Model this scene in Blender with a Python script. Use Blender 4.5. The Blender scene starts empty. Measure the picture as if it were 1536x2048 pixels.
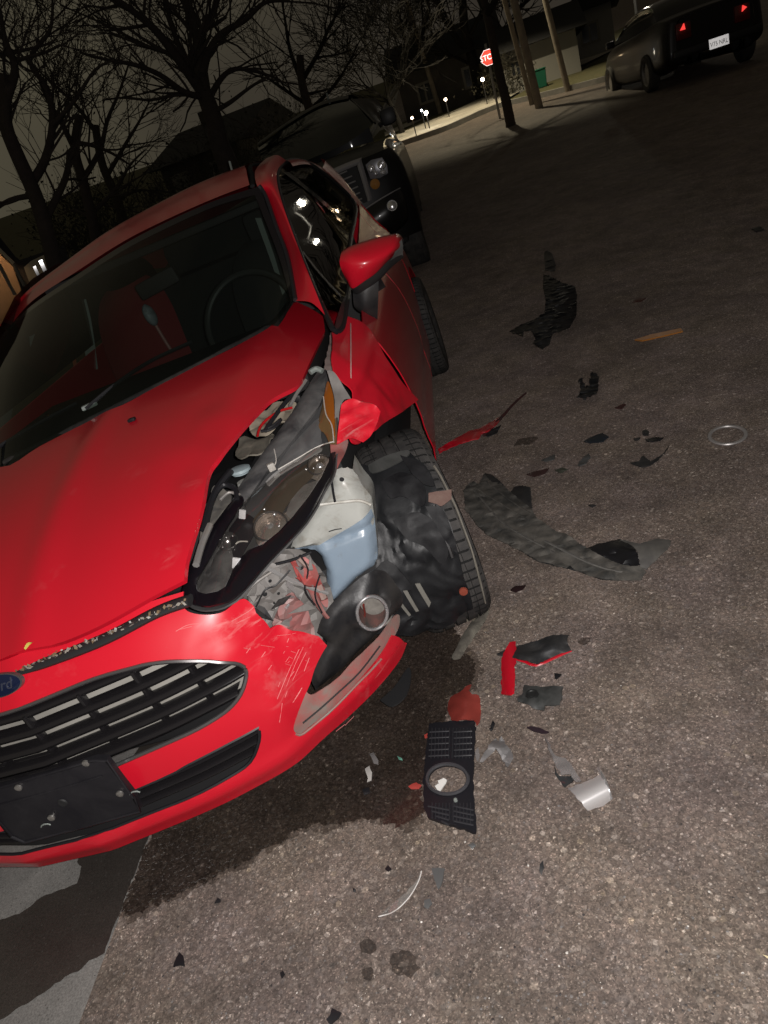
import bpy, bmesh, math, random
from mathutils import Vector, Matrix, noise
from mathutils.geometry import delaunay_2d_cdt

random.seed(7)
D = math.radians
SC = bpy.context.scene
COL = SC.collection

# ------------------------------------------------------------------ camera
CAM = Vector((1.04, -1.87, 1.335))
YAW, PIT, ROL, FPX = D(-11.1), D(26.35), D(18.8), 1417.0
fh = Vector((math.sin(YAW), math.cos(YAW), 0)); RT = Vector((math.cos(YAW), -math.sin(YAW), 0)); UZ = Vector((0, 0, 1))
FW = fh * math.cos(PIT) - UZ * math.sin(PIT)
UP = fh * math.sin(PIT) + UZ * math.cos(PIT)
cr, sr = math.cos(ROL), math.sin(ROL)
cam_data = bpy.data.cameras.new("camera"); cam = bpy.data.objects.new("camera", cam_data); COL.objects.link(cam)
ux = RT * cr - UP * sr          # camera local x, y after the roll
uy = UP * cr + RT * sr
M = Matrix((ux, uy, -FW)).transposed().to_4x4(); M.translation = CAM
cam.matrix_world = M
cam_data.sensor_fit = 'VERTICAL'; cam_data.sensor_height = 36.0; cam_data.lens = FPX / 2048 * 36.0
cam_data.clip_start = 0.02; cam_data.clip_end = 600
SC.camera = cam

# ------------------------------------------------------------------ night sky
world = bpy.data.worlds.new("World"); SC.world = world; world.use_nodes = True
nt = world.node_tree; nt.nodes.clear()
wo = nt.nodes.new('ShaderNodeOutputWorld'); bg = nt.nodes.new('ShaderNodeBackground')
tc = nt.nodes.new('ShaderNodeTexCoord'); nz = nt.nodes.new('ShaderNodeTexNoise'); nz.inputs['Scale'].default_value = 2.2
nz.inputs['Detail'].default_value = 3
rp = nt.nodes.new('ShaderNodeValToRGB')
rp.color_ramp.elements[0].position = .30; rp.color_ramp.elements[0].color = (.025, .0205, .0165, 1)
rp.color_ramp.elements[1].position = .76; rp.color_ramp.elements[1].color = (.066, .058, .0385, 1)
nt.links.new(tc.outputs['Generated'], nz.inputs['Vector'])
# low cloud lit by the town on the left side of the street
sx_ = nt.nodes.new('ShaderNodeSeparateXYZ'); nt.links.new(tc.outputs['Generated'], sx_.inputs[0])
ma = nt.nodes.new('ShaderNodeMath'); ma.operation = 'MULTIPLY_ADD'; nt.links.new(sx_.outputs['X'], ma.inputs[0]); ma.inputs[1].default_value = -.42; nt.links.new(nz.outputs['Fac'], ma.inputs[2])
nt.links.new(ma.outputs[0], rp.inputs['Fac'])
nt.links.new(rp.outputs['Color'], bg.inputs['Color']); bg.inputs['Strength'].default_value = 1.0
nt.links.new(bg.outputs['Background'], wo.inputs['Surface'])

# ------------------------------------------------------------------ the phone's flash, lit beside its lens
fl = bpy.data.lights.new("phone_flash", 'POINT'); fl.energy = 165; fl.color = (1.0, .955, .93); fl.shadow_soft_size = .006
flo = bpy.data.objects.new("phone_flash", fl); COL.objects.link(flo); flo.location = CAM + ux * .018 + uy * .012 - FW * .004

SC.view_settings.view_transform = 'Standard'; SC.view_settings.look = 'None'
SC.view_settings.exposure = 0; SC.view_settings.gamma = 1; SC.view_settings.use_curve_mapping = False
SC.cycles.max_bounces = 8; SC.cycles.transparent_max_bounces = 16
SC.cycles.sample_clamp_indirect = 6

# ------------------------------------------------------------------ surveying helpers: pixels of the photo to points of the place
def wray(px, py):
    a, b = px - 768, py - 1024
    u, v = a * cr - b * sr, a * sr + b * cr
    return RT * (u / FPX) - UP * (v / FPX) + FW
TILT = D(3.8); ct, st = math.cos(TILT), math.sin(TILT); PIV = Vector((.85, 0, 0))   # the car leans towards the gutter
def w2c(p):
    p = p - PIV; return Vector((p.x * ct + p.z * st, p.y, -p.x * st + p.z * ct)) + PIV
def c2w(p):
    p = p - PIV; return Vector((p.x * ct - p.z * st, p.y, p.x * st + p.z * ct)) + PIV
CC = w2c(CAM)
def cray(px, py):
    d = wray(px, py); return Vector((d.x * ct + d.z * st, d.y, -d.x * st + d.z * ct))
AX = {'x': 0, 'y': 1, 'z': 2}
def at(px, py, axis, val):                      # point in the car's frame
    d = cray(px, py); i = AX[axis]; return CC + d * ((val - CC[i]) / d[i])
def wat(px, py, dist):                          # point in the world at a horizontal distance
    d = wray(px, py); return CAM + d * (dist / math.hypot(d.x, d.y))
def wy(px, py, y):
    d = wray(px, py); return CAM + d * ((y - CAM.y) / d.y)
def ground_z(x, y):
    t = y - 2.7
    z = 0 if t < 0 else (.065 * t * t / 6 if t < 3 else .065 * (t - 1.5))
    if x < -.04: z -= .085 * min(-.04 - x, .75)
    return z
def gnd(px, py, h=0.0):                         # point on the road
    d = wray(px, py); a, b = .3, 90.0; f = lambda t: CAM.z + d.z * t - h - ground_z(CAM.x + d.x * t, CAM.y + d.y * t)
    t = a; step = .25
    while t < b and f(t) > 0: t += step
    lo, hi = t - step, t
    for _ in range(40):
        m = (lo + hi) / 2
        if f(m) > 0: lo = m
        else: hi = m
    return CAM + d * hi
def on(px, py, F, axis, t0=.6, t1=8.0, org=None, d=None):   # first hit of a pixel's ray with a surface axis = F(other two)
    d = cray(px, py); i = AX[axis]; j, k = [n for n in range(3) if n != i]
    g = lambda t: (CC[i] + d[i] * t) - F(CC[j] + d[j] * t, CC[k] + d[k] * t)
    n = 400; prev = g(t0); tp = t0; best = (9e9, t0)
    for s in range(1, n + 1):
        t = t0 + (t1 - t0) * s / n; c = g(t)
        if prev * c <= 0:
            lo, hi = tp, t
            for _ in range(40):
                m = (lo + hi) / 2
                if g(lo) * g(m) <= 0: hi = m
                else: lo = m
            return CC + d * hi
        if abs(c) < best[0]: best = (abs(c), t)
        prev, tp = c, t
    if best[0] > .08: print("MISS", px, py, axis, best)
    return CC + d * best[1]                     # grazing ray: closest approach
def table(xs, ys):
    def f(x):
        if x <= xs[0]: return ys[0] + (x - xs[0]) * (ys[1] - ys[0]) / (xs[1] - xs[0])
        if x >= xs[-1]: return ys[-1] + (x - xs[-1]) * (ys[-1] - ys[-2]) / (xs[-1] - xs[-2])
        for i in range(len(xs) - 1):
            if x <= xs[i + 1]: break
        h = xs[i + 1] - xs[i]; t = (x - xs[i]) / h
        def sl(k):
            if k == 0: return (ys[1] - ys[0]) / (xs[1] - xs[0])
            if k == len(xs) - 1: return (ys[-1] - ys[-2]) / (xs[-1] - xs[-2])
            return (ys[k + 1] - ys[k - 1]) / (xs[k + 1] - xs[k - 1])
        m0, m1 = sl(i) * h, sl(i + 1) * h
        return (2*t**3 - 3*t*t + 1) * ys[i] + (t**3 - 2*t*t + t) * m0 + (-2*t**3 + 3*t*t) * ys[i+1] + (t**3 - t*t) * m1
    return f

# ------------------------------------------------------------------ object helpers
def tag(o, label=None, cat=None, group=None, kind=None):
    if label: o['label'] = label
    if cat: o['category'] = cat
    if group: o['group'] = group
    if kind: o['kind'] = kind
    return o
def empty(name, loc=(0, 0, 0), rot=(0, 0, 0)):
    o = bpy.data.objects.new(name, None); COL.objects.link(o); o.location = loc; o.rotation_euler = rot
    o.empty_display_size = .1; return o
def link(name, me, mat=None, parent=None, smooth=True, sharp=35):
    o = bpy.data.objects.new(name, me); COL.objects.link(o)
    if mat is not None and len(me.materials) == 0:
        for m in (mat if isinstance(mat, (list, tuple)) else [mat]): me.materials.append(m)
    if smooth:
        for p in me.polygons: p.use_smooth = True
        me.set_sharp_from_angle(angle=D(sharp))
    if parent is not None: o.parent = parent
    return o
def mesh(name, vs, fs, mat=None, parent=None, smooth=True, sharp=35):
    me = bpy.data.meshes.new(name); me.from_pydata([tuple(v) for v in vs], [], fs); me.update()
    return link(name, me, mat, parent, smooth, sharp)
def bm_obj(name, bm, mat=None, parent=None, smooth=True, sharp=35):
    bmesh.ops.recalc_face_normals(bm, faces=bm.faces)
    me = bpy.data.meshes.new(name); bm.to_mesh(me); bm.free()
    return link(name, me, mat, parent, smooth, sharp)
def solid(o, t, off=-1):
    m = o.modifiers.new("thickness", 'SOLIDIFY'); m.thickness = t; m.offset = off
    e = o.modifiers.new("edges", 'EDGE_SPLIT'); e.split_angle = D(48); e.use_edge_sharp = True; return o
def bevel(o, w, seg=2):
    m = o.modifiers.new("bevel", 'BEVEL'); m.width = w; m.segments = seg; m.limit_method = 'ANGLE'; m.angle_limit = D(35); return o
def crs(p0, p1, p2, p3, t):
    return [.5 * (2*b + (c-a)*t + (2*a-5*b+4*c-d)*t*t + (3*b-a-3*c+d)*t**3) for a, b, c, d in zip(p0, p1, p2, p3)]
def spline(pts, n=6, closed=False):
    out = []; m = len(pts)
    for i in range(m if closed else m - 1):
        if closed: q = [pts[(i + k) % m] for k in (-1, 0, 1, 2)]
        else: q = [pts[max(i-1, 0)], pts[i], pts[i+1], pts[min(i+2, m-1)]]
        for s in range(n): out.append(Vector(crs(*q, s / n)))
    if not closed: out.append(Vector(pts[-1]))
    return out
def net(name, rows, mat, parent, n=6, m=6, matfn=None, disp=None, sharp=50):   # smooth sheet through a grid of 3D points
    R = [spline(r, m) for r in rows]
    C = [spline([r[j] for r in R], n) for j in range(len(R[0]))]
    nv, nu = len(C[0]), len(C); vs = []
    for i in range(nv):
        for j in range(nu):
            p = C[j][i].copy()
            if disp: p = disp(p)
            vs.append(p)
    fs = [(i*nu+j, i*nu+j+1, (i+1)*nu+j+1, (i+1)*nu+j) for i in range(nv-1) for j in range(nu-1)]
    o = mesh(name, vs, fs, mat, parent, True, sharp)
    if matfn:
        for k, p in enumerate(o.data.polygons):
            i, j = divmod(k, nu - 1); p.material_index = matfn((j + .5) / (nu - 1), (i + .5) / (nv - 1))
    return o
def inside(p, poly):
    x, y = p; c = False; j = len(poly) - 1
    for i in range(len(poly)):
        xi, yi = poly[i]; xj, yj = poly[j]
        if (yi > y) != (yj > y) and x < (xj - xi) * (y - yi) / (yj - yi) + xi: c = not c
        j = i
    return c
def densify(poly, h):
    out = []
    for i in range(len(poly)):
        a, b = Vector(poly[i]), Vector(poly[(i+1) % len(poly)]); n = max(1, int((b - a).length / h))
        for k in range(n): out.append(tuple(a + (b - a) * k / n))
    return out
def smooth_loop(pts, n=4):
    # round a closed outline; a point given with a third value stays a corner
    m = len(pts); cor = [i for i in range(m) if len(pts[i]) > 2]
    p2 = [(p[0], p[1]) for p in pts]
    if not cor: return [tuple(v) for v in spline(p2, n, True)]
    out = []
    for a in range(len(cor)):
        i, j = cor[a], cor[(a+1) % len(cor)]
        seg = [p2[k % m] for k in range(i, (j if j > i else j + m) + 1)]
        if len(seg) == 2: out.append(seg[0]); continue
        out += [tuple(v) for v in spline(seg, n)][:-1]
    return out
def tri2d(outline, holes, h, jitter=.0):
    loops = [densify(l, h) for l in [outline] + list(holes)]
    vs = []; es = []
    for l in loops:
        b = len(vs); vs += [Vector(p) for p in l]; es += [(b+i, b+(i+1) % len(l)) for i in range(len(l))]
    nb = len(vs)
    xs = [p[0] for p in loops[0]]; ys = [p[1] for p in loops[0]]
    cell = {}
    for p in vs: cell.setdefault((int(p.x // h), int(p.y // h)), []).append(p)
    y = min(ys) + h / 2; r = 0; rnd = random.Random(3)
    while y < max(ys):
        x = min(xs) + h * (.5 if r % 2 else .25)
        while x < max(xs):
            q = (x + rnd.uniform(-1, 1) * h * jitter, y + rnd.uniform(-1, 1) * h * jitter)
            if inside(q, loops[0]) and not any(inside(q, l) for l in loops[1:]):
                ci, cj = int(q[0] // h), int(q[1] // h); ok = True
                for i in (-1, 0, 1):
                    for j in (-1, 0, 1):
                        for p in cell.get((ci+i, cj+j), ()):
                            if (p.x-q[0])**2 + (p.y-q[1])**2 < (.55*h)**2: ok = False
                if ok: vs.append(Vector(q))
            x += h
        y += h * .87; r += 1
    V, E_, F_, *_ = delaunay_2d_cdt(vs, es, [], 0, 1e-6)
    fs = []
    for f in F_:
        c = (sum(V[i].x for i in f) / len(f), sum(V[i].y for i in f) / len(f))
        if inside(c, loops[0]) and not any(inside(c, l) for l in loops[1:]): fs.append(tuple(f))
    return V, fs
def lift(u, v, F, axis):
    w = F(u, v)
    return Vector((w, u, v)) if axis == 'x' else Vector((u, w, v)) if axis == 'y' else Vector((u, v, w))
def uvof(p, axis): return (p.y, p.z) if axis == 'x' else (p.x, p.z) if axis == 'y' else (p.x, p.y)
def to_uv(pts, F, axis):
    # an outline point is a pixel (px, py[, corner]) or ('uv', u, v[, corner])
    out = []
    for p in pts:
        if p[0] == 'uv': out.append(tuple(p[1:]))
        else:
            q = uvof(on(p[0], p[1], F, axis), axis); out.append(q + tuple(p[2:]))
    return out
def panel(name, outline, F, axis, h, mat, parent, holes=(), thick=.003, disp=None, out=None, rnd=4, jitter=0, sharp=45, offs=0):
    ol = smooth_loop(to_uv(outline, F, axis), rnd) if rnd else [p[:2] for p in to_uv(outline, F, axis)]
    hs = [smooth_loop(to_uv(q, F, axis), rnd) for q in holes]
    V, fs = tri2d(ol, hs, h, jitter)
    vs = []
    for v in V:
        p = lift(v.x, v.y, F, axis)
        if disp: p = disp(p)
        vs.append(p)
    if out is None: out = {'x': Vector((1, 0, 0)), 'y': Vector((0, -1, 0)), 'z': Vector((0, 0, 1))}[axis]
    if fs:
        f = fs[len(fs)//2]; n = sum(((vs[f[1]]-vs[f[0]]).cross(vs[f[2]]-vs[f[0]]).dot(out) for f in fs), 0)
        if n < 0: fs = [f[::-1] for f in fs]
    o = mesh(name, vs, fs, mat, parent, True, sharp)
    if thick: solid(o, thick)
    return o
def tube(name, path, r, mat, parent, seg=8, closed=False, sp=0, taper=None, flat=1.0):
    pts = [Vector(p) for p in path]
    if sp: pts = spline(pts, sp, closed)
    vs = []; fs = []; n = len(pts); up0 = Vector((0, 0, 1))
    for i, p in enumerate(pts):
        a = pts[(i-1) % n] if closed or i else p; b = pts[(i+1) % n] if closed or i < n-1 else p
        t = (b - a).normalized(); u = t.cross(up0)
        if u.length < .05: u = t.cross(Vector((1, 0, 0)))
        u.normalize(); w = u.cross(t)
        rr = r if taper is None else r * (taper[0] + (taper[1] - taper[0]) * i / (n - 1))
        for k in range(seg):
            an = 2*math.pi*k/seg; vs.append(p + u * (rr*math.cos(an)) + w * (rr*math.sin(an)*flat))
    for i in range(n if closed else n-1):
        for k in range(seg):
            fs.append((i*seg+k, i*seg+(k+1) % seg, ((i+1) % n)*seg+(k+1) % seg, ((i+1) % n)*seg+k))
    if not closed: fs += [tuple(range(seg))[::-1], tuple((n-1)*seg+k for k in range(seg))]
    return mesh(name, vs, fs, mat, parent, True, 40)
def box(name, c, s, mat, parent, bev=.0, rot=None):
    bm = bmesh.new(); bmesh.ops.create_cube(bm, size=1)
    bmesh.ops.scale(bm, vec=s, verts=bm.verts)
    if rot: bmesh.ops.rotate(bm, cent=(0, 0, 0), matrix=Matrix.Rotation(rot[1], 3, rot[0]), verts=bm.verts)
    bmesh.ops.translate(bm, vec=c, verts=bm.verts)
    if bev: bmesh.ops.bevel(bm, geom=bm.edges[:], offset=bev, segments=2, affect='EDGES', profile=.6)
    return bm_obj(name, bm, mat, parent)
def lathe(name, prof, axis_m, mat, parent, seg=40, sharp=35):
    # prof: (radius, along) pairs; axis_m maps local (x, y, z=along) to parent space
    vs = []; fs = []; n = len(prof)
    for i in range(seg):
        a = 2*math.pi*i/seg
        for r, z in prof: vs.append(axis_m @ Vector((r*math.cos(a), r*math.sin(a), z)))
    for i in range(seg):
        for j in range(n-1): fs.append((i*n+j, ((i+1) % seg)*n+j, ((i+1) % seg)*n+j+1, i*n+j+1))
    return mesh(name, vs, fs, mat, parent, True, sharp)
def frame_m(c, z, x=None):
    z = Vector(z).normalized(); x = Vector(x) if x is not None else Vector((0, 0, 1)).cross(z)
    if x.length < .01: x = Vector((1, 0, 0))
    x = (x - z * x.dot(z)).normalized(); y = z.cross(x)
    m = Matrix((x, y, z)).transposed().to_4x4(); m.translation = Vector(c); return m
def text_mesh(name, body, size, mat, parent, m, shear=0, extrude=.0008, spacing=1.0, align='CENTER'):
    cu = bpy.data.curves.new(name, 'FONT'); cu.body = body; cu.size = size; cu.extrude = extrude; cu.shear = shear
    cu.align_x = align; cu.align_y = 'CENTER'; cu.space_character = spacing; cu.resolution_u = 3
    t = bpy.data.objects.new(name + "_tmp", cu); COL.objects.link(t)
    dg = bpy.context.evaluated_depsgraph_get(); me = bpy.data.meshes.new_from_object(t.evaluated_get(dg))
    bpy.data.objects.remove(t); bpy.data.curves.remove(cu)
    me.transform(m); me.materials.clear(); me.name = name
    return link(name, me, mat, parent, False)
def nval(p, s, o=0): return noise.noise(Vector((p[0]*s+o, p[1]*s+o*1.7, p[2]*s-o)))

# ------------------------------------------------------------------ materials
def mat(name, col=(.5, .5, .5), rough=.5, metal=0, coat=0, spec=.5, coatr=.05, trans=0, ior=1.45, alpha=1):
    m = bpy.data.materials.new(name); m.use_nodes = True; b = m.node_tree.nodes['Principled BSDF']
    b.inputs['Base Color'].default_value = (*col, 1); b.inputs['Roughness'].default_value = rough
    b.inputs['Metallic'].default_value = metal; b.inputs['Coat Weight'].default_value = coat
    b.inputs['Coat Roughness'].default_value = coatr; b.inputs['Specular IOR Level'].default_value = spec
    b.inputs['Transmission Weight'].default_value = trans; b.inputs['IOR'].default_value = ior
    b.inputs['Alpha'].default_value = alpha
    return m
class G:                                        # small wrapper to chain shader nodes
    def __init__(s, m): s.t = m.node_tree; s.b = s.t.nodes['Principled BSDF']
    def n(s, typ, **kw):
        x = s.t.nodes.new(typ)
        for k, v in kw.items():
            if k in ('op', 'blend'): setattr(x, 'operation' if k == 'op' else 'blend_type', v)
            elif hasattr(x, k): setattr(x, k, v)
            else: x.inputs[k.replace('_', ' ')].default_value = v
        return x
    def l(s, a, b): s.t.links.new(a, b)
    def co(s, kind='Object'): return s.n('ShaderNodeTexCoord').outputs[kind]
    def geo(s): return s.n('ShaderNodeNewGeometry').outputs['Position']
    def noise(s, vec, scale, detail=4, rough=.55, dist=0):
        x = s.n('ShaderNodeTexNoise'); x.inputs['Scale'].default_value = scale; x.inputs['Detail'].default_value = detail
        x.inputs['Roughness'].default_value = rough; x.inputs['Distortion'].default_value = dist; s.l(vec, x.inputs['Vector']); return x
    def vor(s, vec, scale, feature='F1', rand=1):
        x = s.n('ShaderNodeTexVoronoi'); x.feature = feature; x.inputs['Scale'].default_value = scale
        x.inputs['Randomness'].default_value = rand; s.l(vec, x.inputs['Vector']); return x
    def ramp(s, fac, stops, interp='LINEAR'):
        x = s.n('ShaderNodeValToRGB'); cr_ = x.color_ramp; cr_.interpolation = interp
        while len(cr_.elements) < len(stops): cr_.elements.new(.5)
        for e, (p, c) in zip(cr_.elements, stops):
            e.position = p; e.color = (*c, 1) if isinstance(c, tuple) else (c, c, c, 1)
        s.l(fac, x.inputs['Fac']); return x.outputs['Color']
    def mix(s, fac, a, b, blend='MIX'):
        x = s.n('ShaderNodeMix'); x.data_type = 'RGBA'; x.blend_type = blend
        for v, i in ((fac, 0), (a, 6), (b, 7)):
            if hasattr(v, 'is_linked') or hasattr(v, 'links'): s.l(v, x.inputs[i])
            elif i == 0: x.inputs[0].default_value = v
            else: x.inputs[i].default_value = (*v, 1) if isinstance(v, tuple) else (v, v, v, 1)
        return x.outputs[2]
    def math(s, op, a, b=0.0):
        x = s.n('ShaderNodeMath'); x.operation = op
        for v, i in ((a, 0), (b, 1)):
            if hasattr(v, 'links'): s.l(v, x.inputs[i])
            else: x.inputs[i].default_value = v
        return x.outputs[0]
    def bump(s, h, strength=.3, dist=.002):
        x = s.n('ShaderNodeBump'); x.inputs['Strength'].default_value = strength; x.inputs['Distance'].default_value = dist
        s.l(h, x.inputs['Height']); s.l(x.outputs['Normal'], s.b.inputs['Normal']); return x
    def to(s, out, name): s.l(out, s.b.inputs[name])

def dusty(name, col, dust, rough=.45, amt=.5, scale=9, spec=.5, bumpy=0, coat=0, seed=0, metal=0):
    # a surface with grime lying on it in patches and streaks
    m = mat(name, col, rough, metal, coat, spec); g = G(m); c = g.co()
    mp = g.n('ShaderNodeMapping'); mp.inputs['Location'].default_value = (seed, seed * .7, -seed); g.l(c, mp.inputs['Vector']); c = mp.outputs['Vector']
    a = g.noise(c, scale, 7, .65, .6).outputs['Fac']; f = g.ramp(a, [(.5 - .12, 0.0), (.72, 1.0)])
    f = g.math('MULTIPLY', f, amt)
    g.to(g.mix(f, col, dust), 'Base Color')
    g.to(g.math('ADD', g.math('MULTIPLY', f, .4), rough), 'Roughness')
    if bumpy:
        g.bump(g.noise(c, 220, 3).outputs['Fac'], bumpy, .001)
    return m

RED = (.54, .0075, .021)
paint = mat("red_car_paint", RED, .36, 0, .8, .5, .10); g = G(paint); c = g.co()
sc_ = g.n('ShaderNodeMapping'); sc_.inputs['Scale'].default_value = (3, 3, 26); sc_.inputs['Rotation'].default_value = (.3, .5, .7); g.l(c, sc_.inputs['Vector'])
f1 = g.ramp(g.noise(c, 3.5, 6, .7, .5).outputs['Fac'], [(.58, 0.0), (.85, .16)])
f2 = g.ramp(g.noise(sc_.outputs['Vector'], 9, 4, .6).outputs['Fac'], [(.66, 0.0), (.72, .12)])
dirt = g.math('ADD', f1, f2)
speck = g.ramp(g.noise(c, 420, 2, .5).outputs['Fac'], [(.72, 0.0), (.80, .16)]); dirt = g.math('MAXIMUM', dirt, speck)
g.to(g.mix(dirt, RED, (.34, .2, .16)), 'Base Color'); g.to(g.math('ADD', g.math('MULTIPLY', dirt, 1.2), .33), 'Roughness')
g.to(g.math('ADD', g.math('MULTIPLY', dirt, .9), .10), 'Coat Roughness')
# the same paint scuffed where the other car struck: pale scrapes lie inside a region of the bumper corner
def scuffed(name, spots, dust=(.66, .42, .40), k_=.75):
    m = mat(name, RED, .36, 0, .8, .5, .12); g = G(m); c = g.co()
    tot = None
    for (p, r) in spots:
        vm = g.n('ShaderNodeVectorMath', op='DISTANCE'); g.l(c, vm.inputs[0]); vm.inputs[1].default_value = p
        k = g.ramp(vm.outputs['Value'], [(0.0, 1.0), (r, 0.0)]); tot = k if tot is None else g.math('MAXIMUM', tot, k)
    mp = g.n('ShaderNodeMapping'); mp.inputs['Scale'].default_value = (9, 9, 46); mp.inputs['Rotation'].default_value = (.2, .95, .3); g.l(c, mp.inputs['Vector'])
    mp2 = g.n('ShaderNodeMapping'); mp2.inputs['Scale'].default_value = (34, 8, 9); mp2.inputs['Rotation'].default_value = (.9, .4, .2); g.l(c, mp2.inputs['Vector'])
    s1 = g.ramp(g.noise(mp.outputs['Vector'], 1.0, 5, .6, .8).outputs['Fac'], [(.58, 0.0), (.74, 1.0)])
    s2 = g.ramp(g.noise(mp2.outputs['Vector'], 1.0, 4, .6, .4).outputs['Fac'], [(.64, 0.0), (.78, .8)])
    s3 = g.ramp(g.noise(c, 16, 6, .7).outputs['Fac'], [(.52, 0.0), (.8, .7)])
    s = g.math('MAXIMUM', g.math('MAXIMUM', s1, s2), s3)
    f = g.math('MULTIPLY', g.math('MULTIPLY', s, tot), k_)
    f = g.math('MINIMUM', g.math('ADD', f, g.ramp(g.noise(c, 4, 6, .7).outputs['Fac'], [(.6, 0.0), (.85, .12)])), 1.0)
    f = g.math('MAXIMUM', f, g.ramp(g.noise(c, 420, 2, .5).outputs['Fac'], [(.72, 0.0), (.80, .14)]))
    g.to(g.mix(f, RED, dust), 'Base Color'); g.to(g.math('ADD', g.math('MULTIPLY', f, .35), .34), 'Roughness')
    g.to(g.math('SUBTRACT', .8, g.math('MULTIPLY', f, .7)), 'Coat Weight')
    return m
black_tex = dusty("black_textured_plastic", (.013, .013, .0145), (.10, .09, .08), .42, .35, 7, .45, .25)
black_dirty = dusty("dirty_black_plastic", (.02, .02, .022), (.17, .155, .14), .5, .6, 6, .4, .2, seed=3)
black_gloss = mat("gloss_black", (.008, .007, .008), .12, 0, .6)
liner_m = dusty("scuffed_liner_plastic", (.0075, .008, .009), (.075, .075, .08), .44, .14, 9, .32, .2, seed=5)
rubber = dusty("tyre_rubber", (.034, .033, .033), (.13, .12, .11), .7, .5, 14, .3, .15)
seal = mat("rubber_seal", (.012, .012, .014), .45)
chrome = mat("chrome", (.85, .85, .87), .24, .85)
chrome_warm = mat("lamp_reflector_chrome", (.62, .55, .50), .2, .8)
chrome_dark = mat("dark_chrome", (.22, .21, .21), .2, .8)
steel = dusty("dull_steel", (.34, .33, .32), (.2, .16, .12), .5, .6, 20, .5, 0, metal=.6)
rusty = dusty("rusty_bracket", (.10, .05, .04), (.2, .15, .125), .7, .6, 25)
tank_w = mat("milky_tank_plastic", (.66, .67, .63), .35); g = G(tank_w); c = g.co()
f1 = g.ramp(g.noise(c, 14, 7, .7, .8).outputs['Fac'], [(.52, 0.0), (.74, .85)])
g.to(g.mix(f1, (.36, .365, .34), (.17, .145, .11)), 'Base Color')
tank_b = mat("blue_fluid_tank_plastic", (.30, .43, .56), .3); g = G(tank_b); c = g.co()
f1 = g.ramp(g.noise(c, 14, 7, .7, .8).outputs['Fac'], [(.6, 0.0), (.8, .8)])
g.to(g.mix(f1, (.215, .275, .34), (.15, .14, .12)), 'Base Color')
for m_ in (tank_w, tank_b):
    m_.node_tree.nodes['Principled BSDF'].inputs['Subsurface Weight'].default_value = .15
    m_.node_tree.nodes['Principled BSDF'].inputs['Subsurface Radius'].default_value = (.01, .01, .01)
amber = mat("amber_lamp_plastic", (.30, .085, .008), .15, 0, .5)
amber_dim = mat("smoked_amber", (.15, .085, .035), .2, 0, .5)
red_lamp = mat("red_lamp_plastic", (.35, .01, .012), .12, 0, .6)
redbrown = mat("broken_red_lens", (.21, .035, .027), .28, 0, .3)
bezel_b = mat("brown_black_reflector", (.075, .058, .042), .3, .0, .4)
tan_m = dusty("dusty_tan_casting", (.4, .35, .27), (.2, .17, .13), .6, .6, 30)
crash_m = dusty("bare_inner_panel", (.20, .19, .18), (.07, .06, .055), .45, .8, 11, .5, 0, seed=8)
crash_red = dusty("inner_panel_red_overspray", (.32, .055, .05), (.22, .19, .175), .45, .75, 9, .5, 0, seed=2)
flange_m = dusty("primer_grey_flange", (.22, .195, .17), (.42, .05, .05), .5, .8, 12, .5, 0, seed=4)
def see_through(name, col=(.9, .9, .9), rough=.05, haze=.0, body=(.3, .3, .3), ior=1.45):
    # clear sheet: fresnel reflection over straight-through light
    m = bpy.data.materials.new(name); m.use_nodes = True; t = m.node_tree; t.nodes.clear()
    o = t.nodes.new('ShaderNodeOutputMaterial'); tr = t.nodes.new('ShaderNodeBsdfTransparent'); gl = t.nodes.new('ShaderNodeBsdfGlossy')
    fr = t.nodes.new('ShaderNodeFresnel'); mx = t.nodes.new('ShaderNodeMixShader')
    ge = t.nodes.new('ShaderNodeNewGeometry'); mi_ = t.nodes.new('ShaderNodeMath'); mi_.operation = 'MULTIPLY_ADD'      # a thin sheet reflects alike from both sides
    t.links.new(ge.outputs['Backfacing'], mi_.inputs[0]); mi_.inputs[1].default_value = 1 / ior - ior; mi_.inputs[2].default_value = ior; t.links.new(mi_.outputs[0], fr.inputs['IOR'])
    tr.inputs['Color'].default_value = (*col, 1); gl.inputs['Roughness'].default_value = rough; gl.inputs['Color'].default_value = (.9, .9, .9, 1)
    df = t.nodes.new('ShaderNodeBsdfDiffuse'); df.inputs['Color'].default_value = (*body, 1); m2 = t.nodes.new('ShaderNodeMixShader'); m2.inputs[0].default_value = haze
    t.links.new(tr.outputs[0], m2.inputs[1]); t.links.new(df.outputs[0], m2.inputs[2])
    t.links.new(fr.outputs[0], mx.inputs[0]); t.links.new(m2.outputs[0], mx.inputs[1]); t.links.new(gl.outputs[0], mx.inputs[2]); t.links.new(mx.outputs[0], o.inputs['Surface'])
    return m
glass_ws = see_through("windscreen_glass", (.42, .47, .44), .03, .025, (.05, .06, .055), 1.38)
glass_side = see_through("tinted_side_glass", (.05, .055, .055), .02, .0, (.02, .02, .02), 1.5)
lens_clear = see_through("clear_lens", (.80, .79, .77), .04, .02, (.3, .28, .26), 1.5)
shard_clear = see_through("clear_shard", (.88, .88, .87), .08, .32, (.34, .32, .32))
cloth_dark = mat("dark_seat_cloth", (.03, .03, .03), .9)
cloth_red = mat("red_seat_cover", (.20, .012, .016), .8)
trim_grey = mat("pale_trim", (.20, .225, .21), .6)
dash_m = mat("dash_plastic", (.016, .015, .015), .7)
plate_blk = dusty("black_plate_bracket", (.008, .0075, .010), (.03, .028, .03), .45, .4, 8, .45, .1)
bolt_m = mat("zinc_bolt", (.55, .53, .5), .35, .9)
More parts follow.
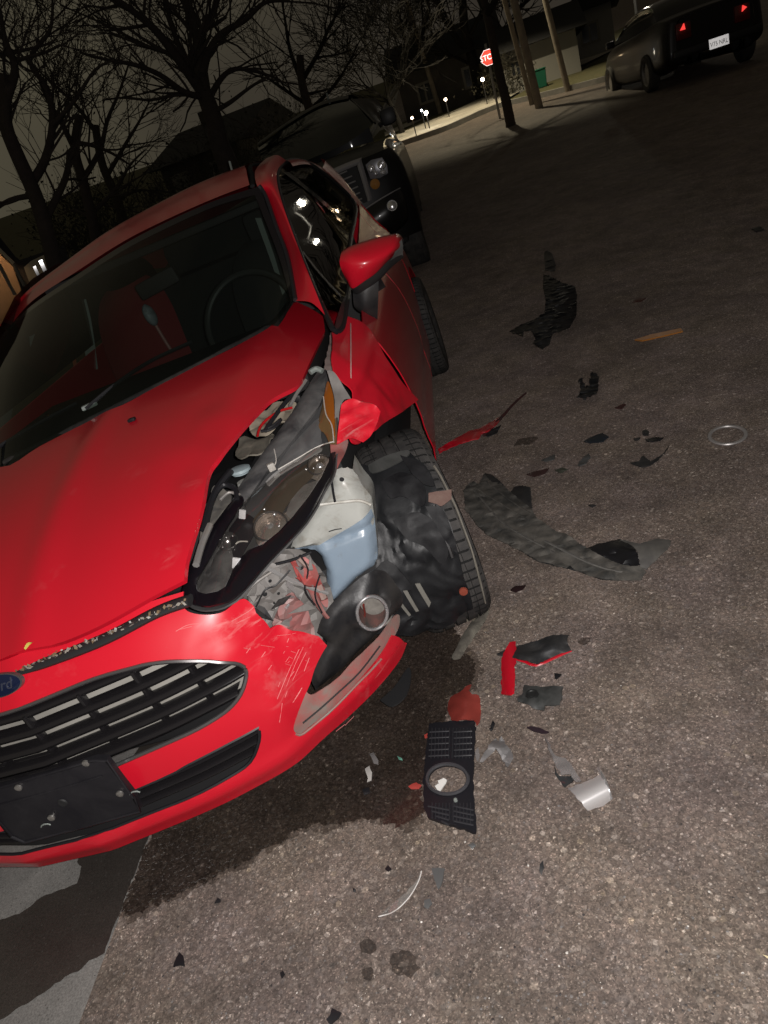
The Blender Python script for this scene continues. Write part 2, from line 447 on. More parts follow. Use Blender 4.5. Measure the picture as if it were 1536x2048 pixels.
badge_m = mat("badge_blue", (.012, .018, .05), .2, .3, .8)

# ------------------------------------------------------------------ ground
def asphalt(name, base=1.0, wet=0.0):
    m = mat(name, (.1, .1, .1), .8); g = G(m); p = g.geo()
    wob = g.n('ShaderNodeVectorMath', op='ADD'); nzv = g.noise(p, 60, 2)
    sc = g.n('ShaderNodeVectorMath', op='SCALE'); g.l(nzv.outputs['Color'], sc.inputs[0]); sc.inputs['Scale'].default_value = .006
    g.l(p, wob.inputs[0]); g.l(sc.outputs[0], wob.inputs[1]); pw = wob.outputs[0]
    v1 = g.vor(pw, 112); v2 = g.vor(pw, 230); v3 = g.vor(pw, 52)
    r1 = g.n('ShaderNodeSeparateColor'); g.l(v1.outputs['Color'], r1.inputs[0])
    r2 = g.n('ShaderNodeSeparateColor'); g.l(v2.outputs['Color'], r2.inputs[0])
    r3 = g.n('ShaderNodeSeparateColor'); g.l(v3.outputs['Color'], r3.inputs[0])
    stone = g.ramp(r1.outputs[0], [(0, (.085, .072, .064)), (.25, (.112, .094, .084)), (.5, (.138, .114, .100)), (.7, (.116, .104, .098)), (.88, (.150, .130, .116)), (.97, (.18, .16, .145)), (1, (.29, .265, .245))])
    fine = g.ramp(r2.outputs[1], [(0, (.07, .06, .054)), (.5, (.122, .102, .09)), (.85, (.142, .122, .109)), (.972, (.18, .16, .14)), (1, (.36, .335, .31))])
    col = g.mix(g.ramp(r1.outputs[1], [(.42, 0.0), (.5, 1.0)]), fine, stone)
    # dark binder between the stones
    edge = g.ramp(v1.outputs['Distance'], [(.35, 0.0), (.75, 1.0)])
    col = g.mix(g.math('MULTIPLY', edge, .42), col, (.055, .047, .042))
    big = g.ramp(r3.outputs[0], [(.94, 0.0), (.96, 1.0)])
    inner = g.ramp(v3.outputs['Distance'], [(.3, 1.0), (.42, 0.0)])
    col = g.mix(g.math('MULTIPLY', g.math('MULTIPLY', big, inner), .6), col, g.ramp(r3.outputs[1], [(0, (.05, .05, .05)), (.5, (.2, .17, .13)), (1, (.36, .32, .28))]))
    # worn and oily patches
    lo = g.ramp(g.noise(p, 1.3, 5, .6, .4).outputs['Fac'], [(.3, .72), (.7, 1.16)])
    mid = g.ramp(g.noise(p, 7, 6, .65).outputs['Fac'], [(.3, .7), (.7, 1.25)])
    tint = g.ramp(g.noise(p, 3.2, 4).outputs['Fac'], [(.35, (1.0, .965, .985)), (.65, (1.03, 1.0, .93))])
    col = g.mix(1.0, col, lo, 'MULTIPLY'); col = g.mix(1.0, col, mid, 'MULTIPLY'); col = g.mix(1.0, col, tint, 'MULTIPLY')
    spots = g.ramp(g.noise(p, 11, 3, .6, .6).outputs['Fac'], [(.70, 0.0), (.76, .55)])
    col = g.mix(spots, col, (.03, .026, .024))
    if base != 1: col = g.mix(1.0, col, (base, base * .95, base * .9), 'MULTIPLY')
    v4 = g.vor(pw, 380); r4 = g.n('ShaderNodeSeparateColor'); g.l(v4.outputs['Color'], r4.inputs[0])
    col = g.mix(1.0, col, g.ramp(r4.outputs[0], [(0, .62), (.3, .88), (.7, 1.06), (.93, 1.25), (.97, 1.9), (1, 2.3)]), 'MULTIPLY')
    col = g.mix(1.0, col, (1.16, 1.11, 1.085), 'MULTIPLY')
    g.to(col, 'Base Color'); g.b.inputs['Diffuse Roughness'].default_value = 1.0
    if wet: g.b.inputs['Roughness'].default_value = .32; g.b.inputs['Coat Weight'].default_value = wet; g.b.inputs['Coat Roughness'].default_value = .12
    h = g.math('ADD', g.math('MULTIPLY', v1.outputs['Distance'], -1.0), g.math('MULTIPLY', v2.outputs['Distance'], -.5))
    h = g.math('ADD', h, g.math('MULTIPLY', r1.outputs[2], .5))
    g.bump(h, .6, .003)
    return m
def concrete(name, a=(.26, .25, .235), b=(.19, .185, .175), s=9, wet=False):
    m = mat(name, a, .75); g = G(m); p = g.geo()
    f = g.noise(p, s, 8, .65).outputs['Fac']; f2 = g.noise(p, 1.7, 3).outputs['Fac']
    col = g.mix(g.ramp(f, [(.35, 0.0), (.7, 1.0)]), a, b); col = g.mix(1.0, col, g.ramp(f2, [(.3, .75), (.7, 1.1)]), 'MULTIPLY')
    v = g.vor(p, 60); pits = g.ramp(v.outputs['Distance'], [(.09, .7), (.16, 0.0)]); sp2 = g.ramp(g.noise(p, 260, 3, .6).outputs['Fac'], [(.35, .72), (.65, 1.2)]); col = g.mix(1.0, col, sp2, 'MULTIPLY')
    col = g.mix(pits, col, (.07, .065, .06)); g.to(col, 'Base Color')
    g.bump(g.noise(p, 150, 4).outputs['Fac'], .25, .002)
    if wet: g.b.inputs['Roughness'].default_value = .4; g.b.inputs['Coat Weight'].default_value = .25; g.b.inputs['Coat Roughness'].default_value = .2
    return m
m_asph = asphalt("aggregate_asphalt"); m_wet = asphalt("soaked_asphalt", .21, .55); m_damp = asphalt("damp_asphalt", .5)
m_conc = concrete("gutter_concrete"); m_wetc = concrete("soaked_concrete", (.058, .05, .044), (.042, .036, .032), 7, True)
m_walk = concrete("pale_pavement", (.55, .51, .44), (.44, .41, .355), 3)
m_grass = mat("winter_lawn", (.085, .075, .035), .95); g = G(m_grass); p = g.geo()
g.to(g.mix(g.ramp(g.noise(p, 5, 8, .7).outputs['Fac'], [(.35, 0.0), (.65, 1.0)]), (.10, .085, .04), (.055, .06, .025)), 'Base Color')
g.bump(g.noise(p, 60, 5).outputs['Fac'], .8, .03)

def sheet(name, xs, ys, mt, dz=0, parent=None):
    vs = [Vector((x, y, ground_z(x, y) + dz)) for y in ys for x in xs]; n = len(xs)
    fs = [(i*n+j, i*n+j+1, (i+1)*n+j+1, (i+1)*n+j) for i in range(len(ys)-1) for j in range(n-1)]
    return mesh(name, vs, fs, mt, parent, True, 60)
YS = [-12, -6, -3, -1, 0, 1, 2, 2.7, 3, 3.4, 3.8, 4.3, 4.8, 5.3, 5.7, 7, 10, 14, 18, 24, 34, 60, 160, 400]
tag(sheet('road', [-.04, .5, 1, 2, 2.2, 3, 4, 5, 6, 6.82, 8, 12, 20, 40, 90, 300], YS, m_asph), kind='structure')
tag(sheet('gutter', [-.79, -.5, -.3, -.15, -.0405], YS, m_conc, -.001), kind='structure')
kv = []; kf = []
for i, y in enumerate(YS):
    z = ground_z(-.8, y)
    for (x, dz) in ((-.792, -.01), (-.797, .12), (-.82, .14), (-.95, .14)): kv.append((x, y, z + dz))
    if i: kf += [((i-1)*4+k, (i-1)*4+k+1, i*4+k+1, i*4+k) for k in range(3)]
tag(mesh('kerb', kv, kf, m_conc, None, True, 30), kind='structure')
vv = []; vf = []; vx = [-.95, -2, -4, -7, -12, -25, -60, -300]
for i, y in enumerate(YS):
    for x in vx: vv.append((x, y, ground_z(-.8, y) + .13 + .02 * min(1, -x - .95)))
    if i: vf += [((i-1)*8+k+1, (i-1)*8+k, i*8+k, i*8+k+1) for k in range(7)]
tag(mesh('verge', vv, vf, m_grass, None, True, 60), kind='structure')

# flat marks lying on the road: leaked fluid
def rough_edge(poly, amp, h, seed=0):
    out = []
    for p in densify(poly, h):
        out.append((p[0] + amp * noise.noise(Vector((p[0]*22, p[1]*22, seed))) + amp*.8*noise.noise(Vector((p[0]*75, p[1]*75, seed))) + amp*.9*noise.noise(Vector((p[0]*210, p[1]*210, seed))),
                    p[1] + amp * noise.noise(Vector((p[0]*22, p[1]*22, seed + 9))) + amp*.8*noise.noise(Vector((p[0]*75, p[1]*75, seed+4))) + amp*.9*noise.noise(Vector((p[0]*210, p[1]*210, seed+2)))))
    return out
def ground_patch(name, poly, mt, dz, amp, h, seed=0, kind=None):
    ol = rough_edge(poly, amp, h, seed); V, fs = tri2d(ol, [], .06)
    return mesh(name, [Vector((v.x, v.y, ground_z(v.x, v.y) + dz)) for v in V], [f if (V[f[1]]-V[f[0]]).cross(V[f[2]]-V[f[0]]) > 0 else f[::-1] for f in fs], mt, None, False)
def g2(*px): return [tuple(gnd(*p)[:2]) for p in px]
stn = g2((262, 1835), (300, 1812), (345, 1800), (400, 1766), (440, 1748), (480, 1735), (520, 1700), (560, 1690), (610, 1656), (660, 1652), (700, 1640), (745, 1640), (800, 1660), (842, 1626), (850, 1560), (858, 1500), (885, 1455), (900, 1400), (945, 1370), (955, 1330), (930, 1300), (905, 1255))
stn = [(-.0392, stn[0][1] + .02)] + stn + [(.66, .1), (.1, .3), (-.0392, .2)]
tag(ground_patch("fluid_stain", stn, m_wet, .003, .012, .0045), 'dark wet fluid stain spread on the asphalt under the wrecked red car', 'stain')
fst = bpy.data.objects['fluid_stain']; dm = ground_patch('damp_margin', [(p_[0] + .010, p_[1] - .008) if 0 < i_ < 22 else p_ for i_, p_ in enumerate(stn)], m_damp, .0016, .022, .006, 6); dm.parent = fst
s2 = g2((262, 1838), (215, 1905), (180, 1925), (120, 1965), (0, 2042), (-60, 2075))
s2b = g2((-60, 1850), (0, 1842), (40, 1828), (85, 1795), (120, 1783), (155, 1768), (160, 1745), (156, 1725), (170, 1700))
s2 = [(min(q[0], -.042), q[1]) for q in s2 + s2b] + [(-.2, -.2), (-.042, -.2)]
ol = rough_edge(s2, .006, .012, 3); ol = [(min(q[0], -.0405), q[1]) for q in ol]; V, fs = tri2d(ol, [], .06)
tag(mesh('fluid_trail', [Vector((v.x, v.y, ground_z(v.x, v.y) + .003)) for v in V], [f if (V[f[1]]-V[f[0]]).cross(V[f[2]]-V[f[0]]) > 0 else f[::-1] for f in fs], m_wetc, None, False),
    'dark trail of fluid running across the smooth concrete gutter', 'stain')
# small oil drops
rnd = random.Random(11)
def blot(px, py, r, label):
    c = gnd(px, py); po = [(c.x + r*math.cos(a)*rnd.uniform(.6, 1.2), c.y + r*.75*math.sin(a)*rnd.uniform(.6, 1.2)) for a in [k*math.pi/5 for k in range(10)]]
    tag(ground_patch('oil_blot', po, m_blot, .0025, .006, .008, px), label, 'stain', 'oil blots on the asphalt')
m_blot = asphalt("oily_asphalt", .36)
blot(735, 1895, .022, 'small oil blot, upper left of the pair below the curved clear shard')
blot(810, 1925, .034, 'large oil blot at the bottom middle of the asphalt')
blot(735, 1950, .016, 'smallest oil blot, low at the left of the large blot')
blot(1168, 1283, .02, 'oil blot beside the torn black and red panel')
blot(1050, 884, .06, 'long faint oil blot near the thin black rod')

# loose grit and chips of stone standing on the surface: nobody could count them
bm = bmesh.new(); rnd = random.Random(5)
def chip(x, y, r):
    z = ground_z(x, y); a0 = rnd.uniform(0, 6.3); n = 5
    ring = [bm.verts.new((x + r*math.cos(a0+k*2*math.pi/n)*rnd.uniform(.6, 1.2), y + r*math.sin(a0+k*2*math.pi/n)*rnd.uniform(.6, 1.2), z + .0005)) for k in range(n)]
    top = bm.verts.new((x + rnd.uniform(-.3, .3)*r, y + rnd.uniform(-.3, .3)*r, z + r*rnd.uniform(.5, .9)))
    for k in range(n): bm.faces.new((ring[k], ring[(k+1) % n], top)).material_index = mi
for i in range(2600):
    d_ = rnd.random()**1.6
    px, py = rnd.uniform(200, 1640), 2100 - 1250 * d_
    q = gnd(px, py)
    if q.x < -.03: continue
    mi = rnd.choices((0, 1, 2, 3), (6, 5, 4, 1))[0]
    chip(q.x + rnd.uniform(-.05, .05), q.y + rnd.uniform(-.05, .05), rnd.choice((.001, .0012, .0015, .0018, .0023, .003)))
grit = bm_obj('grit', bm, [mat("grit_tan", (.22, .18, .15), .7), mat("grit_grey", (.15, .14, .135), .6), mat("grit_dark", (.035, .03, .03), .6), mat("grit_pale", (.52, .49, .45), .35)], None, False)
tag(grit, kind='stuff')

# ------------------------------------------------------------------ far side: lit pavement, lawn strip, kerb
def far_patch(name, px, mt, dz, kind='structure'):
    pts = [gnd(*p) for p in px]; V, fs = tri2d([tuple(p[:2]) for p in pts], [], 1.2)
    o = mesh(name, [Vector((v.x, v.y, ground_z(v.x, v.y) + dz)) for v in V], [f if (V[f[1]]-V[f[0]]).cross(V[f[2]]-V[f[0]]) > 0 else f[::-1] for f in fs], mt, None, True, 60)
    return tag(o, kind=kind)
far_patch('pavement', [(740, 314), (785, 296), (850, 274), (900, 256), (960, 228), (1006, 211), (1024, 199), (1068, 172), (1126, 150), (1170, 134), (1226, 106), (1240, 94), (1228, 92), (1160, 118), (1120, 136), (1060, 162), (1000, 190), (960, 203), (900, 232), (850, 252), (775, 284), (730, 302)], m_walk, .10)
far_patch('lawn', [(1008, 212), (1040, 203), (1099, 189), (1160, 174), (1214, 160), (1300, 135), (1300, 96), (1228, 108), (1170, 138), (1126, 153), (1070, 175), (1028, 201)], m_grass, .09)
far_patch('back_lawn', [(730, 300), (775, 281), (850, 249), (900, 229), (960, 200), (1000, 187), (1060, 159), (1120, 133), (1160, 115), (1228, 88), (1536, -40), (1700, -70), (1500, -80), (1228, 66), (1060, 140), (900, 214), (760, 265)], m_grass, .06)
kp = [gnd(*p) for p in ((740, 319), (785, 299), (850, 277), (900, 259), (960, 232), (1006, 214), (1040, 206), (1099, 192), (1160, 177), (1214, 163), (1300, 138))]
kp = spline([(p.x, p.y, ground_z(p.x, p.y)) for p in kp], 4); kv = []; kf = []
for i, q in enumerate(kp):
    t = (kp[min(i+1, len(kp)-1)] - kp[max(i-1, 0)]).normalized(); nrm = Vector((-t.y, t.x, 0)); nrm = nrm if nrm.y > 0 else -nrm
    for (a, dz) in ((0, -.02), (0, .13), (.16, .13), (.16, -.02)): kv.append(q + nrm*a + Vector((0, 0, dz)))
    if i: kf += [((i-1)*4+k, (i-1)*4+k+1, i*4+k+1, i*4+k) for k in range(3)]
tag(mesh('far_kerb', kv, kf, m_conc, None, True, 30), kind='structure')
far_patch('driveway', [(772, 278), (830, 252), (862, 236), (866, 232), (830, 243), (770, 270)], m_walk, .085)

# ------------------------------------------------------------------ trees
m_bark = mat("winter_bark", (.035, .028, .024), .95); g = G(m_bark); c = g.co()
g.to(g.mix(g.noise(c, 9, 7, .7).outputs['Fac'], (.018, .014, .012), (.07, .055, .047)), 'Base Color')
g.bump(g.noise(c, 14, 6, .7).outputs['Fac'], .7, .03)
m_bark_far = mat("unlit_far_bark", (.010, .0085, .0075), .95)  # bark colour darkened so far trees look out of the lamplight
def limb(bm, pts, rs, seg):
    prev = None
    for i, p in enumerate(pts):
        t = (pts[min(i+1, len(pts)-1)] - pts[max(i-1, 0)]).normalized()
        u = t.cross(Vector((.3, 1, .1))); u.normalize(); w = u.cross(t)
        ring = [bm.verts.new(p + u*(rs[i]*math.cos(2*math.pi*k/seg)) + w*(rs[i]*math.sin(2*math.pi*k/seg))) for k in range(seg)]
        if prev:
            for k in range(seg): bm.faces.new((prev[k], prev[(k+1) % seg], ring[(k+1) % seg], ring[k]))
        prev = ring
def grow(bm, p, d, r, L, depth, rnd, spread, budget, minr):
    n = 4 if depth > 2 else 3; pts = [p.copy()]; rs = [r]; q = p.copy(); dd = d.normalized(); r1 = r * .62
    for i in range(n):
        dd = (dd + Vector((rnd.gauss(0, .13), rnd.gauss(0, .13), rnd.gauss(.03, .10)))).normalized()
        q = q + dd * (L / n); pts.append(q.copy()); rs.append(r + (r1 - r) * (i+1) / n)
    limb(bm, pts, rs, 6 if r > .03 else 4 if r > .012 else 3); budget[0] -= 1
    if depth == 0 or budget[0] <= 0: return
    k = rnd.choice((2, 3, 3)) if depth > 1 else rnd.choice((2, 3, 4))
    for i in range(k):
        a = rnd.uniform(.25, 1) if i else 1.0
        j = min(n, max(1, round(a * n))); base = pts[j]
        ax = Vector((rnd.gauss(0, 1), rnd.gauss(0, 1), rnd.gauss(0, .6))).normalized()
        nd = (dd + ax * spread * rnd.uniform(.55, 1.15)).normalized()
        grow(bm, base, nd, max(minr, rs[j] * rnd.uniform(.52, .74)), L * rnd.uniform(.62, .88), depth - 1, rnd, spread, budget, minr)
def bare_tree(x, y, trunk_pts, r0, mains, label, group, seed, depth=5, L=2.0, spread=.75, budget=2600, minr=.006):
    rnd = random.Random(seed); z = ground_z(x, y) + (.13 if x < -1 else 0)
    root = empty('bare_tree', (x, y, z)); tag(root, label, 'tree', group)
    bm = bmesh.new(); tp = spline([Vector(t) for t in trunk_pts], 4); n = len(tp)
    limb(bm, tp, [r0 * (1.25 if i == 0 else 1) * (1 - .45 * i / (n-1)) for i in range(n)], 10); bm_obj('trunk', bm, m_bark, root)
    bm = bmesh.new(); b = [budget]
    for (t, dx, dy, dz, r, l) in mains:
        i = min(n-1, int(t * (n-1))); grow(bm, tp[i], Vector((dx, dy, dz)), r, l, depth, rnd, spread, b, minr)
    bm_obj('branches', bm, m_bark, root, True, 60)
    return root
def at_px(px, py, dist):                       # world point seen at a pixel at that horizontal distance
    return wat(px, py, dist)
# the big tree behind the red car: trunk and main limbs follow the photo
def traced_tree(dist, trunk, limbs, r0, label, seed, depth=3, twig=.9, name_group='bare winter trees', minr=.006, budget=2600, foot=None, dens=.62):
    rnd = random.Random(seed); P_ = [at_px(px, py, dist) for px, py in trunk]
    b = P_[0]; gz = ground_z(b.x, b.y) + (.13 if b.x < -1 else 0)
    if b.z > gz: P_ = [Vector((b.x + (b.x - P_[1].x) * .05, b.y, gz - .05))] + P_
    root = empty('bare_tree', (P_[0].x, P_[0].y, gz)); tag(root, label, 'tree', name_group); O_ = Vector((P_[0].x, P_[0].y, gz))
    tp = spline([p - O_ for p in P_], 4); n = len(tp); bm = bmesh.new()
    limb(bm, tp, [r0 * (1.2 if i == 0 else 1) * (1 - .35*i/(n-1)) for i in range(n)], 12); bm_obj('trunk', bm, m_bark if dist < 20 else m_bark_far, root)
    bm = bmesh.new(); bud = [budget]
    for (pix, ra, rb, dy) in limbs:
        L_ = [at_px(px, py, dist + dy * i / max(1, len(pix)-1)) - O_ for i, (px, py) in enumerate(pix)]
        s = spline(L_, 4); m = len(s); rs = [ra + (rb - ra) * i / (m-1) for i in range(m)]
        limb(bm, s, rs, 7)
        for i in range(2, m):
            for _ in range(2 if i < m-1 else 3):
                if rnd.random() < dens:
                    t = (s[i] - s[i-1]).normalized(); ax = Vector((rnd.gauss(0, 1), rnd.gauss(0, 1), rnd.gauss(.15, .6))).normalized()
                    grow(bm, s[i], t + ax * .9, max(minr, rs[i] * rnd.uniform(.3, .55)), twig * rnd.uniform(.6, 1.3), depth, rnd, .75, bud, minr)
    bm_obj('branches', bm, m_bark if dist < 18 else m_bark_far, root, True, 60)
TG = 'bare winter trees'
traced_tree(12, [(462, 345), (440, 290), (428, 240), (408, 185)], [
    ([(408, 185), (400, 120), (392, 60), (372, 0), (360, -50)], .10, .05, .5),
    ([(408, 190), (380, 150), (350, 110), (310, 60), (262, 20), (205, -20)], .085, .03, -.8),
    ([(402, 150), (372, 120), (350, 70), (335, 20), (320, -30)], .05, .025, .8),
    ([(405, 150), (415, 110), (440, 70), (490, 40), (530, 5), (580, 2)], .065, .02, .6),
    ([(398, 95), (412, 50), (432, 10), (440, -30)], .05, .03, -.6),
    ([(412, 195), (370, 185), (320, 150), (270, 130), (215, 120), (160, 105)], .05, .014, -1.2),
    ([(415, 205), (440, 160), (470, 138), (520, 145), (560, 160)], .05, .014, 1.0),
    ([(425, 225), (460, 205), (500, 175), (540, 150)], .04, .012, -.6),
    ([(410, 190), (350, 190), (300, 200), (250, 195), (205, 200)], .03, .01, .9),
    ([(350, 110), (300, 95), (250, 70), (190, 40), (120, 10)], .03, .01, .6),
], .175, 'large bare tree with a thick forked trunk, behind the red car roof', 3, 3, .75, budget=1500, minr=.0045, dens=.4)
traced_tree(10.5, [(120, 560), (95, 470), (70, 390), (30, 300), (10, 240), (12, 150)], [
    ([(60, 370), (90, 320), (105, 250), (95, 180), (60, 120), (100, 60), (105, 0)], .06, .014, .6),
    ([(30, 300), (10, 220), (30, 140), (10, 80), (0, 20)], .07, .02, -.5),
    ([(90, 440), (130, 360), (150, 290), (210, 300), (260, 330)], .05, .012, .9),
    ([(105, 250), (150, 200), (190, 140), (230, 120)], .03, .009, -.7),
    ([(20, 270), (-20, 230), (-50, 160)], .05, .015, .4),
    ([(0, 110), (50, 100), (110, 85)], .03, .008, .3),
    ([(70, 390), (20, 400), (-10, 420)], .04, .02, .3),
], .11, 'bare tree with crooked trunk at the left edge of the photo', 8, 3, .6, budget=1100, minr=.004, dens=.4)
traced_tree(13.5, [(200, 520), (185, 440), (165, 360), (150, 300), (160, 230)], [
    ([(165, 360), (200, 300), (215, 240), (240, 180), (260, 120)], .05, .012, .6),
    ([(150, 300), (120, 240), (90, 190), (70, 130)], .05, .012, -.5),
    ([(180, 430), (230, 380), (260, 330), (290, 300)], .04, .012, .5),
    ([(185, 440), (150, 420), (120, 430)], .03, .01, .5),
], .10, 'slim bare tree between the crooked tree and the dark house', 21, 3, .75, budget=800, minr=.0045, dens=.5)
traced_tree(17, [(255, 470), (235, 400), (205, 330), (190, 250)], [
    ([(215, 350), (250, 290), (280, 240), (300, 200)], .05, .012, .6),
    ([(195, 270), (160, 220), (120, 180), (85, 150)], .05, .012, -.5),
    ([(235, 400), (280, 380), (330, 390)], .04, .012, .5),
], .11, 'bare tree leaning in front of the dark house', 22, 3, .8, budget=800, minr=.005, dens=.5)
traced_tree(19, [(640, 300), (622, 230), (605, 170), (600, 110)], [
    ([(605, 170), (580, 100), (570, 40), (560, -20)], .06, .014, .6),
    ([(605, 160), (640, 100), (660, 50), (690, 10)], .06, .014, -.5),
    ([(615, 210), (570, 180), (530, 150), (510, 110)], .05, .012, .5),
    ([(620, 220), (670, 170), (700, 120), (720, 80)], .05, .012, .6),
    ([(610, 190), (650, 180), (690, 170)], .04, .012, .6),
], .13, 'dense bare tree rising behind the black pickup', 23, 3, 1.0, budget=1000, minr=.005)
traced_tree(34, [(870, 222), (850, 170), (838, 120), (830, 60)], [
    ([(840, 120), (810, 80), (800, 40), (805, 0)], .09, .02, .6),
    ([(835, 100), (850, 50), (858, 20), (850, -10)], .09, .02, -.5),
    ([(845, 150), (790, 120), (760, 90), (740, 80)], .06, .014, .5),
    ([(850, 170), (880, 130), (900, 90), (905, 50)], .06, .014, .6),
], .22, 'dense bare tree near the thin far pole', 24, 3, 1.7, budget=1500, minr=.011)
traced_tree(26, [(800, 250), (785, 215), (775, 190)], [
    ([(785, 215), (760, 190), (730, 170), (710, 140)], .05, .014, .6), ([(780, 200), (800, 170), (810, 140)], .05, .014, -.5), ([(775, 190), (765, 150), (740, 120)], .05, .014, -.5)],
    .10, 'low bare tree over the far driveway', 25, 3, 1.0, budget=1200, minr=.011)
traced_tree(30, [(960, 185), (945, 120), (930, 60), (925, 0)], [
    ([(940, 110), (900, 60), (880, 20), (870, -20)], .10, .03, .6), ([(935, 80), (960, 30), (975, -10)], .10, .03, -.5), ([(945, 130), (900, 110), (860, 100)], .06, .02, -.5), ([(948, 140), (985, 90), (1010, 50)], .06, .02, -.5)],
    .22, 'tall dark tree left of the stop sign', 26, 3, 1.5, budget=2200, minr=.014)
# the dark trunk standing in front of the stop sign
traced_tree(18.5, [(1013, 206), (1004, 170), (995, 130), (985, 80), (972, 20), (960, -40)], [
    ([(972, 20), (950, -30), (940, -60)], .10, .07, .6), ([(975, 30), (1000, -20), (1015, -60)], .09, .06, -.6)],
    .115, 'dark trunk standing at the kerb, covering half of the stop sign', 27, 2, 1.2, budget=500, minr=.012)
# hedge-like scrub filling the dark left background
m_scrub = mat("dark_scrub", (.03, .028, .018), .95)
def shrub(px, py, dist, w, h, n, label, seed):
    rnd = random.Random(seed); c = at_px(px, py, dist); gz = ground_z(c.x, c.y) + .13
    root = empty('bare_shrub', (c.x, c.y, gz)); tag(root, label, 'shrub', 'leafless shrubs behind the kerb')
    bm = bmesh.new(); b = [n]
    for k in range(14):
        a = rnd.uniform(0, 6.3); grow(bm, Vector((.15*w*math.cos(a), .15*w*math.sin(a), 0)), Vector((math.cos(a)*.5, math.sin(a)*.5, 1)), .016, h * rnd.uniform(.3, .5), 4, rnd, .8, b, .0045)
    bm_obj('stems', bm, m_scrub, root, True, 60)
    bm = bmesh.new()
    for k in range(900):
        q = Vector((rnd.gauss(0, .33*w), rnd.gauss(0, .33*w), abs(rnd.gauss(.45*h, .28*h)))); s = rnd.uniform(.03, .07)
        e1 = Vector((rnd.gauss(0, 1), rnd.gauss(0, 1), rnd.gauss(0, 1))).normalized() * s; e2 = Vector((rnd.gauss(0, 1), rnd.gauss(0, 1), rnd.gauss(0, 1))).normalized() * s
        bm.faces.new([bm.verts.new(q), bm.verts.new(q + e1), bm.verts.new(q + e1*.6 + e2), bm.verts.new(q + e2)])
    me = bpy.data.meshes.new('dead_leaves'); bm.to_mesh(me); bm.free(); lo = link('dead_leaves', me, m_scrub, root, False); lo['kind'] = 'stuff'
for args in ((150, 450, 15.5, 1.3, 1.5, 700, 'rounded leafless shrub behind the crooked tree'), (330, 330, 15, 1.5, 1.6, 700, 'leafless shrub in front of the dark house wall'),
             (420, 330, 18, 1.4, 1.7, 700, 'leafless shrub beside the thick trunk'), (180, 440, 19, 1.8, 2.1, 800, 'tall leafless shrub at the side of the slim tree'),
             (560, 260, 21, 2.0, 2.0, 800, 'wide leafless shrub behind the pickup roof'), (900, 205, 33, 2.0, 1.6, 500, 'far leafless shrub below the street lights'), (1010, 165, 27, 1.4, 1.0, 500, 'low dark shrub by the stop sign')):
    shrub(*args, seed=args[0])

# ------------------------------------------------------------------ buildings
m_house = dusty("dark_clapboard", (.06, .055, .05), (.03, .03, .03), .8, .5, 2); m_roof = mat("dark_shingle", (.02, .02, .022), .9)
m_cream = mat("cream_board", (.52, .47, .34), .7); m_wallpale = dusty("pale_stucco", (.22, .215, .20), (.2, .2, .19), .85, .4, 1.2)
m_win = mat("dark_window_glass", (.01, .012, .014), .08, 0, 0, .8); m_trim = mat("house_trim", (.16, .15, .13), .7)
def bx(bm, x0, x1, y0, y1, z0, z1):
    v = [bm.verts.new(p) for p in ((x0,y0,z0),(x1,y0,z0),(x1,y1,z0),(x0,y1,z0),(x0,y0,z1),(x1,y0,z1),(x1,y1,z1),(x0,y1,z1))]
    for f in ((0,3,2,1),(4,5,6,7),(0,1,5,4),(1,2,6,5),(2,3,7,6),(3,0,4,7)): bm.faces.new([v[i] for i in f])
def block(name, dims, m_, parent): bm = bmesh.new(); bx(bm, *dims); return bm_obj(name, bm, m_, parent, False)
def house(px, py, dist, w, d, h, rise, rz, label, wall_m, wins, ridge_x=True, chimney=None):
    c = at_px(px, py, dist); gz = ground_z(c.x, c.y) + (.1 if c.x < -1 else 0)
    root = empty('house', (c.x, c.y, gz - .1), (0, 0, rz)); tag(root, label, 'house')
    block('wall', (-w/2, w/2, 0, d, 0, h), wall_m, root)
    o = .35; bm = bmesh.new()
    if ridge_x: P4 = [(-w/2-o, -o, h), (w/2+o, -o, h), (w/2+o, d+o, h), (-w/2-o, d+o, h), (-w/2-o, d/2, h+rise), (w/2+o, d/2, h+rise)]; F4 = ((0,1,5,4),(2,3,4,5),(0,4,3),(1,2,5))
    else: P4 = [(-w/2-o, -o, h), (w/2+o, -o, h), (w/2+o, d+o, h), (-w/2-o, d+o, h), (0, -o, h+rise), (0, d+o, h+rise)]; F4 = ((0,4,5,3),(1,2,5,4),(0,1,4),(3,5,2))
    v = [bm.verts.new(p) for p in P4]
    for f in F4: bm.faces.new([v[i] for i in f])
    bm.faces.new([v[i] for i in (3,2,1,0)])
    r = bm_obj('roof', bm, m_roof, root, False)
    if chimney: block('chimney', (chimney-.14, chimney+.14, d/2-.2, d/2+.2, h+rise-.6, h+rise+.28), m_house, r)
    for (x0, x1, z0, z1) in wins:
        wn = block('window', (x0, x1, -.03, -.002, z0, z1), m_trim, root)
        block('pane', (x0+.08, (x0+x1)/2-.03, -.04, -.031, z0+.08, z1-.08), m_win, wn); block('pane', ((x0+x1)/2+.03, x1-.08, -.04, -.031, z0+.08, z1-.08), m_win, wn)
    return root
house(385, 290, 22, 2.5, 4.5, 1.55, .85, D(-14), 'dark gabled house with a chimney behind the large bare tree', m_house, [(-1.0, -.4, .6, 1.3), (.3, .9, .6, 1.3)], True, -.5)
garage = house(1080, 150, 27, 2.5, 5, 1.35, .9, D(-8), 'low pale walled garage with dark roof behind the utility poles', m_wallpale, [(-.9, -.5, .6, 1.1)], True)
house(1185, 85, 33, 1.6, 4, 1.7, .8, D(-12), 'small pale house gable at the right of the garage', m_wallpale, [(-.4, .3, .6, 1.3)], False)
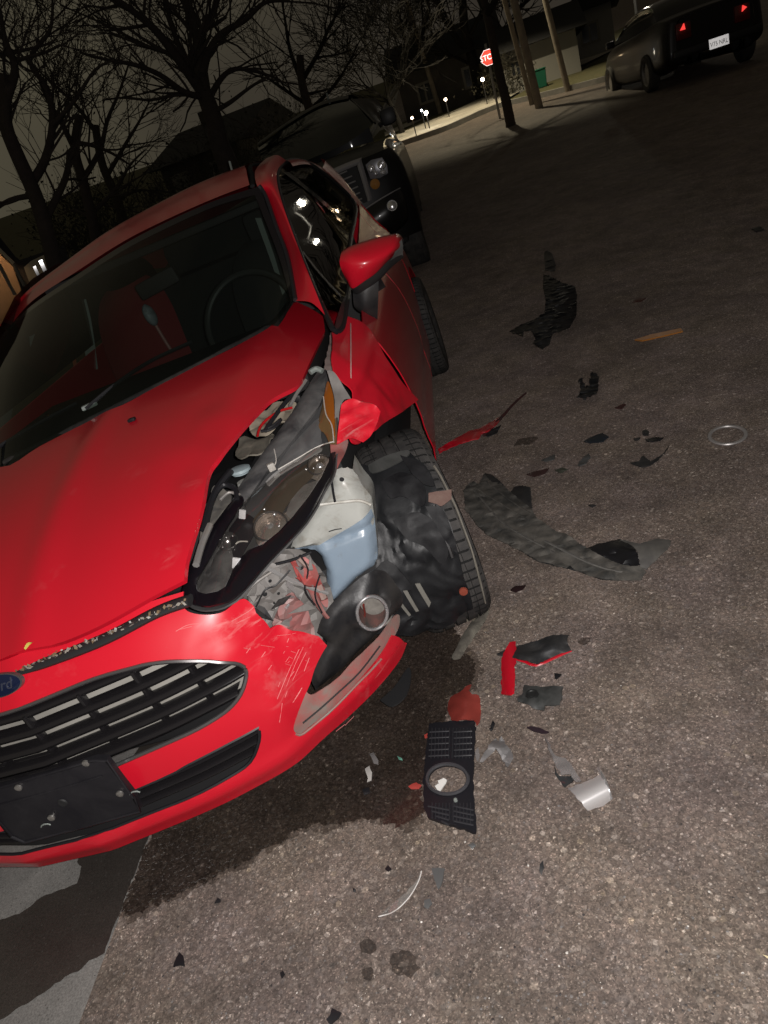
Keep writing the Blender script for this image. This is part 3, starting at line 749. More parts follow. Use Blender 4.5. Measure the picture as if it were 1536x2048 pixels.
house(905, 195, 30, 3.6, 4, 1.7, 1.1, D(-4), 'far dark house behind the lit porch lamps', m_house, [(-1.2, -.6, .6, 1.3), (.5, 1.1, .6, 1.3)], True)
# left house with lit porch
PD = 14.0
lh = at_px(40, 560, PD); lz = ground_z(lh.x, lh.y)
root = empty('porch_house', (lh.x, lh.y, lz), (0, 0, 0)); tag(root, 'house with a warm lit porch and cream window bay at the left edge', 'house')
def hp(px, py, dd=0): return at_px(px, py, PD + dd) - root.location
def slab(name, px, m_, th, dd=0):
    f = [hp(a, b, dd) for a, b in px]; aw = (root.location + f[0] - CAM); aw.z = 0; aw.normalize(); n = len(f); bk = [p + aw * th for p in f]
    return mesh(name, f + bk, [tuple(range(n))[::-1], tuple(n + i for i in range(n))] + [(i, (i+1) % n, n + (i+1) % n, n + i) for i in range(n)], m_, root, False)
m_siding = dusty("warm_siding", (.34, .25, .17), (.2, .15, .1), .8, .5, 3)
slab('wall', [(-260, 560), (-190, 350), (40, 520), (128, 490), (165, 600), (60, 660), (-200, 800)], m_house, 4.0, 1.2)
slab('porch_wall', [(-120, 480), (-30, 480), (26, 534), (60, 630), (-80, 690)], m_siding, .05, .9)
slab('porch_roof', [(-120, 385), (-40, 425), (30, 512), (29, 524), (-30, 470), (-120, 410)], m_roof, 1.6, -.1)
tube('fascia', [hp(-130, 396, -.12), hp(-20, 480, -.12), hp(27, 527, -.12)], .028, m_cream, root, 6)
for (a, b) in (((27, 528), (49, 572)), ((-2, 528), (30, 590)), ((-60, 470), (-20, 590))): tube('porch_post', [hp(*a, -.05), hp(*b, -.05)], .028, m_trim, root, 6)
cb = slab('window_bay', [(48, 535), (62, 522), (92, 508), (114, 548), (108, 566), (64, 580)], m_cream, .5, .3)
for q4 in ([(66, 534), (71, 531), (84, 560), (79, 563)], [(77, 522), (84, 519), (97, 548), (90, 551)]):
    f = [hp(a, b, .27) for a, b in q4]; mesh('pane', f, [(3, 2, 1, 0)], m_win, cb, False)
def small_lamp(name, loc, label, cat, e, col, r=.05, group=None, pole=None):
    root = empty(name, loc); tag(root, label, cat, group)
    bm = bmesh.new(); bmesh.ops.create_icosphere(bm, subdivisions=2, radius=r)
    m = mat(name + "_glow", (1, 1, 1), .5); b = m.node_tree.nodes['Principled BSDF']; b.inputs['Emission Color'].default_value = (*col, 1); b.inputs['Emission Strength'].default_value = e
    bm_obj('bulb', bm, m, root)
    bm = bmesh.new(); bmesh.ops.create_cone(bm, segments=10, radius1=r*1.5, radius2=r*.7, depth=r*.8, cap_ends=True); bmesh.ops.translate(bm, vec=(0, 0, r*1.25), verts=bm.verts)
    bm_obj('cap', bm, m_roof, root)
    if pole: block('post', (-.015, .015, r*.9, r*.9+.03, -pole, r*1.2), m_roof, root)
    return root
pl = at_px(-14, 497, PD + .3)
small_lamp('porch_lamp', pl, 'warm lamp under the porch roof at the left edge', 'lamp', 60, (1, .55, .25), .06)
pd = bpy.data.lights.new('porch_glow', 'POINT'); pd.energy = 2.2; pd.color = (1, .62, .32); pd.shadow_soft_size = .06
po = bpy.data.objects.new('porch_glow', pd); COL.objects.link(po); po.location = pl + Vector((.02, -.12, -.12))
for (px, py, dist, e, r, lab, col) in ((852, 226, 24, 60, .055, 'bright white yard lamp at the far driveway', (1, .9, .72)), (843, 221, 24.4, 30, .032, 'small white lamp touching the bright yard lamp on its left', (.8, .9, 1)), (824, 236, 23, 22, .035, 'orange yard lamp left of the bright pair', (1, .6, .3)), (891, 199, 26, 40, .04, 'single yard lamp to the right of the thin far pole', (1, .75, .5)), (965, 159, 26, 40, .052, 'warm lamp below the stop sign', (1, .72, .42))):
    q = at_px(px, py, dist); small_lamp('yard_lamp', q, lab, 'lamp', e, col, r, 'far yard lamps', max(.2, q.z - ground_z(q.x, q.y)))

# ------------------------------------------------------------------ utility poles, sign, bin
m_pole = dusty("weathered_pole", (.27, .235, .185), (.15, .125, .10), .9, .7, 6)
def utility_pole(base, top, dist, r, label, extra=0):
    a = at_px(*base, dist); b = at_px(*top, dist); gz = ground_z(a.x, a.y)
    d_ = (b - a) / (b.z - a.z); b = a + d_ * (8.5 - a.z + gz); a2 = a + d_ * (gz - .1 - a.z)
    root = empty('utility_pole', a2); tag(root, label, 'pole', 'utility poles on the far side')
    tube('shaft', [Vector((0, 0, 0)), (b - a2) * .5, b - a2], r, m_pole, root, 10, taper=(1, .7))
    ax = Vector((1, .2, 0)).normalized()
    tube('crossarm', [(b - a2) * .93 - ax * 1.1, (b - a2) * .93 + ax * 1.1], .05, m_pole, root, 6)
    return root, b - a2
lp_, lt_ = utility_pole((1052, 163), (1022, 50), 22, .07, 'pale utility pole lit by the street light, left of the three poles')
utility_pole((1068, 170), (1042, 60), 20.5, .10, 'thick dark utility pole in the middle of the three poles')
pr_, top_ = utility_pole((1127, 145), (1103, 50), 22.5, .085, 'dark utility pole in front of the garage, right of the three poles')
fp_, ft_ = utility_pole((884, 236), (846, 110), 30, .09, 'thin far pole standing alone near the yard lamps')
# street light on the right pole (above the frame): it lights pavement, lawn and garage wall
m_lampglow = mat("street_lamp_glow", (1, 1, 1)); b_ = m_lampglow.node_tree.nodes['Principled BSDF']; b_.inputs['Emission Color'].default_value = (1, .86, .58, 1); b_.inputs['Emission Strength'].default_value = 10
def street_lamp(parent, p0, dirv, e, spot=150, col=(1, .86, .58)):
    end = p0 + dirv; tube('lamp_arm', [p0, p0 + dirv * .5 + Vector((0, 0, .25)), end], .035, m_pole, parent, 8, sp=4)
    h = box('lamp_head', end + Vector((0, 0, .03)), (.5, .2, .12), m_roof, parent, .03)
    box('lamp_glass', end + Vector((0, 0, -.05)), (.3, .14, .04), m_lampglow, h, .01)
    L = bpy.data.lights.new('street_light', 'SPOT'); L.energy = e; L.color = col; L.spot_size = D(spot); L.spot_blend = .55; L.shadow_soft_size = .12
    o = bpy.data.objects.new('street_light', L); COL.objects.link(o); o.location = parent.location + end + Vector((0, 0, -.12)); return o
street_lamp(lp_, lt_ * .78, Vector((-.6, .7, .3)), 2300, 96)
# stop sign
m_post = mat("galvanised_post", (.3, .3, .3), .5, .7)
ps = at_px(976, 115, 21); to_cam = (CAM - ps).normalized(); gz = ground_z(ps.x, ps.y)
sign = empty('stop_sign', (ps.x, ps.y, gz)); tag(sign, 'red octagonal stop sign half hidden by the dark trunk', 'sign')
# retroreflective sheeting returns the flash to where it came from: a tight mirror-like lobe on a face turned to the road user
def retro(name, col, rough): return mat(name, col, rough, 1.0)
m_rred = retro("reflective_red", (.20, .013, .008), .12); m_rwhite = retro("reflective_white", (.24, .21, .20), .12)
R_ = .185; fm = frame_m(ps - sign.location, to_cam, Vector((0, 0, 1)).cross(to_cam))
def octa(name, r, z0, z1, m_):
    bm = bmesh.new(); lo = [bm.verts.new(fm @ Vector((r*math.cos(D(22.5+45*k)), r*math.sin(D(22.5+45*k)), z0))) for k in range(8)]; hi = [bm.verts.new(fm @ Vector((r*math.cos(D(22.5+45*k)), r*math.sin(D(22.5+45*k)), z1))) for k in range(8)]
    bm.faces.new(hi); bm.faces.new(lo[::-1])
    for k in range(8): bm.faces.new((lo[k], lo[(k+1) % 8], hi[(k+1) % 8], hi[k]))
    return bm_obj(name, bm, m_, sign, False)
octa('border', R_, -.004, 0, m_rwhite); octa('face', R_*.93, .0, .003, m_rred)
text_mesh('lettering', "STOP", .17, m_rwhite, sign, fm @ Matrix.Translation((0, 0, .0045)), extrude=.001, spacing=.95)
tube('post', [(0, 0, 0), Vector((0, 0, ps.z - gz + .3)) - to_cam * .0], .03, m_post, sign, 8); sign.children[-1].location = -to_cam * .05
# green bin
gb = at_px(1083, 156, 25.5); gz = ground_z(gb.x, gb.y); bn = empty('wheelie_bin', (gb.x, gb.y, gz + .05), (0, 0, D(-10))); bn.scale = (.55, .55, .55); tag(bn, 'small green wheeled bin beside the garage wall', 'bin')
m_green = mat("green_bin_plastic", (.008, .10, .06), .5)
bm = bmesh.new(); v = [bm.verts.new(p) for p in ((-.22,-.26,.08),(.22,-.26,.08),(.22,.26,.08),(-.22,.26,.08),(-.28,-.34,.92),(.28,-.34,.92),(.28,.34,.92),(-.28,.34,.92))]
for f in ((0,3,2,1),(4,5,6,7),(0,1,5,4),(1,2,6,5),(2,3,7,6),(3,0,4,7)): bm.faces.new([v[i] for i in f])
bevel(bm_obj('body', bm, m_green, bn, False), .02)
box('lid', (0, .0, .96), (.60, .74, .06), m_green, bn, .02)
for s in (-1, 1): lathe('wheel', [(0, -.03), (.09, -.03), (.1, 0), (.09, .03), (0, .03)], frame_m((s*.24, .28, .1), (1, 0, 0)), rubber, bn, 14)

# ================================================================== the wrecked red hatchback
car = empty('wrecked_car', PIV + Vector((-.85*ct, 0, -.85*st)), (0, -TILT, 0))
tag(car, 'red hatchback with its front left corner smashed open, parked nose towards the camera', 'car')

# --- base surfaces in the car's own frame (x to its left, y backwards, z up)
plan_t = table([0, .24, .34, .44, .50, .562, .636, .70, .76, .81, .845, .87], [-.842, -.79, -.757, -.712, -.655, -.6, -.52, -.42, -.28, -.10, .12, .5])
def plan(x): return plan_t(x) if x >= 0 else plan_t(max(-x - .2, 0))
off_t = table([.12, .17, .20, .26, .34, .42, .50, .56, .62, .66, .70, .74], [.05, .014, 0, -.012, -.015, -.012, -.002, .018, .05, .078, .113, .165])
def By(x, z): return plan(x) + off_t(z)
hc_t = table([-.80, -.73, -.6, -.45, -.25, 0, .25, .5], [.643, .70, .772, .832, .889, .937, .963, .976])
def Hz(x, y):
    a = abs(x); k = a - .48
    d = .008 * (a / .48)**2 + .165 * (k + math.sqrt(k*k + .0003))
    d += .010 * math.exp(-((x - .04) / .05)**2) * -1
    return hc_t(y) - d
sx_t = table([.10, .2, .3, .45, .6, .75, .85, .92, .96, 1.1, 1.35, 1.42], [.76, .80, .845, .856, .856, .836, .792, .745, .725, .672, .588, .55])
def Sx(y, z):
    t = (y - 1.2) / 1.5
    v = sx_t(z) - .010 * t * t
    if y > 2.75: v -= .22 * ((y - 2.75) / .5)**2.2
    if z > .92 and y < 1.35: v -= .075 * (1.35 - y) * min(1, (z - .92) / .2)
    if y < 0 and z > .62: v -= .10 * min(1, (-y / .5)) * min(1, (z - .62) / .2)
    return v

# --- floor of the engine bay and dark masses behind everything
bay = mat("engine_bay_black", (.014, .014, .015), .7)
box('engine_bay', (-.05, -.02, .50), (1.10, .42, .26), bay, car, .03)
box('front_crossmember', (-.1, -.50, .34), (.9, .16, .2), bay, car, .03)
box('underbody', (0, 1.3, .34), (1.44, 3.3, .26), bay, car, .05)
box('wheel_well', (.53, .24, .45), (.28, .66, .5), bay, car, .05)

# --- hood
hood_px = [(0, 1318), (100, 1290), (200, 1250), (300, 1195), (345, 1172), (368, 1160, 1), (372, 1125), (380, 1095), (398, 1030), (408, 990), (418, 942), (440, 912), (470, 872), (500, 838), (508, 828, 1), (536, 800), (560, 786), (590, 772), (604, 758, 1), (618, 728), (634, 694), (650, 662, 1),
           (646, 632, 1), (620, 616), (594, 604, 1), (575, 612), (537, 656), (480, 688), (417, 720), (355, 752), (292, 785), (230, 816), (167, 848), (80, 892), (0, 934)]
pts = [uvof(on(p[0], p[1], Hz, 'z'), 'z') + tuple(p[2:]) for p in hood_px]
left = [p for p in pts]
mir = [(-p[0], p[1]) + p[2:] for p in pts if p[0] > .3 and p[1] > -.60 or (p[0] > .1 and p[1] < -.60)]
front_m = [(-p[0], p[1]) + p[2:] for p in pts[:6] if p[0] > .1]
side_m = [(-.42, -.5), (-.47, -.3), (-.54, -.12), (-.63, .02), (-.69, .2, 1), (-.60, .30)]
hood_uv = left + side_m[::-1] + front_m[::-1]
def hood_dent(p):
    q = p.copy()
    # buckled along the torn edge by the lamp
    e = max(0, 1 - math.hypot((p.x - .43) / .16, (p.y + .38) / .36))
    q.z += e * (.009 * noise.noise(Vector((p.x*10, p.y*7, 1))) + .002 * math.sin(p.y * 40 + p.x*20))
    e2 = max(0, 1 - math.hypot((p.x - .52) / .2, (p.y + .1) / .25)); q.z -= e2 * .006
    q.z += .0025 * noise.noise(Vector((p.x*1.8, p.y*2.0, 4)))
    return q
hood_paint = scuffed("hood_paint", [((.41, -.42, .79), .055), ((.37, -.60, .73), .05), ((.50, -.16, .85), .05)], k_=.45)
hood = panel('hood', [('uv',) + p for p in hood_uv], Hz, 'z', .022, hood_paint, car, thick=.012, disp=hood_dent, sharp=50)
wn_ = on(265, 842, Hz, 'z'); w_ = box('washer_jet', wn_ + Vector((0, 0, .004)), (.022, .016, .010), seal, hood, .004)

# --- bumper cover, grille openings cut out
grille_px = [(-60, 1463), (0, 1442), (104, 1392), (188, 1358), (258, 1338), (300, 1328), (354, 1323), (417, 1326), (467, 1331), (487, 1341, 1), (491, 1358), (480, 1392), (450, 1425), (396, 1458), (333, 1487), (262, 1518, 1), (160, 1562), (60, 1602), (-60, 1650)]
low_px = [(-60, 1690), (0, 1666), (42, 1652), (160, 1625), (313, 1563), (375, 1531), (458, 1488), (517, 1456, 1), (518, 1483), (500, 1525), (458, 1554), (375, 1596), (292, 1629), (167, 1667), (42, 1696), (0, 1700), (-60, 1704)]
fog_px = [(654, 1293, 1), (643, 1311), (629, 1340), (620, 1369), (608, 1395), (588, 1450), (592, 1466, 1), (608, 1463), (655, 1424), (714, 1366), (766, 1304), (786, 1270, 1)]
def uvs(px, F=By, ax='y'): return [uvof(on(p[0], p[1], F, ax), ax) + tuple(p[2:]) for p in px]
top_uv = uvs([(0, 1323), (104, 1273), (208, 1235), (292, 1206), (367, 1183, 1), (369, 1217), (400, 1229), (442, 1226), (471, 1206), (488, 1200), (503, 1212, 1), (523, 1241), (538, 1267, 1), (556, 1262), (576, 1267), (606, 1270), (637, 1276, 1)])
fog_uv = uvs(fog_px)
tip_uv = uvs([(802, 1273), (813, 1288, 1)]) + [(at(a, b, 'z', z).x, z) for a, b, z in ((813, 1317, .215), (806, 1334, .205), (796, 1349, .2), (758, 1393, .2), (714, 1427, .2), (670, 1470, .2), (626, 1502, .2), (576, 1546, .2), (509, 1577, .2), (420, 1621, .2), (280, 1681, .2), (110, 1726, .2), (0, 1742, .2))]
bump_uv = [('uv',) + p for p in top_uv + fog_uv + tip_uv]
bump_uv += [('uv', -.5, .20), ('uv', -.75, .22), ('uv', -.84, .30, 1), ('uv', -.84, .55, 1), ('uv', -.70, .66), ('uv', -.5, .69, 1), ('uv', -.3, .705)]
gu = uvs(grille_px); gu = [p for p in gu if p[0] > -.06]
lu = uvs(low_px); lu = [p for p in lu if p[0] > -.06]
def mirror_loop(u, x0=.03):
    u = [p for p in u if p[0] > x0]; return u + [(-p[0], p[1]) + p[2:] for p in u[::-1]]
gz_top = [p for p in gu]; 
def bump_dent(p):
    q = p.copy()
    e = max(0, 1 - math.hypot((p.x - .50) / .17, (p.z - .50) / .16))
    q.y += e * (.020 * noise.noise(Vector((p.x*11, p.z*15, 2))) + .010 * abs(noise.noise(Vector((p.x*24, p.z*18, 7)))) + .012)
    # fold running down from the torn corner
    k = (p.x - .475) - .12 * (p.z - .4); q.y -= .012 * math.exp(-(k / .016)**2) * (1 if .28 < p.z < .58 else 0) * min(1, (p.z - .28) / .08)
    # swage above the lower grille and the soft brow over the upper one
    q.y -= .010 * math.exp(-((p.z - .245) / .022)**2)
    return q
bump_paint = scuffed("bumper_paint", [((.51, -.60, .54), .15), ((.45, -.66, .60), .08), ((.56, -.57, .42), .09), ((.63, -.53, .24), .08), ((.47, -.66, .42), .08)], k_=.62)
gl_, ll_ = mirror_loop(gu), mirror_loop(lu)
bumper = panel('bumper_cover', bump_uv, By, 'y', .016, bump_paint, car, holes=[[('uv',) + p for p in gl_], [('uv',) + p for p in ll_]], thick=.006, disp=bump_dent, sharp=60)

# hair-line scratches dragged across the struck corner
rnd = random.Random(31); bm = bmesh.new()
def hair(pix, r):
    ps = [bump_dent(on(a, b, By, 'y')) + Vector((0, -.0012, 0)) for a, b in pix]; ps = spline(ps, 4)
    for i in range(len(ps) - 1):
        t = (ps[i+1] - ps[i]).normalized(); u = t.cross(Vector((0, -1, .3))).normalized() * r
        bm.faces.new([bm.verts.new(q) for q in (ps[i] - u, ps[i+1] - u, ps[i+1] + u, ps[i] + u)])
for pix in ([(606, 1296), (590, 1330), (573, 1372)], [(612, 1306), (600, 1330), (585, 1362)], [(598, 1300), (576, 1346), (556, 1392)], [(462, 1246), (494, 1228), (506, 1218)], [(470, 1252), (500, 1236)], [(552, 1282), (576, 1276), (590, 1272)], [(520, 1296), (548, 1300)], [(486, 1300), (500, 1306)], [(586, 1404), (600, 1384)], [(590, 1398), (604, 1376)], [(618, 1318), (608, 1344)], [(690, 1450), (708, 1432)], [(672, 1462), (690, 1448)], [(352, 1262), (374, 1250), (398, 1246)], [(360, 1258), (384, 1252)], [(560, 1440), (566, 1400)]):
    hair(pix, rnd.uniform(.0004, .0008))
for i in range(20):
    a, b = rnd.gauss(565, 28), rnd.gauss(1325, 32)
    if a > 612 or b < 1278: continue
    l = rnd.uniform(3, 14); an = rnd.choice((2.0, 2.1, 2.2, .3, -.4)) + rnd.gauss(0, .15)
    hair([(a, b), (a + l*math.cos(an), b + l*math.sin(an))], rnd.uniform(.0003, .0007))
tag(bm_obj('scratch_marks', bm, mat("scratch_pale", (.54, .15, .15), .6), bumper, False), kind='stuff')

# rim lines of the openings
def rim(name, uvl, r, m, dy=-.001, parent=None, closed=True, sp=3):
    ps = [tuple(bump_dent(lift(p[0], p[1], By, 'y')) + Vector((0, dy, 0))) for p in smooth_loop(uvl, sp)]
    return tube(name, ps, r, m, parent or car, 6, closed)
grille = rim('grille_surround', gl_, .0048, chrome_dark, .001)
rim('lower_grille_rim', ll_, .004, seal, .002)
fog_rim = [p[:2] for p in fog_uv[3:-1]]
tube('fog_pocket_rim', [tuple(bump_dent(lift(p[0], p[1], By, 'y')) + Vector((0, -.001, 0))) for p in smooth_loop(fog_uv[3:-1], 3)][:-12], .003, flange_m, car, 6)
# grille bars: each one follows the curve of the nose
def spans(loop, z, h=.004):
    poly = smooth_loop(loop, 3); xs = []
    x = -.7
    while x < .7:
        if inside((x, z), poly): xs.append(x)
        x += h
    return (min(xs), max(xs)) if xs else None
bar_m = mat("grille_bar_black", (.012, .011, .012), .22, 0, .5)
def bar(name, loop, z, hh, dy, depth, parent, m=bar_m, tilt=.0):
    s = spans(loop, z)
    if not s: return
    x0, x1 = s; n = 36; vs = []; fs = []
    prof = [(-.5, depth), (-.5, .006), (-.3, 0), (.1, -.003), (.4, .001), (.5, .008), (.5, depth)]
    for i in range(n + 1):
        x = x0 + (x1 - x0) * i / n; y0 = By(x, z) + dy
        for (a, b) in prof: vs.append((x, y0 + b, z + a * hh + tilt * b))
    k = len(prof)
    for i in range(n):
        for j in range(k - 1): fs.append((i*k+j, (i+1)*k+j, (i+1)*k+j+1, i*k+j+1))
    return mesh(name, vs, fs, m, parent, True, 50)
zs = [p[1] for p in gl_]; z0g, z1g = min(zs), max(zs)
nb = 5
for i in range(nb):
    z = z0g + (z1g - z0g) * (i + .62) / (nb + .25); bar('grille_bar', gl_, z, .0165, .012, .035, grille)
for x in (-.36, -.24, -.12, .0, .12, .24, .34):
    zt = [z0g + .012, z1g - .012]
    box('grille_rib', (x, By(x, (z0g+z1g)/2) + .045, (z0g+z1g)/2 + .0), (.008, .02, (z1g - z0g) * .8), bar_m, grille, .002)
zl = [p[1] for p in ll_]; z0l, z1l = min(zl), max(zl)
lowg = bar('lower_grille', ll_, z0l + (z1l - z0l) * .5, .012, .012, .04, car)
for f in (.22, .76): bar('grille_bar', ll_, z0l + (z1l - z0l) * f, .010, .014, .03, lowg)
rad = dusty("radiator_support_grey", (.25, .24, .215), (.12, .115, .10), .6, .5, 8)
def back(name, loop, dy, m, parent):
    V, fs = tri2d([p[:2] for p in smooth_loop(loop, 2)], [], .05); return mesh(name, [(v.x, By(v.x, v.y) + dy, v.y) for v in V], fs, m, parent)
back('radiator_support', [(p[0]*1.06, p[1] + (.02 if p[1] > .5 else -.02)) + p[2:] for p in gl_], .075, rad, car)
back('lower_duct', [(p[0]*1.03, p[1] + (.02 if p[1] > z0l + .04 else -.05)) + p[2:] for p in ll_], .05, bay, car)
# plate bracket with its bolts
def bsurf(x, z, dy): return Vector((x, By(0, z) + .35 * (By(x, z) - By(0, z)) + dy, z))
br_uv = uvs([(213, 1496), (306, 1562), (300, 1578), (140, 1642), (48, 1650), (0, 1604), (-40, 1568), (0, 1548)])
bxc = sum(p[0] for p in br_uv) / 8
BR = [(-.145, .475), (.128, .477), (.152, .468), (.158, .36), (.15, .318), (-.14, .318), (-.158, .345), (-.158, .46)]
V, fs = tri2d(BR, [], .03); pb = solid(mesh('plate_bracket', [bsurf(v.x, v.y, -.016) for v in V], [f if (V[f[1]]-V[f[0]]).cross(V[f[2]]-V[f[0]]) > 0 else f[::-1] for f in fs], plate_blk, car, True), .016); bevel(pb, .003)
tube('bracket_rim', [bsurf(x, z, -.018) for x, z in BR], .0035, plate_blk, pb, 6, True)
tube('bracket_rib', [bsurf(x, .435, -.0175) for x in (-.13, -.05, .05, .125)], .002, plate_blk, pb, 5)
lathe('bracket_dimple', [(0, -.0005), (.009, -.001), (.011, .002)], frame_m(bsurf(.01, .40, -.018), (0, 1, .05)), bay, pb, 16)
for (px, py) in ((37, 1575), (172, 1526), (240, 1587), (103, 1635)):
    q = at(px, py, 'y', -.87); q = on(px, py, lambda x, z: bsurf(x, z, -.017).y, 'y')
    lathe('bolt', [(0, -.004), (.004, -.0045), (.0078, -.003), (.008, .001)], frame_m(q, (0, 1, .05)), bolt_m, pb, 14)
for (px, py) in ((270, 1587), (92, 1652)):
    q = on(px, py, lambda x, z: bsurf(x, z, -.018).y, 'y')
    tube('slot_mark', [q + Vector((.012*math.cos(a), 0, .006*math.sin(a))) for a in (0, .8, 1.6, 2.4, 3.1)], .0016, trim_grey, pb, 5)
# oval badge
bc = on(2, 1369, By, 'y'); eps = .01
nrm = Vector((0, -1, .32)).normalized(); fm = frame_m(bc + nrm * .002, nrm, (1, 0, 0))
def oval(name, a, b, prof, m, parent):
    vs = []; fs = []; n = 48
    for i in range(n):
        t = 2*math.pi*i/n
        for (k, h) in prof: vs.append(fm @ Vector((a*k*math.cos(t), b*k*math.sin(t), h)))
    k = len(prof)
    for i in range(n):
        for j in range(k-1): fs.append((i*k+j, ((i+1) % n)*k+j, ((i+1) % n)*k+j+1, i*k+j+1))
    return mesh(name, vs, fs, m, parent, True, 40)
bd = oval('badge', .060, .0255, [(0, .0075), (.55, .0072), (.9, .006), (.93, .005)], badge_m, car)
oval('badge_ring', .060, .0255, [(.90, .006), (.93, .0085), (.99, .0075), (1.02, 0)], chrome_dark, bd)
text_mesh('badge_script', "Ford", .034, mat("badge_silver", (.09, .10, .14), .35, .6), bd, fm @ Matrix.Translation((0, -.001, .0078)), shear=.35)

# --- hood gap: dark channel with dirt and dead leaves
for p0, nm in (((0, 1330), 0),):
    ps = [on(px, py, Hz, 'z') + Vector((0, -.004, -.034)) for px, py in ((-60, 1345), (0, 1322), (100, 1288), (200, 1248), (300, 1196), (366, 1172))]
    tube('hood_channel', ps, .020, bay, car, 8, sp=5, flat=.5)
leaf_m = [mat("dead_leaf_brown", (.16, .11, .06), .8), mat("dead_leaf_grey", (.24, .22, .19), .8), mat("pale_rubber_clip", (.35, .34, .32), .6)]
bm = bmesh.new(); rnd = random.Random(4)
for i in range(150):
    t = rnd.random(); px = -20 + 385 * t; k = [(-20, 1350), (100, 1296), (200, 1256), (300, 1213), (366, 1186)]
    for a, b in zip(k, k[1:]):
        if a[0] <= px <= b[0]: py = a[1] + (b[1]-a[1]) * (px-a[0]) / (b[0]-a[0])
    q = on(px, py, Hz, 'z') + Vector((0, -.008 + rnd.gauss(0, .003), -.014 + rnd.uniform(-.004, .003))); s = rnd.uniform(.0015, .007)
    e1 = Vector((rnd.gauss(0, 1), rnd.gauss(0, .4), rnd.gauss(0, .4))).normalized() * s; e2 = Vector((rnd.gauss(0, .5), rnd.gauss(0, 1), rnd.gauss(0, .6))).normalized() * s * .7
    f = bm.faces.new([bm.verts.new(q - e1), bm.verts.new(q + e2), bm.verts.new(q + e1), bm.verts.new(q - e2)]); f.material_index = rnd.choice((0, 0, 1, 1, 2))
tag(bm_obj('gap_litter', bm, leaf_m, car, False), kind='stuff')
q = c2w(on(60, 1283, Hz, 'z') + Vector((0, -.010, -.004))); lf = empty('dead_leaf', q); tag(lf, 'curled yellow leaf caught in the gap in front of the hood', 'leaf')
net('blade', [[Vector((-.006, -.008, .002)), Vector((-.002, .004, .006)), Vector((.006, .010, .0))], [Vector((-.002, -.011, -.001)), Vector((.003, .0, .002)), Vector((.009, .007, .003))]], mat("yellow_leaf", (.5, .42, .08), .6), lf, 3, 4)

# --- windscreen, A pillars, roof
def hoodrear(px, py, dz=-.02): p = on(px, py, Hz, 'z'); return p + Vector((0, .012, dz))
wb = [Vector((-.69, .32, .90)), hoodrear(0, 936), hoodrear(167, 849), hoodrear(292, 786), hoodrear(417, 720), hoodrear(537, 656), at(588, 598, 'y', .36)]
wt = [at(5, 668, 'y', .90), at(62, 612, 'y', .80), at(150, 552, 'y', .74), at(245, 490, 'y', .72), at(335, 443, 'y', .72), at(430, 401, 'y', .76), at(517, 373, 'y', .86)]
wm = []
for i, (a, b) in enumerate(zip(wb, wt)): wm.append((a + b) / 2 + Vector((0, -.018, .022)))
wm[-1] = at(572, 515, 'y', .60)
W = 1
ws = net('windscreen', [wb, wm, wt], [glass_ws, black_gloss], car, 20, 14, matfn=lambda u, v: 1 if (u < .018 or u > .965 or v < .045 or v > .93) else 0)
m_band = None
seal_pts = [at(588+3, 598+2, 'y', .355), at(575, 515, 'y', .59), at(553, 455, 'y', .72), at(531, 392, 'y', .84), at(518, 372, 'y', .86)]
tube('windscreen_seal', seal_pts, .008, seal, car, 6, sp=5)
pil_in = [at(590, 602, 'y', .36), at(578, 515, 'y', .60), at(556, 455, 'y', .74), at(532, 392, 'y', .87), at(514, 371, 'y', .90), at(511, 340, 'y', 1.15), at(532, 317, 'y', 1.42)]
pil_out = [at(650, 630, 'x', .715), at(608, 524, 'x', .675), at(586, 467, 'x', .645), at(566, 411, 'x', .622), at(554, 364, 'x', .60), at(556, 338, 'x', .585), at(572, 321, 'x', .575)]
pil_mid = [(a + b) / 2 + Vector((.012, -.008, .014)) for a, b in zip(pil_in, pil_out)]
net('a_pillar', [pil_in, pil_mid, pil_out], paint, car, 5, 6)
# outer roof rail over the side glass
rail_a = [at(572, 321, 'x', .575), at(600, 318, 'x', .57), at(630, 328, 'x', .57), at(662, 352, 'x', .585), at(690, 378, 'x', .60), at(716, 402, 'x', .62)]
rail_b = [p + Vector((.018, 0, -.03)) for p in rail_a]; rail_c = [p + Vector((-.10, .02, .012)) for p in rail_a]
net('roof_rail', [rail_c, rail_a, rail_b], paint, car, 4, 6)
rf = [at(px, py, 'y', y) for px, py, y in ((12, 664, .92), (62, 604, .83), (150, 545, .77), (245, 484, .75), (335, 438, .75), (430, 396, .79), (499, 370, .90))]
rs_ = [at(px, py, 'y', y) for px, py, y in ((22, 642, 1.15), (70, 579, 1.15), (150, 515, 1.2), (230, 457, 1.2), (320, 406, 1.25), (410, 361, 1.3), (497, 328, 1.4))]
rm = [(a*.5 + b*.5) + Vector((0, -.02, .012)) for a, b in zip(rf, rs_)]
rk = [Vector((p.x * .98, 2.2, p.z - .01)) for p in rs_]; rk2 = [Vector((p.x * .92, 2.95, p.z - .10)) for p in rs_]
net('roof', [rf, rm, rs_, rk, rk2], paint, car, 6, 8)
g1 = [at(504, 370, 'y', .90), at(503, 350, 'y', 1.12), at(503, 328, 'y', 1.40)]; g1 = [p + Vector((0, 0, -.004)) for p in g1]; g1 += [g1[-1] + Vector((0, .5, -.03)), g1[-1] + Vector((-.02, 1.4, -.14))]
tube('roof_moulding', g1, .010, mat('moulding_black', (.008, .008, .008), .8, 0, 0, .2), car, 6, sp=4, flat=.6)
rh = [at(524, 340, 'y', 1.3) + Vector((0, a, b)) for a, b in ((0, 0), (.9, -.02), (1.6, -.12))]
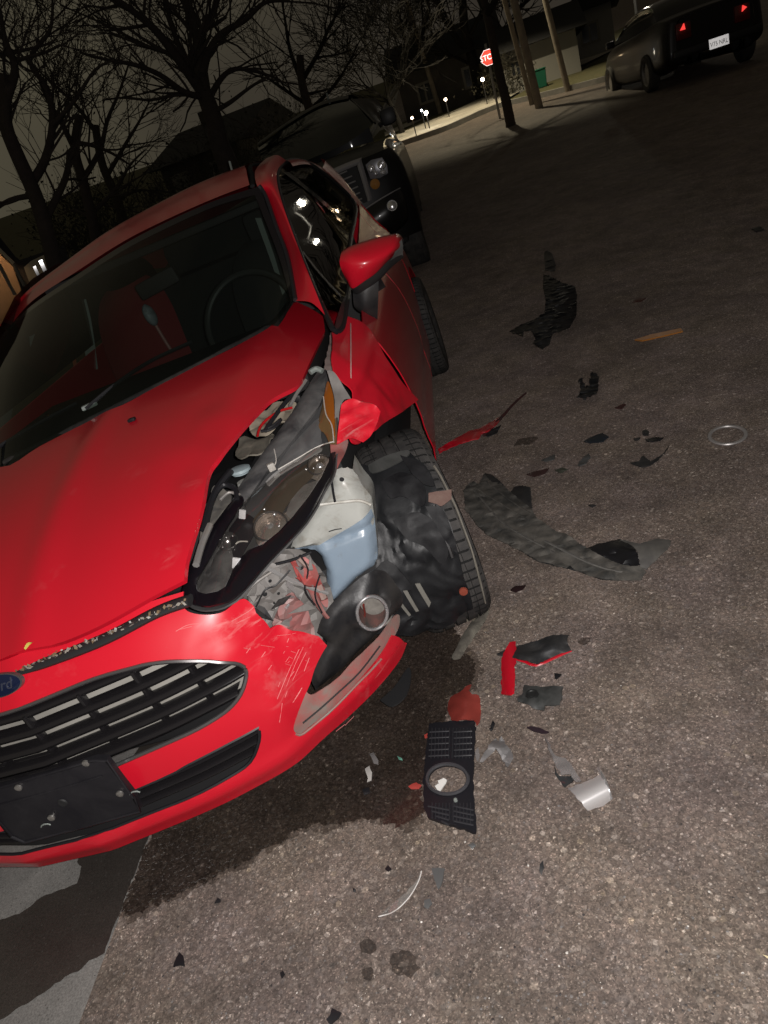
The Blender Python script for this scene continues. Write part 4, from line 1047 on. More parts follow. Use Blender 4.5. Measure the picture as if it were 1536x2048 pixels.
aq = at(465, 345, 'y', 2.3); tube('antenna', [aq, at(459, 323, 'y', 2.33)], .006, trim_grey, car, 6)
# tailgate closing the rear
net('tailgate', [[Vector((x*(Sx(min(y, 3.05), z) - .05), y + .10*(1-x*x), z)) for x in (-1, -.5, 0, .5, 1)] for y, z in ((2.85, 1.30), (3.0, 1.05), (3.10, .7), (3.08, .3))], paint, car, 4, 4)
box('luggage_cover', (0, 2.72, 1.0), (1.1, .25, .56), cloth_dark, car, .06)
# far (right) body side, mirrored simple shape
def side_panel(name, ol, F, h, m, thick=.004, sgn=1, disp=None):
    return panel(name, [('uv',) + p for p in ol], F, 'x', h, m, car, thick=thick, disp=disp, out=Vector((sgn, 0, 0)), rnd=3)
rt = lambda y, z: -Sx(max(y, 0), z)
side_panel('right_body_side', [(-.62, .66, 1), (-.2, .80), (.25, .90, 1), (1.5, .97), (2.6, 1.02), (3.1, 1.02, 1), (3.2, .4, 1), (2.9, .28, 1), (2.85, .5), (2.49, .66), (2.12, .5), (2.08, .24, 1), (.45, .22, 1), (.36, .45), (0, .65), (-.36, .5), (-.4, .28, 1), (-.5, .3, 1)], rt, .1, paint, sgn=-1)
panel('right_side_glass', [('uv', .30, .95, 1), ('uv', .95, 1.33), ('uv', 1.8, 1.38), ('uv', 2.5, 1.25), ('uv', 2.7, 1.06, 1), ('uv', 1.5, .99)], rt, 'x', .1, glass_side, car, thick=0, out=Vector((-1, 0, 0)))

he = [Vector((x, y, Hz(x, y) - .004)) for x, y in ((-.40, -.60), (-.43, -.48), (-.475, -.3), (-.545, -.12), (-.635, .02), (-.695, .2))]
oe = [Vector((-.70, By(-.70, .66) + .01, .655)), Vector((-.755, -.46, .70)), Vector((rt(-.3, .76) + .02, -.30, .765)), Vector((rt(-.15, .81), -.12, .815)), Vector((rt(.05, .855), .03, .855)), Vector((rt(.22, .895), .22, .895))]
me_ = [(a + b) / 2 + Vector((-.01, -.012, .022)) for a, b in zip(he, oe)]
net('right_headlight', [he[:4], me_[:4], oe[:4]], mat("dark_lens", (.03, .03, .032), .12, 0, .8), car, 5, 5)
net('right_fender_top', [he[3:], me_[3:], oe[3:]], paint, car, 5, 5)
fr_ = [Vector((x, By(x, .69) - .002, .69)) for x in (-.40, -.52, -.62, -.70)]
net('right_lamp_lower_edge', [fr_, [he[0]*.5 + fr_[0]*.5, me_[0], (me_[0] + oe[0]) / 2, oe[0]]], seal, car, 3, 4)

# --- doors, quarter panel and side glass
def crease(p):
    q = p.copy(); q.x += .006 * math.exp(-((p.z - (.80 + .03 * p.y)) / .018)**2) - .006 * math.exp(-((p.z - .42) / .05)**2); return q
door = side_panel('front_door', [(.36, .858, 1), (.80, .90), (1.44, .965, 1), (1.455, .5), (1.44, .25, 1), (.9, .24), (.53, .245, 1), (.48, .4), (.42, .55), (.36, .75)], Sx, .035, paint, disp=crease)
side_panel('rear_door', [(1.452, .966, 1), (1.9, 1.0), (2.42, 1.04, 1), (2.36, .8), (2.14, .62), (2.05, .45), (2.03, .25, 1), (1.452, .25, 1), (1.467, .5)], Sx, .045, paint, disp=crease)
side_panel('rear_quarter', [(2.43, 1.04, 1), (2.75, 1.08), (2.98, 1.12, 1), (3.10, .95), (3.16, .6), (3.12, .32, 1), (2.86, .30, 1), (2.82, .48), (2.66, .62), (2.46, .67), (2.28, .645), (2.16, .58, 1), (2.37, .8)], Sx, .045, paint)
net('c_pillar', [[Vector((Sx(y, z) , y, z)) for y, z in ((2.66, 1.06), (2.58, 1.2), (2.35, 1.33))], [Vector((Sx(y, z) + .01, y, z)) for y, z in ((2.86, 1.08), (2.80, 1.24), (2.6, 1.36))], [Vector((Sx(y, z) - .02, y, z)) for y, z in ((3.05, 1.08), (2.98, 1.25), (2.8, 1.38))]], paint, car, 5, 5)
dlo = [(664, 660, 1), (649, 628), (627, 580), (605, 524), (583, 467), (564, 411), (553, 364), (556, 338), (572, 323), (596, 321), (624, 331), (655, 353), (680, 375), (699, 393), (711, 414, 1), (709, 440), (703, 467), (699, 492), (697, 520), (698, 560), (692, 605), (685, 649), (676, 663)]
glass = panel('side_glass', dlo, Sx, 'x', .05, glass_side, car, thick=0)
# black frame round the side glass
dl = [on(p[0], p[1], Sx, 'x') for p in dlo]; dl = [p + Vector((.004, 0, 0)) for p in dl]
tube('window_seal', dl, .009, seal, car, 6, closed=True, sp=3)
def strip(name, pa, pb, w, m, dx=.004, parent=car):
    a = on(*pa, Sx, 'x') + Vector((dx, 0, 0)); b = on(*pb, Sx, 'x') + Vector((dx, 0, 0))
    d_ = Vector((0, w, 0)); mid = (a + b) / 2; mid.x = Sx(mid.y, mid.z) + dx
    return net(name, [[a - d_, mid - d_, b - d_], [a + d_, mid + d_, b + d_]], m, parent, 2, 6)
strip('b_pillar', (570, 346), (684, 440), .05, mat("gloss_pillar_trim", (.05, .05, .048), .10, 0, .8, .8), .006)
strip('quarter_light_bar', (603, 505), (679, 594), .014, seal, .006)
sp_ = [on(*p, Sx, 'x') + Vector((.008, 0, 0)) for p in ((697, 574), (693, 600), (686, 648), (676, 664), (664, 660), (668, 640), (680, 604))]
mesh('mirror_sail', sp_, [tuple(range(7))], black_tex, car, False)
# mirror
mq = lambda px, py, y: at(px, py, 'y', y)
top_ = [mq(683, 505, .56), mq(699, 496, .56), mq(730, 486, .57), mq(761, 477, .59), mq(792, 472, .62), mq(804, 482, .65)]
mid_ = [mq(680, 530, .52), mq(700, 526, .495), mq(733, 522, .49), mq(765, 510, .515), mq(790, 496, .56), mq(804, 492, .64)]
bot_ = [mq(694, 562, .55), mq(705, 576, .53), mq(728, 562, .515), mq(752, 545, .53), mq(776, 520, .56), mq(801, 500, .64)]
def push(r, dy, dz, k=1): return [p + Vector((0, dy, dz)) for p in r]
mirror = net('side_mirror', [push(top_, .10, -.005), top_, mid_, bot_, push(bot_, .03, -.012)], paint, car, 7, 6, sharp=70)
net('mirror_trim', [push(bot_, -.002, -.001), [p + Vector((0, .03, -.03)) for p in bot_], [p + Vector((0, .08, -.02)) for p in bot_], push(top_, .11, -.01)], black_tex, mirror, 4, 5)
ba = [mq(706, 574, .56), mq(728, 566, .55), mq(757, 548, .56)]
net('mirror_foot', [[p for p in ba], [mq(706, 590, .56), mq(730, 586, .545), mq(757, 578, .56)], [mq(708, 612, .57), mq(730, 616, .55), mq(756, 612, .57)], [mq(716, 622, .60), mq(735, 632, .58), mq(755, 640, .60)]], black_tex, mirror, 5, 5)
net('mirror_foot_back', [[p for p in ba], [p + Vector((.0, .08, -.06)) for p in ba]], black_tex, mirror, 3, 3)
ind = [mq(797, 485, .60), mq(806, 495, .62), mq(806, 510, .66), mq(790, 520, .60)]
net('mirror_grey_edge', [[mq(803, 478, .625), mq(806, 492, .635), mq(806, 512, .66)], [mq(797, 487, .60), mq(786, 512, .565), mq(776, 528, .575)]], mat("mirror_grey", (.13, .13, .125), .5), mirror, 3, 4)
# tail lamp wrapping the rear corner
tl = [(2.93, 1.06), (3.10, 1.04), (3.14, .86), (3.02, .80), (2.9, .9)]
panel('tail_lamp', [('uv',) + p for p in tl], lambda y, z: Sx(y, z) + .012, 'x', .05, red_lamp, car, thick=.02)

# --- front fender, crumpled
fen = [(664, 664, 1), (676, 668), (690, 640, 1), (692, 632), (715, 643), (740, 668), (762, 697), (780, 727), (805, 765), (836, 800, 1), (812, 818), (785, 836), (760, 852), (738, 870), (722, 886), (706, 884), (697, 866, 1), (705, 830), (704, 800), (694, 778), (684, 763), (668, 744, 1), (664, 705)]
def fdent(p):
    q = p.copy(); e = max(0, 1 - math.hypot((p.y + .12) / .30, (p.z - .70) / .16))
    q.x += e * (.018 * noise.noise(Vector((p.y*9, p.z*12, 3))) + .012 * abs(noise.noise(Vector((p.y*22, p.z*15, 5)))) - .004)
    k = (p.z - .86) - .18 * (p.y - .2); q.x += .010 * math.exp(-(k / .02)**2)
    e2 = math.exp(-((p.y - .38) / .12)**2 - ((p.z - .56) / .09)**2); q.x += .02 * e2
    return q
fen_paint = scuffed("fender_paint", [((.78, -.25, .76), .13), ((.80, .05, .64), .05)], k_=.5)
fen_paint.node_tree.nodes['Principled BSDF'].inputs['Coat Roughness'].default_value = .05
def FS(y, z): return Sx(y, z) + .24 * (y - .06) * max(0, min(1, (.93 - z) / .10))   # the blow left it flared out towards the door
fender = panel('front_fender', fen, FS, 'x', .014, fen_paint, car, thick=.004, disp=fdent, sharp=60)
tube('fender_crack', [on(699, y, FS, 'x') + Vector((.004, 0, 0)) for y in (648, 680, 710, 740, 762)], .0018, mat("scratch_grey", (.4, .3, .28), .6), fender, 4, sp=3)
# torn lobe folded forward in front of the wheel
lob = [(682, 811, 1), (690, 803), (704, 799), (728, 806), (752, 814), (761, 823, 1), (756, 842), (745, 866), (735, 878), (726, 885, 1), (712, 879), (698, 874), (676, 880, 1), (678, 850)]
LY = lambda x, z: -.27 + .25 * (x - .74) - .35 * (z - .74)
def ldent(p):
    q = p.copy(); d_ = math.hypot((p.x - .715) / .055, (p.z - .765) / .06); q.y -= .03 * max(0, 1 - d_*d_)
    q.y += .008 * noise.noise(Vector((p.x*40, p.z*40, 1))) + .010 * abs(noise.noise(Vector((p.x*22, p.z*30, 8)))); return q
panel('torn_fender_lobe', lob, LY, 'y', .009, scuffed("lobe_paint", [((.76, -.27, .74), .10), ((.74, -.27, .80), .06)]), fender, thick=.003, disp=ldent, sharp=60)
low = [(664, 880, 1), (676, 882), (697, 876), (690, 905), (678, 930), (668, 950, 1), (664, 920)]
panel('torn_fender_edge', low, LY, 'y', .012, crash_red, fender, thick=.003, disp=ldent)
# inner sheet between lamp tip and fender
inn = [(654, 742, 1), (664, 742), (676, 756), (690, 776), (702, 798, 1), (684, 806), (676, 870), (670, 840), (668, 790)]
panel('inner_fender', inn, lambda x, z: -.16 + .2 * (x - .7) - .4 * (z - .8), 'y', .012, crash_m, car, thick=.003, disp=lambda p: p + Vector((0, .012 * noise.noise(p * 30), 0)))
hinge = [(662, 664, 1), (668, 672), (668, 740), (660, 744), (648, 742), (655, 700)]
panel('hood_hinge_area', hinge, lambda x, y: Hz(x, y) - .025, 'z', .02, dusty("dusty_hinge", (.30, .24, .22), (.15, .12, .11), .6, .6, 30), car, thick=.003, disp=lambda p: p + Vector((0, 0, .01 * noise.noise(p * 40))))

# --- headlight, knocked loose
A_, B_, C_ = at(655, 742, 'x', .69), at(400, 1215, 'y', -.665), at(652, 975, 'y', -.40)
hn = (B_ - A_).cross(C_ - A_).normalized(); hn = hn if hn.y < 0 else -hn
def HY(x, z): return A_.y - (hn.x * (x - A_.x) + hn.z * (z - A_.z)) / hn.y
def hl(px, py, lift_=0): p = on(px, py, HY, 'y'); return p + hn * lift_
out_px = [(654, 742), (663, 762), (668, 790), (671, 817), (675, 871), (672, 912), (667, 951), (649, 981), (624, 1030), (586, 1077), (537, 1128), (493, 1180), (460, 1208), (422, 1220), (389, 1216), (370, 1200), (369, 1178), (381, 1142), (408, 1090), (444, 1035), (471, 989), (504, 942), (545, 885), (586, 828), (616, 778), (638, 748)]
lampg = mat("lamp_housing_grey", (.055, .054, .055), .45)
OUTL = uvs(out_px, HY)
cx_ = sum(p[0] for p in OUTL) / len(OUTL); cz_ = sum(p[1] for p in OUTL) / len(OUTL)
def edge_d(x, z, ol=OUTL):
    best = 9
    for i in range(len(ol)):
        a = Vector(ol[i]); b = Vector(ol[(i+1) % len(ol)]); ab = b - a; t = max(0, min(1, (Vector((x, z)) - a).dot(ab) / ab.length_squared)); best = min(best, (a + ab*t - Vector((x, z))).length)
    return best
def dish(p):                                   # the housing is a tray: deep in the middle, rim forward
    e = edge_d(p.x, p.z); return p - hn * (.055 * min(1, e / .035))
head = panel('headlight', out_px, HY, 'y', .011, lampg, car, thick=.004, disp=dish, rnd=3)
def hpoly(name, px, m, lift_=0, h=.01, thick=.004, bulge=0, parent=None, nse=0, rnd=3, holes=()):
    ol = uvs([p[:2] for p in px], HY)
    def dsp(p):
        e = edge_d(p.x, p.z, ol); q = p + hn * (lift_ + bulge * math.sqrt(min(1, e / .03)))
        if nse: q += hn * nse * noise.noise(p * 45)
        return q
    return panel(name, px, HY, 'y', h, m, parent or head, thick=thick, disp=dsp, rnd=rnd, holes=holes)
# dusty upper beam of the housing
hpoly('housing_beam', [(650, 744, 1), (655, 748), (650, 790), (640, 815), (622, 838), (590, 880), (556, 922), (525, 962), (498, 1002), (490, 1014, 1), (470, 992, 1), (504, 942), (545, 885), (586, 828), (616, 778), (636, 748, 1)], dusty("dusty_lamp_housing", (.035, .035, .037), (.17, .165, .16), .55, .8, 9, .4, .2, seed=6), .006, .01, .012, .012)
hpoly('upper_cover', [(628, 838, 1), (648, 830), (640, 862), (643, 884), (640, 896, 1), (600, 918), (560, 946), (552, 936, 1), (566, 908), (590, 878)], dusty("grey_lamp_cover", (.09, .09, .092), (.2, .195, .19), .4, .6, 12), -.006, .01, .004, .008)
hpoly('lamp_lip', [(638, 896, 1), (642, 902), (600, 926), (560, 950), (538, 972), (532, 964, 1), (556, 942), (600, 918)], mat("lip_grey", (.28, .275, .27), .4), .002, .01, .004, .003)
hpoly('turn_signal', [(652, 768, 1), (662, 768), (668, 790), (671, 830), (673, 868), (671, 905), (664, 900), (650, 868), (640, 858), (636, 845), (642, 815)], amber_dim, -.004, .008, .006, .010)
hpoly('signal_reflector', [(656, 768, 1), (664, 772), (669, 800), (671, 830), (672, 880), (666, 862), (658, 842), (651, 808), (652, 788)], amber, .008, .008, .004, .006)
# black surround that frames the lens below
U_ = [(480, 994, 1), (492, 1006), (472, 1038), (452, 1070), (426, 1118), (408, 1150), (398, 1174), (400, 1188), (416, 1193), (440, 1188), (456, 1178), (466, 1155), (476, 1136), (500, 1106, 1), (530, 1094), (560, 1070), (590, 1038), (620, 1000), (645, 962), (660, 930), (668, 895, 1), (675, 900), (673, 915), (667, 953), (649, 983), (624, 1032), (586, 1079), (537, 1130), (493, 1182), (460, 1208), (422, 1218), (389, 1214), (372, 1200), (371, 1178), (383, 1142), (410, 1090), (446, 1035)]
hpoly('lens_surround', U_, mat("surround_black", (.006, .005, .007), .3, 0, .2), .010, .008, .006, .010)
hpoly('bezel', [(640, 900, 1), (648, 905), (630, 935), (600, 965), (572, 998), (560, 1015), (538, 1030), (510, 1042, 1), (500, 1035), (520, 1008), (535, 985), (560, 955), (600, 925)], bezel_b, -.014, .01, .003, .006)
hpoly('reflector_side', [(594, 965, 1), (618, 955), (640, 950), (652, 950), (650, 968), (630, 1000), (608, 1030), (590, 1045), (572, 1035), (570, 1005)], dusty("reflector_grey", (.20, .19, .18), (.36, .35, .335), .25, .6, 16, .6, metal=.3), -.016, .01, .003, .008)
hpoly('inner_black', [(450, 1050, 1), (478, 1018), (505, 1030), (500, 1060), (480, 1095), (476, 1120), (485, 1135), (468, 1150), (462, 1120)], mat("lamp_inner_black", (.016, .014, .018), .3), -.018, .012, .003, .004)
hpoly('inner_grey_shield', [(412, 1122, 1), (430, 1092), (452, 1082), (464, 1110), (470, 1140), (458, 1172), (436, 1186), (404, 1190), (388, 1184), (396, 1152)], dusty("inner_shield_grey", (.05, .049, .052), (.20, .195, .19), .35, .6, 14), -.020, .010, .003, .016, nse=.006)
def bowl(name, px, py, r, dx, m, lens=True, lift_=-.01):
    c = hl(px, py, lift_); z = (CC - c).normalized() * .35 + hn * .65 + Vector((dx, 0, 0))
    fm_ = frame_m(c, z); n = 12
    prof = [(r, .004), (r*.97, .006)] + [(r*math.cos(t), -r*.95*math.sin(t)) for t in [k*math.pi/2/n for k in range(n+1)]]
    o = lathe(name, prof, fm_, m, head, 36)
    if lens:
        lathe('bulb', [(0, -r*.15), (r*.12, -r*.2), (r*.14, -r*.5), (r*.14, -r*.85)], fm_, chrome, o, 12)
        lathe('glint_dome', [(0, r*.10)] + [(r*.42*math.sin(t), r*.42*math.cos(t) - r*.3) for t in (.35, .7, 1.1, 1.57)], fm_, chrome, o, 20)  # convex dome added so the bowl shows a highlight dot
        lathe('bowl_rim', [(r*.95, .002), (r*1.0, .009), (r*1.10, .004), (r*1.12, -.006)], fm_, chrome_dark, o, 36)
    return o
bowl('reflector_bowl', 538, 1048, .038, .05, chrome_warm)
bowl('upper_reflector_bowl', 636, 925, .028, .05, chrome_warm)
bowl('small_reflector', 452, 1078, .024, .0, chrome_dark, False)
for px_, py_, r_ in ((531, 1022, .004), (551, 1032, .005), (560, 1056, .003), (614, 942, .0035), (629, 940, .003), (640, 918, .003), (449, 1062, .003), (455, 1078, .0025)):
    bm = bmesh.new(); bmesh.ops.create_icosphere(bm, subdivisions=2, radius=r_); bmesh.ops.translate(bm, vec=hl(px_, py_, .006), verts=bm.verts); bm_obj('glint_bead', bm, chrome, head)  # chrome beads added only to catch sparkles of the flash
hpoly('reflector_flash', [(503, 1040, 1), (528, 1022), (560, 1014), (576, 1018), (578, 1040), (566, 1062), (545, 1078), (520, 1086), (505, 1072)], chrome_warm, -.020, .008, .003, .020, nse=.004)
hpoly('upper_flash', [(622, 918, 1), (640, 906), (655, 912), (658, 930), (648, 948), (628, 950), (612, 942)], chrome_warm, -.020, .008, .003, .016, nse=.006)
for pts_ in ([(560, 946), (600, 923), (640, 900), (672, 890)], [(671, 892), (667, 858), (655, 835), (650, 800)], [(552, 905), (556, 930), (545, 948)], [(500, 1090), (484, 1090), (476, 1095)]):
    tube('seam_light', [hl(a, b, .012) for a, b in pts_], .0016, mat("seam_grey", (.5, .47, .43), .4), head, 5, sp=4)
for (px, py, w) in ((486, 1030, .016), (474, 1128, .018)):
    c = hl(px, py, .003); box('white_clip', c, (w, .006, w*1.5), mat("white_clip", (.75, .75, .78), .4), head, .002, ('Y', .5))
ck = hl(547, 942, .014); box('adjuster_clip', ck, (.018, .016, .02), mat("clip_grey", (.33, .31, .28), .5), head, .003, ('Z', .4))
box('top_clip', hl(594, 790, .010), (.012, .02, .012), trim_grey, head, .002, ('Z', .5)); box('top_clip_black', hl(598, 802, .010), (.018, .015, .016), seal, head, .002)
lens_px = [(490, 1012, 1), (540, 968), (600, 925), (645, 898), (666, 896), (660, 925), (646, 958), (620, 1000), (590, 1040), (560, 1072), (500, 1110), (470, 1150), (452, 1184), (412, 1194), (400, 1180), (408, 1150), (430, 1112), (470, 1040)]
hpoly('lens', lens_px, lens_clear, .010, .016, .0, .022)

# --- engine bay bits seen between hood edge and lamp
def bayp(px, py, y): return at(px, py, 'y', y)
nk = bayp(486, 962, -.26); fm_ = frame_m(nk, (.1, -.25, 1))
neck = lathe('filler_neck', [(.0, .0), (.017, 0), (.019, -.01), (.018, -.05), (.018, -.07)], Matrix.Translation(nk) @ Matrix.Identity(4), tank_w, car, 24)
lathe('cap', [(0, .013), (.018, .013), (.027, .010), (.028, .003), (.022, 0), (.021, -.004)], frame_m(bayp(481, 944, -.265), (.12, .05, 1)), mat("cap_blue_white", (.27, .33, .35), .4), neck, 28)
panel('strut_tower', [(512, 832, 1), (540, 812), (570, 800), (590, 800), (588, 818), (566, 846), (548, 862), (524, 872), (500, 862)], lambda x, y: .775 + .1*(y + .1), 'z', .02, tan_m, car, thick=.004, disp=lambda p: p + Vector((0, 0, .02 * noise.noise(p * 24))))
panel('battery_tray', [(484, 872, 1), (520, 876), (548, 868), (530, 900), (500, 916), (470, 910)], lambda x, y: .74 + .1*(y+.2), 'z', .02, dusty("tray_brown", (.13, .12, .10), (.3, .26, .2), .6, .6, 24), car, thick=.004, disp=lambda p: p + Vector((0, 0, .012 * noise.noise(p * 30))))
for pts_, r, m_ in (([(600, 770), (575, 800), (548, 835), (530, 862)], .006, seal), ([(525, 862), (545, 852), (562, 838), (555, 850), (538, 860), (522, 862)], .004, seal), ([(612, 760), (594, 786), (580, 812)], .005, steel), ([(432, 985), (448, 970), (470, 978), (474, 1000)], .007, seal), ([(408, 1060), (420, 1010), (436, 975), (462, 942)], .009, seal), ([(392, 1130), (404, 1088), (420, 1050)], .008, steel), ([(440, 1000), (458, 985), (480, 990)], .004, steel), ([(620, 745), (632, 738), (645, 742)], .008, trim_grey), ([(515, 872), (520, 855), (535, 838), (560, 822), (585, 815)], .0035, red_lamp)):
    tube('bay_hose', [bayp(a, b, -.30 + .004 * (950 - b) * .4) for a, b in pts_], r, m_, car, 7, sp=4)
panel('bay_ledge', [(385, 1140, 1), (400, 1070), (416, 1000), (430, 975), (462, 990), (440, 1036), (410, 1090), (392, 1130)], lambda x, y: .66 + .3*(y + .6), 'z', .02, dusty("bay_ledge_grey", (.07, .068, .065), (.2, .18, .15), .6, .7, 20), car, thick=.004, disp=lambda p: p + Vector((0, 0, .014 * noise.noise(p * 30))))

# --- crushed sheet metal below the lamp
CY = lambda x, z: -.47 + .55 * (x - .55) - .15 * (z - .5)
def crush(p):
    q = p.copy(); n1 = noise.noise(Vector((p.x*12, p.z*10, 3))); n2 = noise.noise(Vector((p.x*26, p.z*20, 9)))
    q.y += .045 * n1 - .028 * abs(n2) + .010 * noise.noise(Vector((p.x*60, p.z*50, 5))); return q
crash = panel('crushed_inner_panel', [(470, 1208, 1), (500, 1160), (537, 1122), (575, 1104), (620, 1098), (648, 1130), (656, 1170), (668, 1210), (655, 1240), (640, 1300, 1), (600, 1300), (530, 1280), (500, 1240)], CY, 'y', .014, crash_m, car, thick=.003, disp=crush, jitter=.3, sharp=22)
panel('crushed_red_panel', [(580, 1128, 1), (606, 1108), (632, 1118), (646, 1150), (652, 1186), (655, 1218), (640, 1212), (628, 1180), (606, 1160)], lambda x, z: CY(x, z) - .05, 'y', .012, crash_red, crash, thick=.003, disp=crush, jitter=.3, sharp=22)
panel('folded_red_flap', [(545, 1245, 1), (562, 1205), (585, 1180), (602, 1196), (620, 1225), (632, 1268), (600, 1282), (560, 1275)], lambda x, z: CY(x, z) - .055 + .2*(x-.55), 'y', .012, dusty("grey_red_flap", (.22, .14, .13), (.32, .05, .05), .45, .6, 8, seed=9), crash, thick=.003, disp=crush, jitter=.3, sharp=22)
panel('torn_grey_flap', [(500, 1180, 1), (528, 1150), (556, 1152), (575, 1175), (562, 1205), (540, 1222), (516, 1226), (504, 1206)], lambda x, z: CY(x, z) - .06, 'y', .012, crash_m, crash, thick=.003, disp=crush, jitter=.3, sharp=22)
for pts_, r, m_ in (([(530, 1134), (566, 1152), (610, 1172), (654, 1186)], .008, mat("clear_rib", (.26, .255, .25), .25)), ([(480, 1196), (510, 1166), (542, 1144)], .005, steel), ([(552, 1128), (590, 1118), (622, 1104)], .005, seal), ([(618, 1170), (640, 1215), (655, 1235)], .007, crash_red), ([(596, 1116), (628, 1150), (648, 1196)], .009, dusty("grey_red_rail", (.3, .24, .21), (.36, .04, .04), .5, .6, 25)), ([(560, 1236), (575, 1215), (578, 1208), (570, 1216), (562, 1232)], .0025, chrome)):
    tube('bent_rail', [on(a, b, lambda x, z: CY(x, z) - .075, 'y') for a, b in pts_], r, m_, crash, 6, sp=4, flat=.6)
rnd = random.Random(9)
for (px, py, r) in ((541, 1163, .004), (531, 1190, .0055), (558, 1188, .0035), (549, 1207, .0025), (603, 1136, .007)):
    c = on(px, py, lambda x, z: CY(x, z) - .074, 'y'); lathe('panel_hole', [(0, 0), (r*.8, 0), (r, .003)], frame_m(c, hn), bay, crash, 12)

# loose clear strips, wires and splinters in the hole
rnd = random.Random(17)
for k_ in range(22):
    px_, py_ = rnd.uniform(505, 645), rnd.uniform(1130, 1262); a_ = rnd.uniform(0, 6.3); l_ = rnd.uniform(14, 46); w_ = rnd.uniform(4, 12)
    pp = [(px_ + l_*math.cos(a_), py_ + l_*math.sin(a_)), (px_ + w_*math.cos(a_+1.5), py_ + w_*math.sin(a_+1.5)), (px_ - l_*.6*math.cos(a_+.2), py_ - l_*.6*math.sin(a_+.2)), (px_ + w_*.5*math.cos(a_-1.6), py_ + w_*.5*math.sin(a_-1.6))]
    d_ = rnd.uniform(-.085, -.06); fv = [on(a, b, lambda x, z: CY(x, z) + d_ , 'y') + Vector((0, rnd.uniform(-.02, .02), 0)) for a, b in pp]
    solid(mesh('splinter', fv, [(0, 1, 2, 3)], rnd.choice((crash_m, crash_m, crash_red, shard_clear, shard_clear, steel, black_dirty)), crash, False), .002, 0)
for pts_ in ([(600, 1110), (616, 1140), (610, 1180), (630, 1210)], [(512, 1214), (530, 1180), (552, 1170), (580, 1140)], [(640, 1150), (630, 1190), (644, 1226)]):
    tube('loose_wire', [on(a, b, lambda x, z: CY(x, z) - .09, 'y') for a, b in pts_], .0022, seal, crash, 5, sp=5)
# --- washer tank
TY = lambda x, z: -.40 + .15 * (x - .65) + .18 * (z - .45)
tank_px = [(641, 1005, 1), (652, 990), (660, 972), (663, 952, 1), (680, 947), (693, 946), (703, 950, 1), (712, 962), (722, 980), (734, 996), (742, 1007, 1), (745, 1030), (748, 1051), (754, 1112), (751, 1134), (737, 1149), (713, 1167), (686, 1195), (657, 1222, 1), (652, 1190), (650, 1150), (640, 1124), (627, 1107), (600, 1110), (576, 1112, 1), (590, 1078), (613, 1038)]
TOL = uvs(tank_px, TY)
def tank_b_(p):
    e = edge_d(p.x, p.z, [q[:2] for q in TOL]); q = p.copy(); q.y += .035 * (1 - math.sqrt(min(1, e / .022))) 
    q.y += .010 * math.exp(-((p.z - .555) / .008)**2) + .004 * noise.noise(p * 18)
    return q
tank = panel('washer_tank', tank_px, TY, 'y', .009, tank_w, car, thick=.004, disp=tank_b_, rnd=3)
fluid = [(578, 1114, 1), (600, 1106), (640, 1092), (690, 1060), (742, 1026, 1), (748, 1051), (754, 1112), (751, 1134), (737, 1149), (713, 1167), (686, 1195), (657, 1222, 1), (652, 1190), (650, 1150), (640, 1124), (627, 1109)]
panel('blue_fluid', fluid, TY, 'y', .009, tank_b, tank, thick=.002, disp=lambda p: tank_b_(p) + Vector((0, -.0022, 0)), rnd=3)
sd = [on(px, py, TY, 'y') + Vector((0, .03, 0)) for px, py in ((703, 950), (722, 980), (742, 1007), (748, 1051), (754, 1112), (750, 1136), (713, 1167), (657, 1222))]
net('tank_side', [sd, [p + Vector((-.002, .09, .0)) for p in sd]], tank_w, tank, 3, 4)
lathe('mount_hole', [(0, -.001), (.005, -.001), (.006, .001)], frame_m(on(684, 957, TY, 'y') + Vector((0, -.004, 0)), (0, -1, 0)), bay, tank, 12)
tube('scratch', [on(a, b, TY, 'y') + Vector((0, -.0055, 0)) for a, b in ((658, 1061), (670, 1057), (684, 1055))], .0015, bay, tank, 4)
tube('tank_seam', [on(a, b, TY, 'y') + Vector((0, -.004, 0)) for a, b in ((640, 1008), (662, 1005), (690, 1002), (720, 1000), (742, 1008))], .004, dusty("tank_seam", (.5, .49, .45), (.2, .18, .14), .5, .7, 30), tank, 6, sp=4)
tube('tank_bracket', [on(a, b, TY, 'y') + Vector((0, -.01, 0)) for a, b in ((664, 955), (668, 985), (671, 1000))], .003, seal, tank, 5)

# --- wheel liner torn open over the tyre
WC = Vector((0, -.0, .305))
def LYc(x, z):
    r = .365; dz = z - WC.z; dz = max(-.33, min(.345, dz)); return WC.y - math.sqrt(r*r - dz*dz) + .12 * max(0, x - .66)
lin_px = [(706, 935, 1), (722, 928), (745, 932), (780, 918), (816, 905), (832, 918), (848, 930), (862, 950, 1), (872, 975), (878, 1000), (892, 1030), (905, 1062), (914, 1095), (922, 1130), (930, 1160), (940, 1190), (946, 1214, 1), (925, 1232), (900, 1250), (850, 1266), (816, 1268), (784, 1264), (765, 1240), (740, 1210), (728, 1160), (745, 1140), (752, 1110), (746, 1050), (738, 1005), (722, 975)]
def lind(p):
    q = p.copy(); e = 1
    w_ = Vector((p.x + .05*noise.noise(p*9), 0, p.z + .05*noise.noise(p*9 + Vector((3, 1, 2))))); q.y += .014 * noise.noise(Vector((w_.x*8, w_.z*6, 2))) - .020 * abs(noise.noise(Vector((w_.x*13, w_.z*11, 6)))) + .012 * abs(noise.noise(Vector((w_.x*29, w_.z*24, 3))))
    return q
liner = panel('wheel_liner', lin_px, LYc, 'y', .009, liner_m, car, thick=.003, disp=lind, rnd=3, sharp=32)
